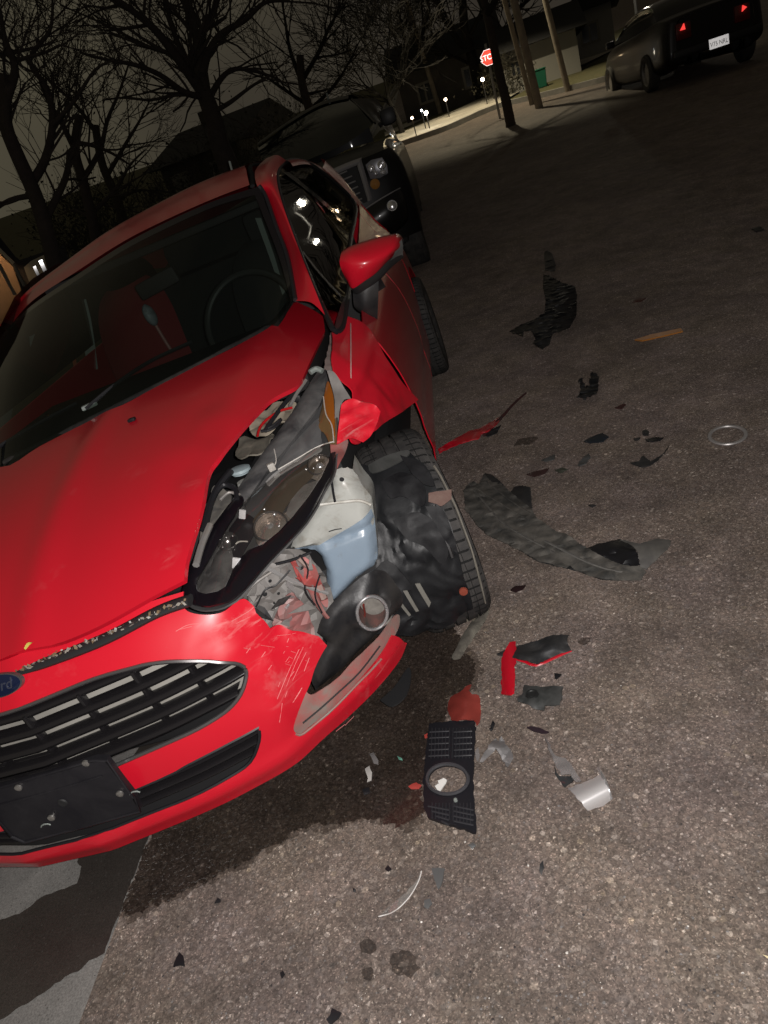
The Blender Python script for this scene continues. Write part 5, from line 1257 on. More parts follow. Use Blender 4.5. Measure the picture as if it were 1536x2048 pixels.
for k_, q4 in enumerate(([(762, 962, 1), (800, 944), (838, 952), (852, 985), (842, 1012), (806, 990), (782, 996)], [(786, 1040, 1), (836, 1022), (876, 1052), (896, 1100), (884, 1128), (848, 1092), (812, 1076)], [(742, 1150, 1), (770, 1120), (800, 1140), (826, 1176), (806, 1178), (776, 1168)], [(850, 1010, 1), (884, 1016), (904, 1062), (914, 1104), (898, 1090), (872, 1050)], [(800, 908, 1), (834, 920), (860, 948), (868, 972), (846, 966), (820, 940)])):
    panel('torn_liner_flap', q4, lambda x, z, k_=k_: LYc(x, z) - .018 - .004*k_, 'y', .012, (dusty('flap_grey_%s' % 'abcde'[k_], (.006 + .003*(k_ % 3), .006 + .003*(k_ % 3), .007 + .003*(k_ % 3)), (.03, .03, .032), .5, .4, 16, .2, .2, seed=k_)), liner, thick=.003, disp=lambda p: p + Vector((0, -.014*abs(noise.noise(p*20)) + .004*noise.noise(p*50), 0)), jitter=.2, sharp=30)
for q4 in ([(830, 1168), (840, 1167), (862, 1205), (858, 1215)], [(806, 1182), (814, 1180), (838, 1222), (832, 1224)], [(798, 1208), (804, 1206), (822, 1230), (818, 1233)]):
    panel('vent_slot', q4, lambda x, z: LYc(x, z) - .012, 'y', .02, dusty("slot_pale", (.17, .165, .145), (.08, .075, .065), .5, .5, 40), liner, thick=.004, rnd=0)
lathe('clip_reflector', [(0, -.004), (.011, -.003), (.012, .002)], frame_m(on(927, 1183, lambda x, z: LYc(x, z) - .01, 'y'), (0, 1, 0)), mat("rust_dot", (.22, .05, .03), .4), liner, 14)
panel('grey_liner_tab', [(736, 930, 1), (745, 946), (790, 928), (818, 908), (812, 900), (770, 912)], lambda x, z: LYc(x, z) - .02, 'y', .02, dusty("tab_grey", (.03, .031, .03), (.08, .08, .076), .5, .5, 14), liner, thick=.004)
for c_, s_ in (((776, 950), 26), ((808, 922), 22), ((840, 920), 16), ((828, 946), 14)):
    pass
rk_ = panel('rusty_bracket', [(857, 985, 1), (903, 979, 1), (903, 998, 1), (884, 1012), (872, 1008), (857, 1003, 1)], lambda x, z: LYc(x, z) - .03, 'y', .015, rusty, car, thick=.006, disp=lambda p: p + Vector((0, .004*noise.noise(p*60), 0)))
tube('liner_rib', [on(a, b, lambda x, z: LYc(x, z) - .014, 'y') for a, b in ((868, 1010), (880, 1050), (896, 1090), (905, 1115))], .005, black_tex, liner, 6, sp=3)
# dirty torn strip along the tyre edge
tube('liner_edge', [on(a, b, lambda x, z: -math.sqrt(max(1e-6, .318**2 - (z - .305)**2)) + .05*max(0, x-.8), 'y') for a, b in ((868, 932), (880, 950), (896, 982), (912, 1015), (928, 1058), (944, 1102), (956, 1146), (966, 1185), (971, 1206))], .0028, dusty("dirty_edge", (.13, .12, .10), (.24, .22, .18), .7, .5, 40), liner, 5, sp=4)

# --- wheels
def wheel(c, steer, r=.305, w=.195, lab=None, grooves=4, camber=0):
    root_m = Matrix.Translation(c) @ Matrix.Rotation(steer, 4, 'Z') @ Matrix.Rotation(camber, 4, 'Y') @ Matrix.Rotation(math.pi/2, 4, 'Y')
    h = w / 2
    prof = [(r*.62, -h*.80), (r*.70, -h*.98), (r*.82, -h*1.04), (r*.93, -h*.98), (r*.975, -h*.84), (r*.985, -h*.72)]
    for k in range(grooves):
        a = -h*.72 + h*1.44*(k+.5)/grooves; g_ = .0045
        prof += [(r*.998 - .004*(a/h)**2, a - h*1.44/grooves*.40), (r - .004*(a/h)**2, a - g_), (r*.972, a - g_*.7), (r*.972, a + g_*.7), (r - .004*(a/h)**2, a + g_)]
    prof += [(r*.985, h*.72), (r*.975, h*.84), (r*.93, h*.98), (r*.82, h*1.04), (r*.70, h*.98), (r*.62, h*.80)]
    wl = lathe('wheel', [(r*.60, -h*.7), (r*.62, -h*.85), (r*.63, h*.75), (r*.58, h*.80), (r*.5, h*.5), (r*.15, h*.55), (0, h*.6)], root_m, chrome_dark, car, 40)
    ty = lathe('tyre', prof, root_m, rubber, wl, 72, 25)
    # sipes: shallow slots across the shoulders
    bm = bmesh.new()
    for i in range(64):
        a = 2*math.pi*i/64
        for s in (-1, 1):
            z0, z1 = s*h*.42, s*h*.93
            pts4 = []
            for (zz, da) in ((z0, 0), (z1, s*.02), (z1, s*.02 + .022), (z0, .022)):
                rr = r*1.003 if abs(zz) < h*.6 else r*.952
                pts4.append(root_m @ Vector((rr*math.cos(a+da), rr*math.sin(a+da), zz)))
            mids = [root_m @ Vector(((r*.994)*math.cos(a+s*.012+d0), (r*.994)*math.sin(a+s*.012+d0), s*h*.74)) for d0 in (0, .022)]
            v = [bm.verts.new(p) for p in (pts4[0], mids[0], pts4[1], pts4[2], mids[1], pts4[3])]
            bm.faces.new((v[0], v[1], v[4], v[5])); bm.faces.new((v[1], v[2], v[3], v[4]))
    tag(bm_obj('tread_slot', bm, sipe_m, wl, False), kind='stuff')
    for k in range(7):
        a = 2*math.pi*k/7; d_ = Vector((math.cos(a), math.sin(a), 0)); t_ = Vector((-math.sin(a), math.cos(a), 0))
        vs = [root_m @ (d_*rr + t_*s*ww + Vector((0, 0, zz))) for rr, ww, zz in ((r*.12, .022, h*.66), (r*.58, .016, h*.86)) for s in (-1, 1)] + [root_m @ (d_*rr + t_*s*ww*.8 + Vector((0, 0, zz))) for rr, ww, zz in ((r*.12, .022, h*.4), (r*.58, .016, h*.5)) for s in (-1, 1)]
        mesh('spoke', vs, [(0,1,3,2), (0,2,6,4), (1,5,7,3), (4,6,7,5)], steel, wl, False)
    return wl
sipe_m = mat("tread_slot_grey", (.006, .006, .006), .9)
wheel(Vector((.785, .0, .305)), D(13), .305, .205)
wheel(Vector((.785, 2.49, .30)), 0, .30, .195)
wheel(Vector((-.76, .0, .31)), D(-4), .30, .195); wheel(Vector((-.76, 2.49, .31)), 0, .30, .195)

# --- fog lamp bezel still hanging on
FYs = lambda x, z: -.475 + .45 * (x - .66) - .1*(z - .4)
fb = [(632, 1276, 1), (640, 1250), (655, 1226), (674, 1204), (693, 1187), (722, 1163), (749, 1150), (770, 1158), (788, 1174), (804, 1197), (803, 1222), (784, 1240, 1), (758, 1273), (714, 1316), (673, 1360), (637, 1389), (626, 1388), (620, 1364), (630, 1334), (642, 1311), (652, 1294)]
ring = [(745 + 31*math.cos(a), 1219 + 34*math.sin(a)) for a in [k*math.pi/10 for k in range(20)]]
FOL = [p[:2] for p in uvs(fb, FYs)]
rc = on(745, 1219, FYs, 'y')
def fbd(p):
    q = p.copy(); e = edge_d(p.x, p.z, FOL); q.y += .022 * (1 - min(1, e / .03))**2
    d_ = (Vector((p.x, 0, p.z)) - Vector((rc.x, 0, rc.z))).length; q.y -= .016 * math.exp(-((d_ - .045) / .016)**2)
    q.y += .018 * max(0, .50 - p.z + .0) * 0 + .004 * noise.noise(p * 14)
    k = (p.z - .32) - .9*(p.x - .60); q.y += .010 * math.exp(-(k / .03)**2)
    return q
fog = panel('fog_lamp_bezel', fb, FYs, 'y', .009, black_tex, car, holes=[ring], thick=.004, disp=fbd, rnd=3)
rp_ = [on(745 + 30*math.cos(a), 1219 + 33*math.sin(a), FYs, 'y') + Vector((0, -.014, 0)) for a in [k*math.pi/20 for k in range(40)]]
tube('chrome_ring', rp_, .0042, chrome, fog, 8, closed=True)
back_c = on(745, 1219, lambda x, z: FYs(x, z) + .05, 'y')
net('fog_socket', [[p + Vector((0, .002, 0)) for p in rp_[::4]] + [rp_[0] + Vector((0, .002, 0))], [p + Vector((0, .06, 0)) for p in rp_[::4]] + [rp_[0] + Vector((0, .06, 0))]], dusty("socket", (.06, .055, .05), (.3, .1, .08), .6, .6, 30), fog, 3, 4)
panel('socket_back', [(712, 1190), (745, 1180), (780, 1200), (782, 1240), (750, 1258), (715, 1245)], lambda x, z: FYs(x, z) + .055, 'y', .02, dusty("socket_back", (.15, .14, .125), (.3, .28, .25), .6, .7, 30), fog, thick=.003)
tube('red_shard_in_socket', [on(a, b, lambda x, z: FYs(x, z) + .03, 'y') for a, b in ((727, 1210), (730, 1225), (728, 1238))], .007, redbrown, fog, 6, flat=.4)
# pocket floor and flange of the fog opening
fl_px = [(610, 1380, 1), (630, 1388), (673, 1358), (714, 1316), (758, 1274), (784, 1238), (797, 1228), (800, 1244), (794, 1262), (770, 1300), (716, 1366), (656, 1424), (608, 1464), (592, 1466), (588, 1450)]
panel('fog_pocket', fl_px, lambda x, z: By(x, z) + .018, 'y', .012, flange_m, car, thick=.003, disp=lambda p: p + Vector((0, .006*noise.noise(p*30), 0)))
tube('pocket_slit', [on(a, b, lambda x, z: By(x, z) + .012, 'y') for a, b in ((606, 1446), (640, 1418), (680, 1382), (720, 1344), (760, 1292))], .0022, bay, car, 5, sp=3)
# splash tray under the bumper corner
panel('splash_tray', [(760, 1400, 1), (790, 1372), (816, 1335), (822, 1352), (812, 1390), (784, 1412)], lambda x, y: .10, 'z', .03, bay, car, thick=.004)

# --- wipers and cowl
cw = [hoodrear(px, py, -.004) + Vector((0, .01, 0)) for px, py in ((0, 928), (80, 888), (167, 845), (292, 782), (417, 716), (537, 652), (580, 604))]
tube('cowl_strip', cw, .016, black_tex, car, 8, sp=4, flat=.5)
def wiper(pts_): 
    w = tube('wiper', [p for p in pts_], .006, seal, car, 6, sp=5); return w
wp = lambda px, py, k: hoodrear(px, py, .01) + Vector((0, .02 + k, .012 + k*.4))
wiper([wp(170, 838, 0), wp(230, 800, .03), wp(300, 760, .05), wp(382, 722, .05)])
wiper([wp(-60, 950, 0), wp(0, 915, .01), wp(80, 872, .02), wp(150, 835, .02)])
box('wiper_pivot', wp(178, 832, .0), (.05, .02, .016), trim_grey, car, .006, ('Z', .5))

# --- cabin
box('dashboard', (-.02, .55, .83), (1.24, .62, .16), dash_m, car, .06)
def seat(cx, m, name, k=1):
    s = net(name, [[Vector((cx + x*.25*k, 1.62 - .05*abs(x), z0)) for x in (-1, -.5, 0, .5, 1)] for z0 in (.62,)] + [[Vector((cx + x*w*k, y - .06*(1-x*x), z)) for x in (-1, -.5, 0, .5, 1)] for (w, y, z) in ((.25, 1.5, .6), (.26, 1.52, .8), (.25, 1.58, .98), (.20, 1.63, 1.08), (.13, 1.66, 1.12))], m, car, 4, 4); solid(s, .10, 0); return s
seat(.36, cloth_dark, 'driver_seat'); rsx = at(272, 655, 'y', 1.5); rseat = seat(rsx.x, cloth_red, 'passenger_seat', .72); rseat.location.z = rsx.z - .97
box('headrest', (.36, 1.66, 1.2), (.24, .10, .16), cloth_dark, car, .04)
box('rear_bench', (0, 2.45, .85), (1.2, .2, .5), cloth_dark, car, .06)
box('headliner', (0, 1.9, 1.30), (1.05, 1.6, .03), dash_m, car, .01)
swc = at(505, 640, 'y', .86); lathe('steering_wheel', [(.185 + .014*math.cos(t), .014*math.sin(t)) for t in [k*math.pi/5 for k in range(11)]], frame_m(swc, (0, -.88, .45)), mat("steering_wheel_grey", (.03, .031, .03), .5), car, 48)
mrr = at(300, 560, 'y', .78); box('rear_view_mirror', at(316, 566, 'y', .80), (.17, .03, .06), dash_m, car, .012, ('Y', -.1))
net('pillar_trim', [[at(510, 436, 'y', 1.4), at(538, 512, 'y', 1.4), at(565, 590, 'y', 1.4)], [at(522, 436, 'y', 1.4), at(548, 510, 'y', 1.4), at(570, 584, 'y', 1.4)]], trim_grey, car, 2, 5)
net('door_trim', [[at(152, 604, 'y', 1.6), at(160, 660, 'y', 1.6), at(178, 742, 'y', 1.6)], [at(172, 598, 'y', 1.6), at(184, 650, 'y', 1.6), at(196, 738, 'y', 1.6)]], mat("belt_pale", (.22, .26, .25), .6), car, 2, 5)
net('seat_belt', [[at(132, 618, 'y', 1.58), at(140, 690, 'y', 1.58), at(150, 750, 'y', 1.58)], [at(138, 616, 'y', 1.58), at(147, 690, 'y', 1.58), at(158, 750, 'y', 1.58)]], mat("belt_orange", (.28, .07, .03), .6), car, 2, 5)
net('right_window_light', [[at(0, 700, 'y', .9), at(0, 800, 'y', .8), at(0, 890, 'y', .7)], [at(70, 668, 'y', 1.0), at(40, 760, 'y', .9), at(12, 880, 'y', .75)]], mat("door_card", (.08, .09, .085), .6), car, 3, 4)
hang = c2w(at(298, 630, 'y', 1.38)); hg = empty('hanging_ornament', hang); tag(hg, 'grey oval ornament on a pink stick inside the windscreen, before the red seat', 'ornament')
def hq(px, py): return c2w(at(px, py, 'y', 1.38)) - hang
bm = bmesh.new(); bmesh.ops.create_icosphere(bm, subdivisions=3, radius=1)
e1 = (hq(288, 610) - hq(312, 650)) / 2; sc_v = e1.length
for v in bm.verts: v.co = frame_m((hq(288, 610) + hq(312, 650)) / 2, e1) @ Vector((v.co.x * sc_v*.75, v.co.y * sc_v*.5, v.co.z * sc_v*1.05)) + Vector((0, 0, .004 * noise.noise(v.co * 4)))
bm_obj('oval', bm, dusty("ornament_grey", (.30, .34, .38), (.1, .1, .1), .4, .6, 60), hg)
tube('stick', [hq(310, 648), hq(326, 675), hq(343, 702)], .008, mat("ornament_pink", (.38, .16, .15), .5), hg, 7)

# ================================================================== black pickup parked behind
TO = Vector((.85, 5.35, ground_z(.85, 5.35)))
truck = empty('parked_pickup', TO, (0, -TILT, 0)); tag(truck, 'black pickup truck parked right behind the red car, facing the camera', 'pickup')
def tl_(p): p = p - TO; return Vector((p.x*ct + p.z*st, p.y, -p.x*st + p.z*ct))
def tk(px, py, y): return tl_(wy(px, py, TO.y + y))
blk = mat("black_truck_paint", (.006, .006, .0065), .42, 0, .12, .3)
tw_ = 1.95
# lower body and nose
cab = net('body', [
    [Vector((-tw_+.05, .15, .42)), Vector((-tw_*.5, .0, .42)), Vector((-.05, .12, .42)), Vector((0, .5, .40)), Vector((.02, 1.6, .42)), Vector((.02, 4.8, .45))],
    [Vector((-tw_, .12, .75)), Vector((-tw_*.5, -.03, .75)), Vector((-.03, .10, .75)), Vector((.03, .5, .75)), Vector((.04, 1.6, .78)), Vector((.04, 4.8, .8))],
    [Vector((-tw_, .10, 1.05)), Vector((-tw_*.5, .0, 1.05)), Vector((-.03, .12, 1.05)), Vector((.0, .5, 1.08)), Vector((.01, 1.6, 1.12)), Vector((.02, 4.8, 1.12))],
    [Vector((-tw_+.05, .22, 1.20)), Vector((-tw_*.5, .06, 1.22)), Vector((-.10, .22, 1.20)), Vector((-.07, .55, 1.24)), Vector((-.06, 1.45, 1.28)), Vector((-.04, 4.8, 1.22))]], blk, truck, 5, 5, sharp=40)
net('hood', [[Vector((x*tw_/2 - tw_/2, y + .12*abs(x), z - .05*x*x)) for x in (-.92, -.5, 0, .5, .92)] for y, z in ((.10, 1.225), (.35, 1.285), (.9, 1.315), (1.5, 1.33))], blk, truck, 5, 5)
wtr = [tk(698, 199, 2.35), tk(640, 214, 2.3), tk(575, 252, 2.3), tk(515, 294, 2.35)]
wbr = [tk(745, 249, 1.55), tk(690, 288, 1.42), tk(620, 318, 1.42), tk(540, 352, 1.55)]
net('windscreen', [wtr, [(a+b)/2 + Vector((0, -.05, .04)) for a, b in zip(wtr, wbr)], wbr], mat("truck_glass", (.006, .008, .008), .05, 0, 0, .6), truck, 5, 5)
rr_ = [p + Vector((0, -.01, .012)) for p in wtr]
net('roof', [rr_, [p + Vector((0, .25, .06)) for p in wtr], [p + Vector((0, 1.2, .09)) for p in wtr], [p + Vector((0, 2.0, .04)) for p in wtr], [p + Vector((0, 2.1, -.5)) for p in wtr]], blk, truck, 4, 5)
sa = [tk(698, 199, 2.35), tk(722, 222, 1.95), tk(745, 249, 1.55)]
net('cab_side', [sa, [p + Vector((.06, .12, -.01)) for p in sa], [Vector((-.16, 4.2, sa[0].z)), Vector((-.08, 4.2, (sa[0].z+sa[2].z)/2)), Vector((-.02, 4.2, 1.15))]], blk, truck, 4, 5)
net('right_cab_side', [[wtr[-1], (wtr[-1]+wbr[-1])/2, wbr[-1]], [wtr[-1] + Vector((-.05, 1.9, 0)), (wtr[-1]+wbr[-1])/2 + Vector((-.08, 1.9, 0)), wbr[-1] + Vector((-.12, 2.6, -.1))]], blk, truck, 4, 4)
tube('pillar_edge', [p + Vector((.03, .02, 0)) for p in sa], .012, mat("edge_gloss", (.02, .02, .02), .5, 0, 0, .3), truck, 6, sp=4)
# grille
silver = mat("silver_grille", (.30, .29, .29), .4, .2)
go = [tk(*p, -.02) for p in ((600, 374), (650, 345), (717, 317), (724, 324), (742, 388), (744, 400))]
gi = [tk(*p, -.035) for p in ((604, 384), (655, 357), (710, 332), (716, 338), (733, 392), (735, 402))]
gs = net('grille_surround', [go, [(a+b)/2 + Vector((0, -.025, 0)) for a, b in zip(go, gi)], gi], silver, truck, 3, 5)
panel_pts = [tk(*p, .01) for p in ((604, 384), (655, 355), (712, 330), (736, 402), (700, 425), (640, 440))]
mesh('grille_mesh', panel_pts, [tuple(range(6))], bay, gs, False)
for i, (a, b) in enumerate((((662, 356), (694, 342)), ((668, 367), (704, 352)), ((676, 377), (711, 362)), ((686, 386), (716, 373)), ((696, 396), (720, 385)), ((706, 405), (724, 397)))):
    tube('grille_bar', [tk(*a, -.015), tk(*b, -.015)], .012, silver, gs, 6, flat=.6)
# lamps
hb = [(731, 330), (742, 320), (764, 315), (774, 330), (776, 346), (760, 356), (741, 358)]
def flat_on(name, px, y, m, parent, depth=.05, smooth_=True):
    f = [tk(*p, y) for p in px]; b = [p + Vector((0, depth, 0)) for p in f]; n = len(f)
    c = sum(f, Vector()) / n + Vector((0, -.02, 0))
    vs = f + b + [c]; fs = [(i, (i+1) % n, 2*n) for i in range(n)] + [(i, n+i, n+(i+1) % n, (i+1) % n) for i in range(n)]
    return mesh(name, vs, fs, m, parent, smooth_)
hb2 = [(727, 326), (742, 314), (770, 309), (779, 328), (782, 352), (760, 362), (738, 366)]
hb_o = flat_on('headlight', hb, .0, mat("lamp_bucket", (.22, .22, .24), .25, .4), truck, .08)
for (px, py, r) in ((743, 337, .035), (763, 330, .040), (766, 344, .028), (752, 346, .022)):
    c = tk(px, py, -.045); lathe('reflector', [(r, -.0), (r*.8, .012), (r*.5, .006), (r*.35, .02), (0, .024)], frame_m(c, (.3, -1, .2)), chrome, hb_o, 14)
lathe('turn_lamp', [(0, .012), (.03, .008), (.045, 0), (.045, -.03)], frame_m(tk(750, 368, -.02), (.05, -1, .1)), mat("truck_amber", (.35, .16, .04), .15, 0, .6), truck, 18)
bp = [tk(700, 440, -.06), tk(747, 408, -.06), tk(780, 388, -.02), tk(803, 376, .12), tk(815, 370, .5)]
net('bumper', [bp, [p + Vector((0, -.04, -.12)) for p in bp], [p + Vector((-.02, -.01, -.26)) for p in bp], [p + Vector((-.04, .1, -.34)) for p in bp]], mat("bumper_black", (.008, .008, .008), .3, 0, .2), truck, 5, 5)
tube('bumper_edge', [p + Vector((0, -.005, .004)) for p in bp[:4]], .006, silver, truck, 5, sp=4)
fo = lathe('fog_lamp', [(0, .01), (.03, .008), (.042, .0), (.048, .006), (.05, -.02)], frame_m(tk(784, 411, -.14), (.1, -1, .25)), chrome, truck, 22)
box('mirror', tk(776, 232, 1.6), (.17, .10, .17), seal, truck, .05); tube('mirror_arm', [tk(758, 252, 1.6), tk(772, 238, 1.6)], .03, seal, truck, 6)
tube('antenna', [tk(662, 214, 2.6), tk(653, 186, 2.6)], .012, trim_grey, truck, 6)
for (px, py, y) in ((768, 277, .4), (780, 305, .3), (799, 361, .2), (827, 396, .3), (774, 334, .0)):
    pass
for cx0, y0 in ((-.12, .85), (-1.83, .85), (-.12, 4.2)):
    wl = lathe('wheel', [(0, .10), (.2, .1), (.26, .12), (.36, .12), (.39, .08), (.39, -.08), (.36, -.12), (.2, -.12)], frame_m((cx0, y0, .38), (1, 0, 0)), rubber, truck, 32)
box('underbody', (-.97, 2.4, .5), (1.7, 4.4, .3), bay, truck, .05)

# ================================================================== dark saloon leaving at the top right
lamp_l, lamp_r, plate_c = wat(1350, 60, 16.2), wat(1490, 15, 16.0), wat(1430, 86, 16.0)
SO = Vector(((lamp_l.x + lamp_r.x)/2 + .05, plate_c.y + .04, 0)); SO.z = ground_z(SO.x, SO.y + 1)
HEAD = D(1); SO.z = ground_z(SO.x - .8, SO.y + 1)
sed = empty('dark_saloon', SO, (0, 0, HEAD)); sed.scale = (1, 1, 1); tag(sed, 'dark saloon car seen from behind with lit red tail lamps, at the top right', 'car')
MI = (Matrix.Translation(SO) @ Matrix.Rotation(HEAD, 4, 'Z') @ Matrix.Diagonal((1, 1, 1, 1))).inverted()
def sk(px, py, dist): return MI @ wat(px, py, dist)
spaint = mat("dark_saloon_paint", (.010, .009, .009), .35, 0, .15, .3)
st_ = [(-.02, .66, .40, .62, 1.02), (.06, .82, .28, .60, 1.06), (.5, .88, .22, .60, 1.10), (1.1, .90, .20, .60, 1.06), (2.2, .90, .20, .60, 1.02), (3.4, .89, .20, .60, .98), (4.2, .84, .22, .58, .84), (4.62, .64, .30, .5, .64)]
rows = []
for (y, w, z0, zm, z1) in st_:
    rows.append([Vector((-w*.80, y, z0)), Vector((-w, y, z0+.1)), Vector((-w*1.01, y, zm)), Vector((-w*.96, y, z1-.1)), Vector((-w*.82, y, z1-.01)), Vector((0, y, z1+.02)), Vector((w*.82, y, z1-.01)), Vector((w*.96, y, z1-.1)), Vector((w*1.01, y, zm)), Vector((w, y, z0+.1)), Vector((w*.80, y, z0))])
body = net('body', rows, spaint, sed, 4, 4, sharp=60)
r0 = rows[0]; mesh('rear_panel', [p for p in r0], [tuple(range(len(r0)))], spaint, sed, False)
cabr = []
for (y, w, z) in ((.55, .74, 1.09), (1.05, .62, 1.36), (1.6, .58, 1.43), (2.3, .58, 1.43), (2.9, .62, 1.32), (3.6, .72, 1.0)):
    cabr.append([Vector((-.80, y, 1.0)), Vector((-w-.03, y, (z+1.0)/2+.05)), Vector((-w, y, z-.03)), Vector((0, y, z+.02)), Vector((w, y, z-.03)), Vector((w+.03, y, (z+1.0)/2+.05)), Vector((.80, y, 1.0))])
net('cabin', cabr, mat("saloon_glass", (.005, .006, .006), .1, 0, 0, .35), sed, 4, 4)
m_tail = mat("lit_tail_lamp", (.5, .01, .01), .3); b_ = m_tail.node_tree.nodes['Principled BSDF']; b_.inputs['Emission Color'].default_value = (1, .06, .05, 1); b_.inputs['Emission Strength'].default_value = 1.1
for lp, tri in ((sk(1350, 60, 16.15), ((-.045, -.04), (.04, -.045), (.025, .05))), (sk(1490, 15, 16.1), ((-.035, -.045), (.045, .0), (-.02, .045)))):
    y_ = -.10; f = [Vector((lp.x + a, y_, lp.z + b)) for a, b in tri]; b3 = [p + Vector((0, .12, 0)) for p in f]
    o = mesh('tail_lamp', f + b3, [(0, 1, 2), (0, 3, 4, 1), (1, 4, 5, 2), (2, 5, 3, 0)], m_tail, sed, False)
    box('lamp_housing', (lp.x + (.02 if lp.x < 0 else -.02), y_ + .08, lp.z - .06), (.26, .10, .26), mat("dim_red_lens", (.10, .006, .006), .2, 0, .5), o, .03)
pc = sk(1430, 86, 16.0); pc.y = -.22
m_pl = retro("plate_sheeting", (.26, .26, .26), .22)
plate = box('licence_plate', pc, (.31, .008, .155), m_pl, sed, .0)
# its sheeting sends the flash back: the plate leans to face the road user
to_l = (MI.to_3x3() @ (CAM - (sed.matrix_world @ pc if False else wat(1430, 86, 16.0)))).normalized()
bpy.data.objects.remove(plate); fmp = frame_m(pc, to_l, Vector((1, 0, 0)))
bm = bmesh.new(); hx, hz = .155, .077
vs = [bm.verts.new(fmp @ Vector((a*hx, b*hz, c))) for c in (-.004, 0) for a, b in ((-1, -1), (1, -1), (1, 1), (-1, 1))]
for f in ((0,3,2,1), (4,5,6,7), (0,1,5,4), (1,2,6,5), (2,3,7,6), (3,0,4,7)): bm.faces.new([vs[i] for i in f])
plate = bm_obj('licence_plate', bm, m_pl, sed, False)
text_mesh('lettering', "V75 NRL", .095, mat("plate_ink", (.03, .05, .06), .6), plate, fmp @ Matrix.Translation((-.0, -.012, .001)) @ Matrix.Diagonal((.78, 1.05, 1, 1)), extrude=.0006)
for (x, y) in ((-.86, .95), (-.86, 3.65), (.86, .95), (.86, 3.65)):
    wl = lathe('wheel', [(0, .05), (.10, .06), (.20, .05), (.21, .09)], frame_m((x, y, .32), (-1 if x < 0 else 1, 0, 0)), steel, sed, 20)
    lathe('tyre', [(.21, .09), (.29, .10), (.32, .07), (.32, -.08), (.28, -.1)], frame_m((x, y, .32), (-1 if x < 0 else 1, 0, 0)), rubber, wl, 28)
for s in (-1, 1): box('side_mirror', (s*.98, 3.05, 1.02), (.18, .10, .13), spaint, sed, .03)
box('bumper_strip', (0, -.08, .48), (1.5, .1, .12), seal, sed, .03)

# ================================================================== far street light on the right, out of the frame: its glint shows in the red car's side glass
gp = on(598, 402, Sx, 'x'); e_ = .01
gn = Vector((1, -(Sx(gp.y+e_, gp.z) - Sx(gp.y-e_, gp.z)) / (2*e_), -(Sx(gp.y, gp.z+e_) - Sx(gp.y, gp.z-e_)) / (2*e_))).normalized()
gd = cray(598, 402).normalized(); gr = gd - 2 * gd.dot(gn) * gn; gw = c2w(gp); grw = c2w(gp + gr) - gw
t_ = 8.0
while (gw + grw * t_).z - ground_z((gw + grw * t_).x, (gw + grw * t_).y) < 4.6 and t_ < 60: t_ += .25
lp2 = gw + grw * t_; print("street lamp", lp2, t_)
sl = empty('street_lamp', (lp2.x + 1.0, lp2.y + .8, ground_z(lp2.x, lp2.y))); tag(sl, 'tall street lamp beyond the dark saloon, its lit head above the frame', 'street lamp')
hz_ = lp2.z - sl.location.z
tube('pole', [(0, 0, 0), (0, 0, hz_ * .6), (0, 0, hz_ + .15)], .08, m_post, sl, 10, taper=(1, .7))
tube('arm', [Vector((0, 0, hz_ + .1)), Vector((-.5, -.4, hz_ + .22)), Vector((-1.0, -.8, hz_ + .1))], .04, m_post, sl, 8, sp=3)
hd = box('head', (-1.0, -.8, hz_ + .13), (.6, .3, .12), m_roof, sl, .04)
m_lg2 = mat("bright_lamp_glow", (1, 1, 1)); b_ = m_lg2.node_tree.nodes['Principled BSDF']; b_.inputs['Emission Color'].default_value = (1, .93, .78, 1); b_.inputs['Emission Strength'].default_value = 70
bm = bmesh.new(); bmesh.ops.create_icosphere(bm, subdivisions=2, radius=.17); bmesh.ops.translate(bm, vec=(-1.0, -.8, hz_), verts=bm.verts); bm_obj('lamp_glass', bm, m_lg2, hd)
L = bpy.data.lights.new('far_street_light', 'POINT'); L.energy = 220; L.color = (1, .9, .72); L.shadow_soft_size = .15
o = bpy.data.objects.new('far_street_light', L); COL.objects.link(o); o.location = lp2 + Vector((0, 0, -.25))

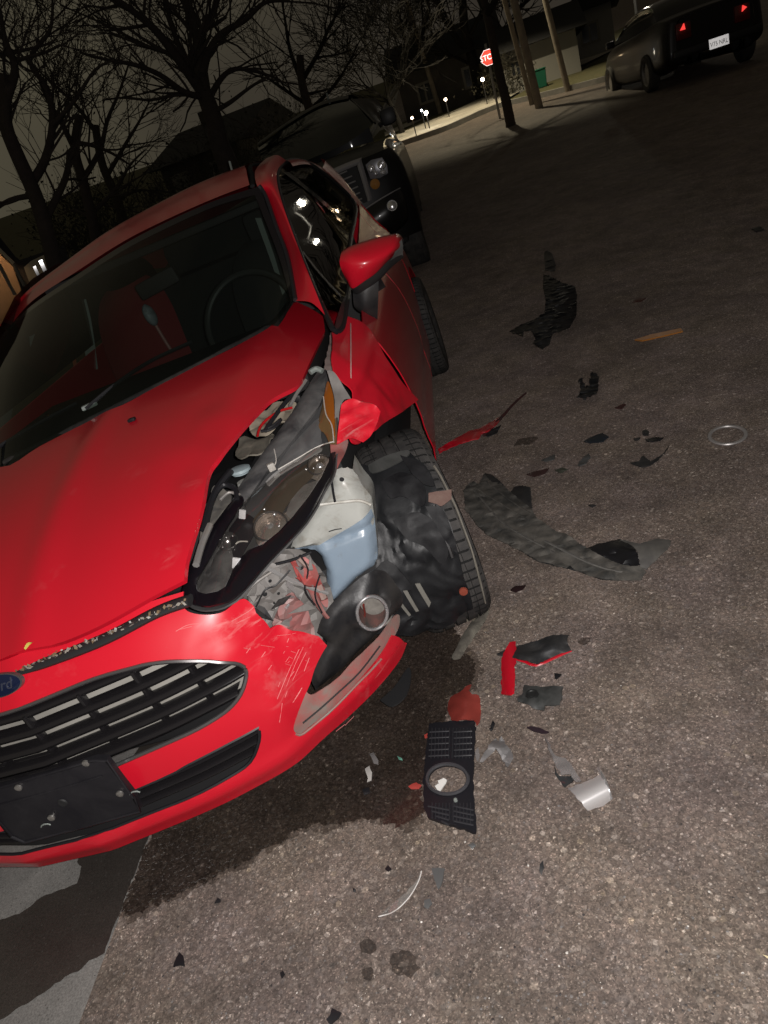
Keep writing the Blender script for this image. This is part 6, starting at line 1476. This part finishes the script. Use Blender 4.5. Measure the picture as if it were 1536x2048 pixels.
# ================================================================== debris on the road, each piece a thing of its own
def debris(name, label, px, m, cat='debris', thick=.004, h0=.004, curl=0, axis=None, nse=.0, hh=.02, group='broken pieces on the asphalt', rnd=0, holes=(), bend=None, sharp=40):
    pts = [gnd(p[0], p[1], 0) for p in px]; c = sum(pts, Vector()) / len(pts); c.z = ground_z(c.x, c.y)
    ol = [(p.x - c.x, p.y - c.y) + tuple(q[2:]) for p, q in zip(pts, px)]
    if rnd: ol = smooth_loop(ol, rnd)
    hs = [[(gnd(*p).x - c.x, gnd(*p).y - c.y) for p in h] for h in holes]
    if not rnd:                                  # snapped edges are never straight
        dn = densify([o[:2] for o in ol], .008); sd = c.x*31 + c.y*17; am = min(.0035, .09 * max((Vector(o[:2])).length for o in ol))
        ol = [(a + am*noise.noise(Vector((a*90, b*90, sd))) + am*.5*noise.noise(Vector((a*260, b*260, sd))), b + am*noise.noise(Vector((a*90, b*90, sd+5))) + am*.5*noise.noise(Vector((a*260, b*260, sd+5)))) for a, b in dn]
    V, fs = tri2d([o[:2] for o in ol], hs, hh); vs = []
    ax = Vector(axis).normalized() if axis else Vector((1, 0))
    mx = max(abs(v.dot(Vector((-ax.y, ax.x)))) for v in V) or 1
    for v in V:
        s = v.dot(Vector((-ax.y, ax.x))) / mx
        z = h0 + curl * (1 - s*s) + (bend(v.x, v.y) if bend else 0)
        z += nse * abs(noise.noise(Vector((v.x*22 + c.x*7, v.y*22, c.y*9)))) if nse else 0
        z = max(z, thick + .0012)
        # keep the piece where the photo shows it: a raised point is slid towards the lens
        q = Vector((c.x + v.x, c.y + v.y, ground_z(c.x+v.x, c.y+v.y))); q += (CAM - q) * (z / (CAM.z - q.z))
        vs.append(q - c)
    fs = [f if (V[f[1]]-V[f[0]]).cross(V[f[2]]-V[f[0]]) > 0 else f[::-1] for f in fs]
    o = mesh(name, vs, fs, m, None, True, sharp); solid(o, thick); o.location = c
    return tag(o, label, cat, group)
PIECE = 'broken pieces on the asphalt'
dark_pl = dusty("dark_debris_plastic", (.022, .023, .025), (.09, .085, .08), .5, .5, 12, .4, .2, seed=7)
dusty_liner = dusty("road_dusty_liner", (.055, .055, .052), (.17, .155, .135), .75, .9, 16, .3, .5, seed=12)
blackp = mat("black_shard", (.012, .012, .014), .45)
grey_pl = mat("grey_debris_plastic", (.085, .088, .088), .5)

# large torn wheel-arch liner
lin = debris('torn_arch_liner', 'large dusty torn wheel arch liner lying beside the front tyre', [(927, 980), (936, 968), (946, 962), (958, 968), (969, 945), (983, 950), (1000, 965), (1011, 975), (1040, 1000), (1064, 1017), (1071, 1034), (1092, 1048), (1113, 1063), (1134, 1068), (1160, 1088), (1180, 1098), (1195, 1108), (1215, 1118), (1240, 1128), (1262, 1132), (1280, 1132), (1292, 1143), (1282, 1159), (1245, 1161), (1205, 1158), (1141, 1136), (1078, 1122), (1036, 1098), (976, 1070), (950, 1045), (930, 1017)],
    dusty_liner, 'liner', .004, .006, .030, axis=(.75, -.66), nse=.016, hh=.016)
lc_ = lin.location.copy()
tube('pressed_rib', [gnd(a, b, h) - lc_ for a, b, h in ((1090, 1082, .044), (1130, 1102, .044), (1170, 1122, .040), (1215, 1138, .034), (1250, 1144, .028), (1286, 1142, .02))], .005, dusty('rib_pale', (.11, .105, .10), (.2, .19, .17), .7, .8, 30), lin, 5, sp=4, flat=.5)
tube('torn_edge', [gnd(a, b, h) - lc_ for a, b, h in ((938, 968, .022), (965, 1000, .044), (1000, 1040, .044), (1040, 1068, .042), (1085, 1092, .036), (1120, 1112, .028))], .004, dusty('edge_pale', (.09, .085, .08), (.2, .19, .17), .8, .8, 30), lin, 5, sp=4, flat=.5)
for pp in ([(950, 975), (1010, 1012), (1056, 1040)], [(972, 962), (1020, 1000), (1062, 1028)]):
    tube('pressed_rib', [gnd(a, b, .042) - lc_ for a, b in pp], .0035, dusty_liner, lin, 5, sp=4, flat=.6)
debris('liner_wing', 'dark curled end flap of the torn arch liner', [(1150, 1085), (1169, 1098), (1198, 1087), (1240, 1078), (1262, 1088), (1276, 1106), (1280, 1128), (1262, 1134), (1225, 1124), (1185, 1112), (1160, 1102)], blackp, 'liner', .003, .004, .02, axis=(.8, -.5), nse=.02, hh=.02, group=PIECE)
debris('liner_flap', 'grey rounded flap at the far right tip of the torn arch liner', [(1240, 1078), (1278, 1087), (1314, 1077), (1343, 1080), (1340, 1090), (1331, 1101), (1292, 1140), (1280, 1132), (1276, 1106), (1262, 1088)], dusty("liner_flap_grey", (.10, .095, .09), (.17, .16, .14), .7, .7, 18), 'liner', .003, .004, .03, axis=(.8, -.5), nse=.01, hh=.02)
debris('liner_tab', 'black bent tab standing against the torn arch liner', [(1020, 984), (1029, 973), (1045, 971), (1061, 975), (1063, 1000), (1064, 1017), (1050, 1010), (1035, 998)], dark_pl, 'liner', .003, .01, .02, axis=(.3, 1), hh=.02)
debris('liner_strip', 'dark narrow strip leaning on the upper end of the torn arch liner', [(969, 946), (983, 949), (1000, 962), (1011, 974), (1004, 976), (985, 965)], dark_pl, 'liner', .003, .012, .01, axis=(.8, -.5), hh=.02)
debris('liner_rib_piece', 'dark slotted rib under the lower edge of the torn arch liner', [(1036, 1098), (1078, 1112), (1120, 1118), (1160, 1128), (1210, 1146), (1240, 1152), (1235, 1160), (1205, 1159), (1141, 1137), (1078, 1123)], dark_pl, 'liner', .004, .003, .014, axis=(.85, -.4), nse=.02, hh=.016)
# bent black shield farther back
debris('bent_black_shield', 'bent black plastic shield standing on the road behind the orange strip', [(1087, 548), (1100, 552), (1125, 566), (1150, 572), (1154, 590), (1153, 630), (1140, 655), (1105, 668), (1098, 690), (1085, 697), (1066, 686), (1072, 678), (1062, 660), (1046, 662), (1046, 672), (1018, 663), (1040, 650), (1070, 638), (1090, 625), (1092, 600), (1086, 575)],
    dark_pl, 'shield', .005, .01, .14, axis=(.3, .95), nse=.035, hh=.035)
debris('shield_tongue', 'pale grey tongue at the far end of the bent black shield', [(1088, 505), (1094, 500), (1104, 508), (1112, 530), (1110, 542), (1090, 540)], dusty("tongue_grey", (.11, .105, .10), (.05, .05, .05), .7, .7, 10), 'shield', .005, .02, .05, axis=(.2, 1), hh=.05)
debris('amber_strip', 'orange reflector strip lying alone on the dark road', [(1269, 679), (1300, 669), (1362, 656), (1366, 662), (1330, 671), (1285, 681)], mat("amber_strip", (.55, .20, .02), .35, 0, .4), 'reflector', .006, .006, hh=.04)
cl = debris('black_clip', 'black forked clip standing on the road', [(1158, 757), (1164, 756), (1168, 776), (1180, 770), (1183, 748), (1192, 745), (1198, 754), (1196, 782), (1184, 790), (1170, 796), (1154, 795), (1162, 782)], dark_pl, 'clip', .01, .015, .03, axis=(.3, 1), nse=.05, hh=.03)
debris('red_body_strip', 'torn strip of red bodywork on the road beside the door', [(876, 898), (905, 880), (938, 862), (960, 856), (985, 842), (1002, 832), (995, 846), (975, 862), (962, 868), (958, 876), (940, 880), (905, 892), (878, 906)], scuffed("strip_paint", [((0, 0, 0), .4)]), 'trim', .006, .008, .03, axis=(.9, -.4), nse=.01, hh=.03)
rod_a = [gnd(a, b, .02) for a, b in ((968, 870), (1000, 838), (1030, 805), (1052, 786))]
o = tube('thin_rod', [p - rod_a[0] for p in rod_a], .009, dusty("rod_red_black", (.07, .02, .02), (.03, .03, .03), .6, .8, 20), None, 6, sp=3, taper=(1, .5)); o.location = rod_a[0]; tag(o, 'thin dark rod lying across the end of the red body strip', 'rod', PIECE)
debris('dark_scrap', 'dark scrap under the thin rod', [(966, 866), (985, 858), (1002, 850), (994, 866), (975, 874)], dark_pl, thick=.003, nse=.02)
rc_ = gnd(1455, 870, .012); o = tube('chrome_ring', [(.062*math.cos(a), .062*math.sin(a), .008 * math.sin(a)) for a in [k*math.pi/24 for k in range(48)]], .0075, mat("ring_chrome", (.42, .40, .39), .38, .45), None, 8, True, flat=.7); o.location = rc_; tag(o, 'loose chrome ring lying on the road at the right', 'ring')
# fog lamp grille, lower centre
fg_px = [(858, 1447), (905, 1441), (950, 1440, 1), (951, 1480), (948, 1520), (947, 1560), (950, 1610), (953, 1664, 1), (920, 1655), (885, 1645), (856, 1635), (848, 1615), (846, 1560), (852, 1500)]
fog_hole = [(887 + 40*math.cos(a) + 8, 1558 + 29*math.sin(a)) for a in [k*math.pi/12 for k in range(24)]]
fogg = debris('fog_lamp_grille', 'black fog lamp grille with a round hole, flat on the road before the car', [p[:2] for p in fg_px], mat("fog_grille_black", (.012, .012, .015), .38, 0, 0), 'fog lamp grille', .008, .012, .010, axis=(.1, 1), hh=.012, holes=[fog_hole])
gl_c = fogg.location.copy()
def gk(px, py, h): return gnd(px, py, h) - gl_c
for rr, yy in ((0, 1532), ):
    tube('hole_rim', [gk(887 + 8 + 41*math.cos(a), 1558 + 30*math.sin(a), .024) for a in [k*math.pi/16 for k in range(32)]], .0045, mat("rim_dark_grey", (.05, .05, .055), .3), fogg, 6, True)
slot = mat("slot_black", (.003, .003, .003), .8); sl_bar = mat("slat_black", (.03, .03, .034), .35)
for row in (1462, 1474, 1486, 1498, 1510, 1612, 1622, 1632, 1642):
    k = (1640 - row) / 180
    xa, xb = (860 - (row - 1450) * .05, 944) if row < 1560 else (856 + max(0, (row - 1615) * 1.0), 947)
    for (a, b) in ((xa, 898), (908, xb)):
        tube('slat', [gk(a, row + (2 if row < 1560 else 0), .0245), gk((a+b)/2, row + (1 if row < 1560 else 4), .026), gk(b, row + (0 if row < 1560 else 8), .0245)], .0022, sl_bar, fogg, 5, flat=.7)
for cxp in [x for x in range(864, 944, 7)]:
    tube('slat', [gk(cxp, 1456, .0235), gk(cxp - 1, 1485, .0255), gk(cxp - 2, 1516, .0240)], .0012, sl_bar, fogg, 4)
    tube('slat', [gk(cxp, 1606, .0235), gk(cxp, 1625, .0255), gk(cxp, 1638 + max(0, cxp-890)*.2, .0235)], .0012, sl_bar, fogg, 4)
lathe('screw_boss', [(0, .004), (.004, .003), (.005, -.002)], Matrix.Translation(gk(911, 1600, .024)), trim_grey, fogg, 10)
debris('white_chip', 'white plastic chip lying inside the hole of the fog lamp grille', [(870, 1572), (877, 1567), (876, 1561), (888, 1555), (893, 1560), (891, 1566), (880, 1582), (874, 1580)], mat("white_chip", (.75, .75, .72), .5), thick=.003, hh=.01)
debris('red_lens_piece', 'curved red brown lens piece behind the fog lamp grille', [(897, 1400), (910, 1388), (922, 1383), (932, 1372), (940, 1368), (938, 1382), (945, 1388), (958, 1390), (961, 1408), (962, 1432), (957, 1450), (950, 1438), (902, 1440), (896, 1420)], redbrown, 'lens', .004, .006, .025, axis=(.3, 1), nse=.012, hh=.012)
debris('curved_red_strip', 'curved bright red strip standing beside the black and red panel', [(1003, 1320), (1010, 1298), (1020, 1284), (1031, 1282, 1), (1033, 1300), (1030, 1335), (1029, 1384, 1), (1020, 1389), (1003, 1388)], paint, 'trim', .004, .006, .02, axis=(.05, 1), hh=.012)
pan = debris('black_red_panel', 'torn black panel with a red painted edge on the road', [(992, 1307), (1010, 1300), (1040, 1290), (1075, 1280), (1105, 1270), (1136, 1269), (1133, 1280), (1138, 1292), (1142, 1300), (1110, 1315), (1075, 1330), (1060, 1322), (1030, 1316)], dark_pl, 'panel', .004, .006, .012, axis=(.9, .3), nse=.02, hh=.014)
pc_ = pan.location.copy()
o = tube('red_edge', [gnd(a, b, .010) - pc_ for a, b in ((1030, 1317), (1052, 1324), (1073, 1331), (1108, 1316), (1142, 1301))], .005, paint, pan, 6, sp=2, flat=.6)
debris('dark_grey_plate', 'ragged dark grey plate with a round recess on the road', [(1048, 1370), (1066, 1372), (1085, 1374), (1105, 1371), (1126, 1374), (1124, 1390), (1120, 1408), (1104, 1411), (1090, 1410), (1088, 1420), (1070, 1418), (1058, 1410), (1036, 1402), (1034, 1396), (1044, 1388)], dusty("plate_dark_grey", (.035, .038, .037), (.09, .09, .088), .5, .6, 30), 'plate', .004, .005, .008, axis=(1, 0), nse=.012, hh=.012)
dgp = bpy.data.objects['dark_grey_plate']; lathe('round_recess', [(.0, .001), (.010, .0012), (.012, .004), (.0155, .004), (.017, 0)], Matrix.Translation(gnd(1064, 1389, .019) - dgp.location), mat('recess_black', (.016, .017, .017), .5), dgp, 24)
debris('dark_sliver', 'thin dark sliver above the clear shard', [(1052, 1454), (1062, 1452), (1078, 1455), (1098, 1463), (1084, 1466), (1066, 1462)], mat("sliver_purple_black", (.03, .02, .026), .25), 'shard', .003, .004, hh=.012)
for k, (px, lab, mt) in enumerate((
    ([(862, 1736), (875, 1735), (889, 1737), (887, 1752), (884, 1765), (876, 1779), (870, 1766), (868, 1752)], 'dark shield-shaped shard near the curved clear shard', grey_pl),
    ([(346, 1933), (352, 1915), (359, 1905), (366, 1912), (370, 1932), (358, 1930)], 'black triangular shard near the bottom left of the asphalt', blackp),
    ([(428, 1807), (435, 1795), (441, 1798), (440, 1804)], 'tiny black shard at the edge of the fluid stain', blackp),
    ([(652, 2040), (660, 2030), (664, 2016), (682, 2024), (676, 2036), (660, 2050)], 'black shard cut off by the bottom edge of the photo', blackp),
    ([(1108, 1346), (1123, 1348), (1113, 1359), (1110, 1356)], 'small black chip between the red panel and the dark grey plate', blackp),
    ([(980, 1452), (986, 1440), (990, 1446), (986, 1456)], 'tiny black chip above the crumpled grey scrap', blackp),
    ([(978, 1458), (984, 1452), (986, 1458), (981, 1462)], 'tiny black chip touching another above the crumpled scrap', blackp),
    ([(1020, 1180), (1030, 1172), (1052, 1170), (1045, 1178), (1032, 1184)], 'dark flake below the torn arch liner', mat("flake_maroon", (.025, .012, .014), .3)),
    ([(849, 1800), (860, 1796), (864, 1806), (856, 1818), (848, 1814)], 'dull grey flake below the shield-shaped shard', grey_pl),
    ([(1080, 1728), (1086, 1720), (1087, 1735), (1084, 1750), (1079, 1742)], 'dark fleck right of the shield-shaped shard', dark_pl),
    ([(770, 1738), (776, 1730), (783, 1737), (776, 1743)], 'black bead left of the shield-shaped shard', blackp),
    ([(706, 1776), (711, 1777), (711, 1784), (706, 1783)], 'black speck left of the curved clear shard', blackp),
    ([(560, 1946), (566, 1940), (569, 1948), (563, 1957)], 'black speck on the asphalt at the lower left', blackp))):
    debris('dark_shard', lab, px, mt, 'shard', .003, .004, .003, nse=.006, hh=.012)
for (px, lab, mt) in (
    ([(1167, 882), (1190, 870), (1205, 866), (1218, 873), (1208, 882), (1180, 886)], 'dark blue grey shard, larger of the two in the back row', mat("blue_grey_shard", (.02, .026, .035), .3)),
    ([(1290, 878), (1312, 874), (1326, 875), (1320, 881), (1296, 883)], 'thin dark sliver at the right of the back row', blackp),
    ([(1284, 862), (1292, 858), (1298, 864), (1296, 870), (1286, 870)], 'small dark chip above the thin sliver', dark_pl),
    ([(1266, 877), (1280, 874), (1278, 880), (1270, 881)], 'tiny dark flake left of the thin sliver', dark_pl),
    ([(1260, 925), (1278, 922), (1286, 910), (1302, 922), (1330, 905), (1338, 890), (1318, 918), (1300, 930), (1284, 934), (1272, 930)], 'spiky dark fragment with a thin tail', dark_pl),
    ([(1053, 948), (1070, 942), (1098, 936), (1090, 946), (1068, 953)], 'dark reddish shard nearest the torn arch liner', mat("shard_reddish", (.05, .025, .025), .4)),
    ([(1154, 930), (1166, 915), (1178, 906), (1181, 914), (1172, 926), (1160, 932)], 'leaf-shaped dark shard left of the spiky fragment', grey_pl),
    ([(1082, 920), (1096, 914), (1110, 908), (1108, 918), (1092, 922)], 'dim grey shard in the middle row', grey_pl),
    ([(1110, 940), (1124, 934), (1134, 938), (1122, 946)], 'greenish grey flake beside the reddish shard', mat("flake_green_grey", (.06, .065, .05), .6)),
    ([(1264, 604), (1278, 595), (1292, 596), (1282, 602)], 'reddish scrap beyond the orange strip', mat("scrap_red_brown", (.08, .025, .02), .6)),
    ([(1230, 815), (1244, 808), (1252, 808), (1242, 818)], 'small scrap right of the black clip', mat("scrap_dark_red", (.06, .02, .02), .6)),
    ([(1176, 1010), (1186, 1008), (1192, 1010), (1184, 1014)], 'tiny dark flake in the open road right of the liner', dark_pl),
    ([(1502, 457), (1520, 452), (1530, 460), (1512, 464)], 'dark lump far out on the road at the right', dark_pl)):
    debris('road_shard', lab, px, mt, 'shard', .004, .005, .004, nse=.012, hh=.03)
# crumpled grey clear scrap
debris('crumpled_scrap', 'crumpled grey translucent scrap right of the fog lamp grille', [(957, 1524), (970, 1505), (976, 1490), (990, 1476), (998, 1484), (1004, 1472), (1012, 1488), (1026, 1505), (1024, 1516), (1016, 1533), (1010, 1530), (1000, 1510), (992, 1496), (984, 1508), (965, 1524)], dusty("crumpled_grey", (.16, .155, .155), (.3, .29, .29), .3, .7, 40), 'scrap', .002, .006, .02, axis=(.6, -.8), nse=.04, hh=.008, sharp=20)
debris('scrap_foil', 'dark translucent flake beside the fog lamp grille edge', [(950, 1500), (956, 1494), (960, 1510), (956, 1524), (952, 1520)], shard_clear, 'shard', .002, .004, nse=.01, hh=.01)
# chrome piece with clear lens shard behind
ch = debris('chrome_scrap', 'bent mirror-bright chrome piece lying at the right', [(1137, 1577), (1160, 1568), (1185, 1558), (1200, 1548, 1), (1210, 1560), (1220, 1590), (1222, 1600), (1205, 1612), (1175, 1621), (1168, 1612), (1150, 1590)], mat("chrome_scrap", (.92, .9, .9), .3, .6), 'chrome piece', .004, .004, .035, axis=(.93, .36), hh=.008)
cw_ = ch.location.copy()
tube('upturned_edge', [gnd(a, b, h) - cw_ for a, b, h in ((1196, 1536, .012), (1206, 1553, .03), (1216, 1578, .03), (1222, 1598, .012))], .004, chrome, ch, 6, sp=3, flat=.6)
debris('clear_dark_shard', 'pointed smoked lens shard touching the chrome piece', [(1107, 1528), (1114, 1546), (1122, 1552), (1144, 1552), (1150, 1558), (1130, 1575), (1112, 1552)], mat("smoked_lens", (.03, .032, .034), .15, 0, .6), 'shard', .003, .006, .012, axis=(.6, -.8), hh=.01)
debris('clear_long_shard', 'long clear pointed shard above the smoked lens shard', [(1088, 1470), (1096, 1484), (1112, 1512), (1130, 1516), (1148, 1536), (1162, 1560), (1150, 1562), (1140, 1548), (1122, 1550), (1112, 1534), (1100, 1505)], shard_clear, 'shard', .003, .006, .012, axis=(.6, -.8), nse=.008, hh=.01)
cs = debris('clear_curved_shard', 'curved clear plastic shard with a bright edge at the bottom centre', [(757, 1832), (772, 1818), (800, 1795), (830, 1765), (842, 1742, 1), (838, 1758), (822, 1790), (800, 1814), (782, 1826)], see_through("clear_edge_shard", (.93, .93, .92), .06, .10, (.6, .58, .56)), 'shard', .003, .004, .008, axis=(.6, .8), hh=.01)
sw = cs.location.copy()
tube('shard_edge', [gnd(a, b, .008) - sw for a, b in ((757, 1833), (782, 1826), (802, 1812), (823, 1788), (838, 1760), (843, 1742))], .0011, mat("bright_edge", (.62, .6, .58), .3), cs, 5, sp=3)
for (px, lab, mt) in (
    ([(738, 1508), (748, 1504), (756, 1520), (757, 1530), (748, 1526)], 'clear glass splinter on the wet stain, upper of two', shard_clear),
    ([(730, 1538), (738, 1532), (744, 1545), (742, 1560), (735, 1564), (734, 1550)], 'white and grey splinter on the wet stain, lower of two', mat("pale_splinter", (.42, .4, .38), .4)),
    ([(794, 1512), (804, 1516), (805, 1521), (797, 1519)], 'small green glass splinter on the wet stain', mat("green_splinter", (.10, .26, .2), .3)),
    ([(816, 1572), (832, 1564), (842, 1570), (838, 1578), (822, 1578)], 'red flake left of the fog lamp grille', mat("red_flake", (.35, .05, .04), .5)),
    ([(848, 1470), (855, 1466), (857, 1474), (850, 1477)], 'tiny red flake at the upper left of the fog lamp grille', mat("red_flake_small", (.3, .04, .03), .5)),
    ([(724, 1578), (738, 1574), (740, 1586), (728, 1590)], 'black flake below the white and grey splinter', blackp),
    ([(936, 1690), (946, 1684), (952, 1690), (944, 1698)], 'faint grey thread of plastic below the fog lamp grille', grey_pl),
    ([(1524, 1908), (1536, 1912), (1548, 1916), (1534, 1916)], 'pale yellow sliver at the right edge', mat("yellow_sliver", (.5, .42, .25), .6))):
    debris('small_flake', lab, px, mt, 'flake', .002, .003, .003, nse=.004, hh=.008)
# muddy clump below the tyre
mud = dusty("dried_mud", (.13, .115, .09), (.22, .2, .16), .95, .8, 30, .1, .8)
q0 = gnd(955, 1225)
bm = bmesh.new(); bmesh.ops.create_icosphere(bm, subdivisions=4, radius=1)
for v in bm.verts:
    n_ = v.co.copy(); v.co = Vector((n_.x*.035, n_.y*.05, n_.z*.03 + .01)) * (1 + .5*noise.noise(n_*2.2) + .3*noise.noise(n_*5))
o = bm_obj('mud_clump', bm, mud); o.location = q0; tag(o, 'clump of dried mud at the foot of the front tyre', 'mud')
debris('dirty_liner_strip', 'dirt-caked strip hanging from the wheel arch down to the asphalt', [(970, 1215), (978, 1222), (972, 1240), (955, 1265), (938, 1290), (920, 1318), (902, 1316), (915, 1290), (930, 1262), (945, 1238)], dusty("caked_strip", (.10, .09, .075), (.2, .185, .15), .9, .9, 30), 'strip', .004, .006, .02, axis=(.5, .8), nse=.02, hh=.012)
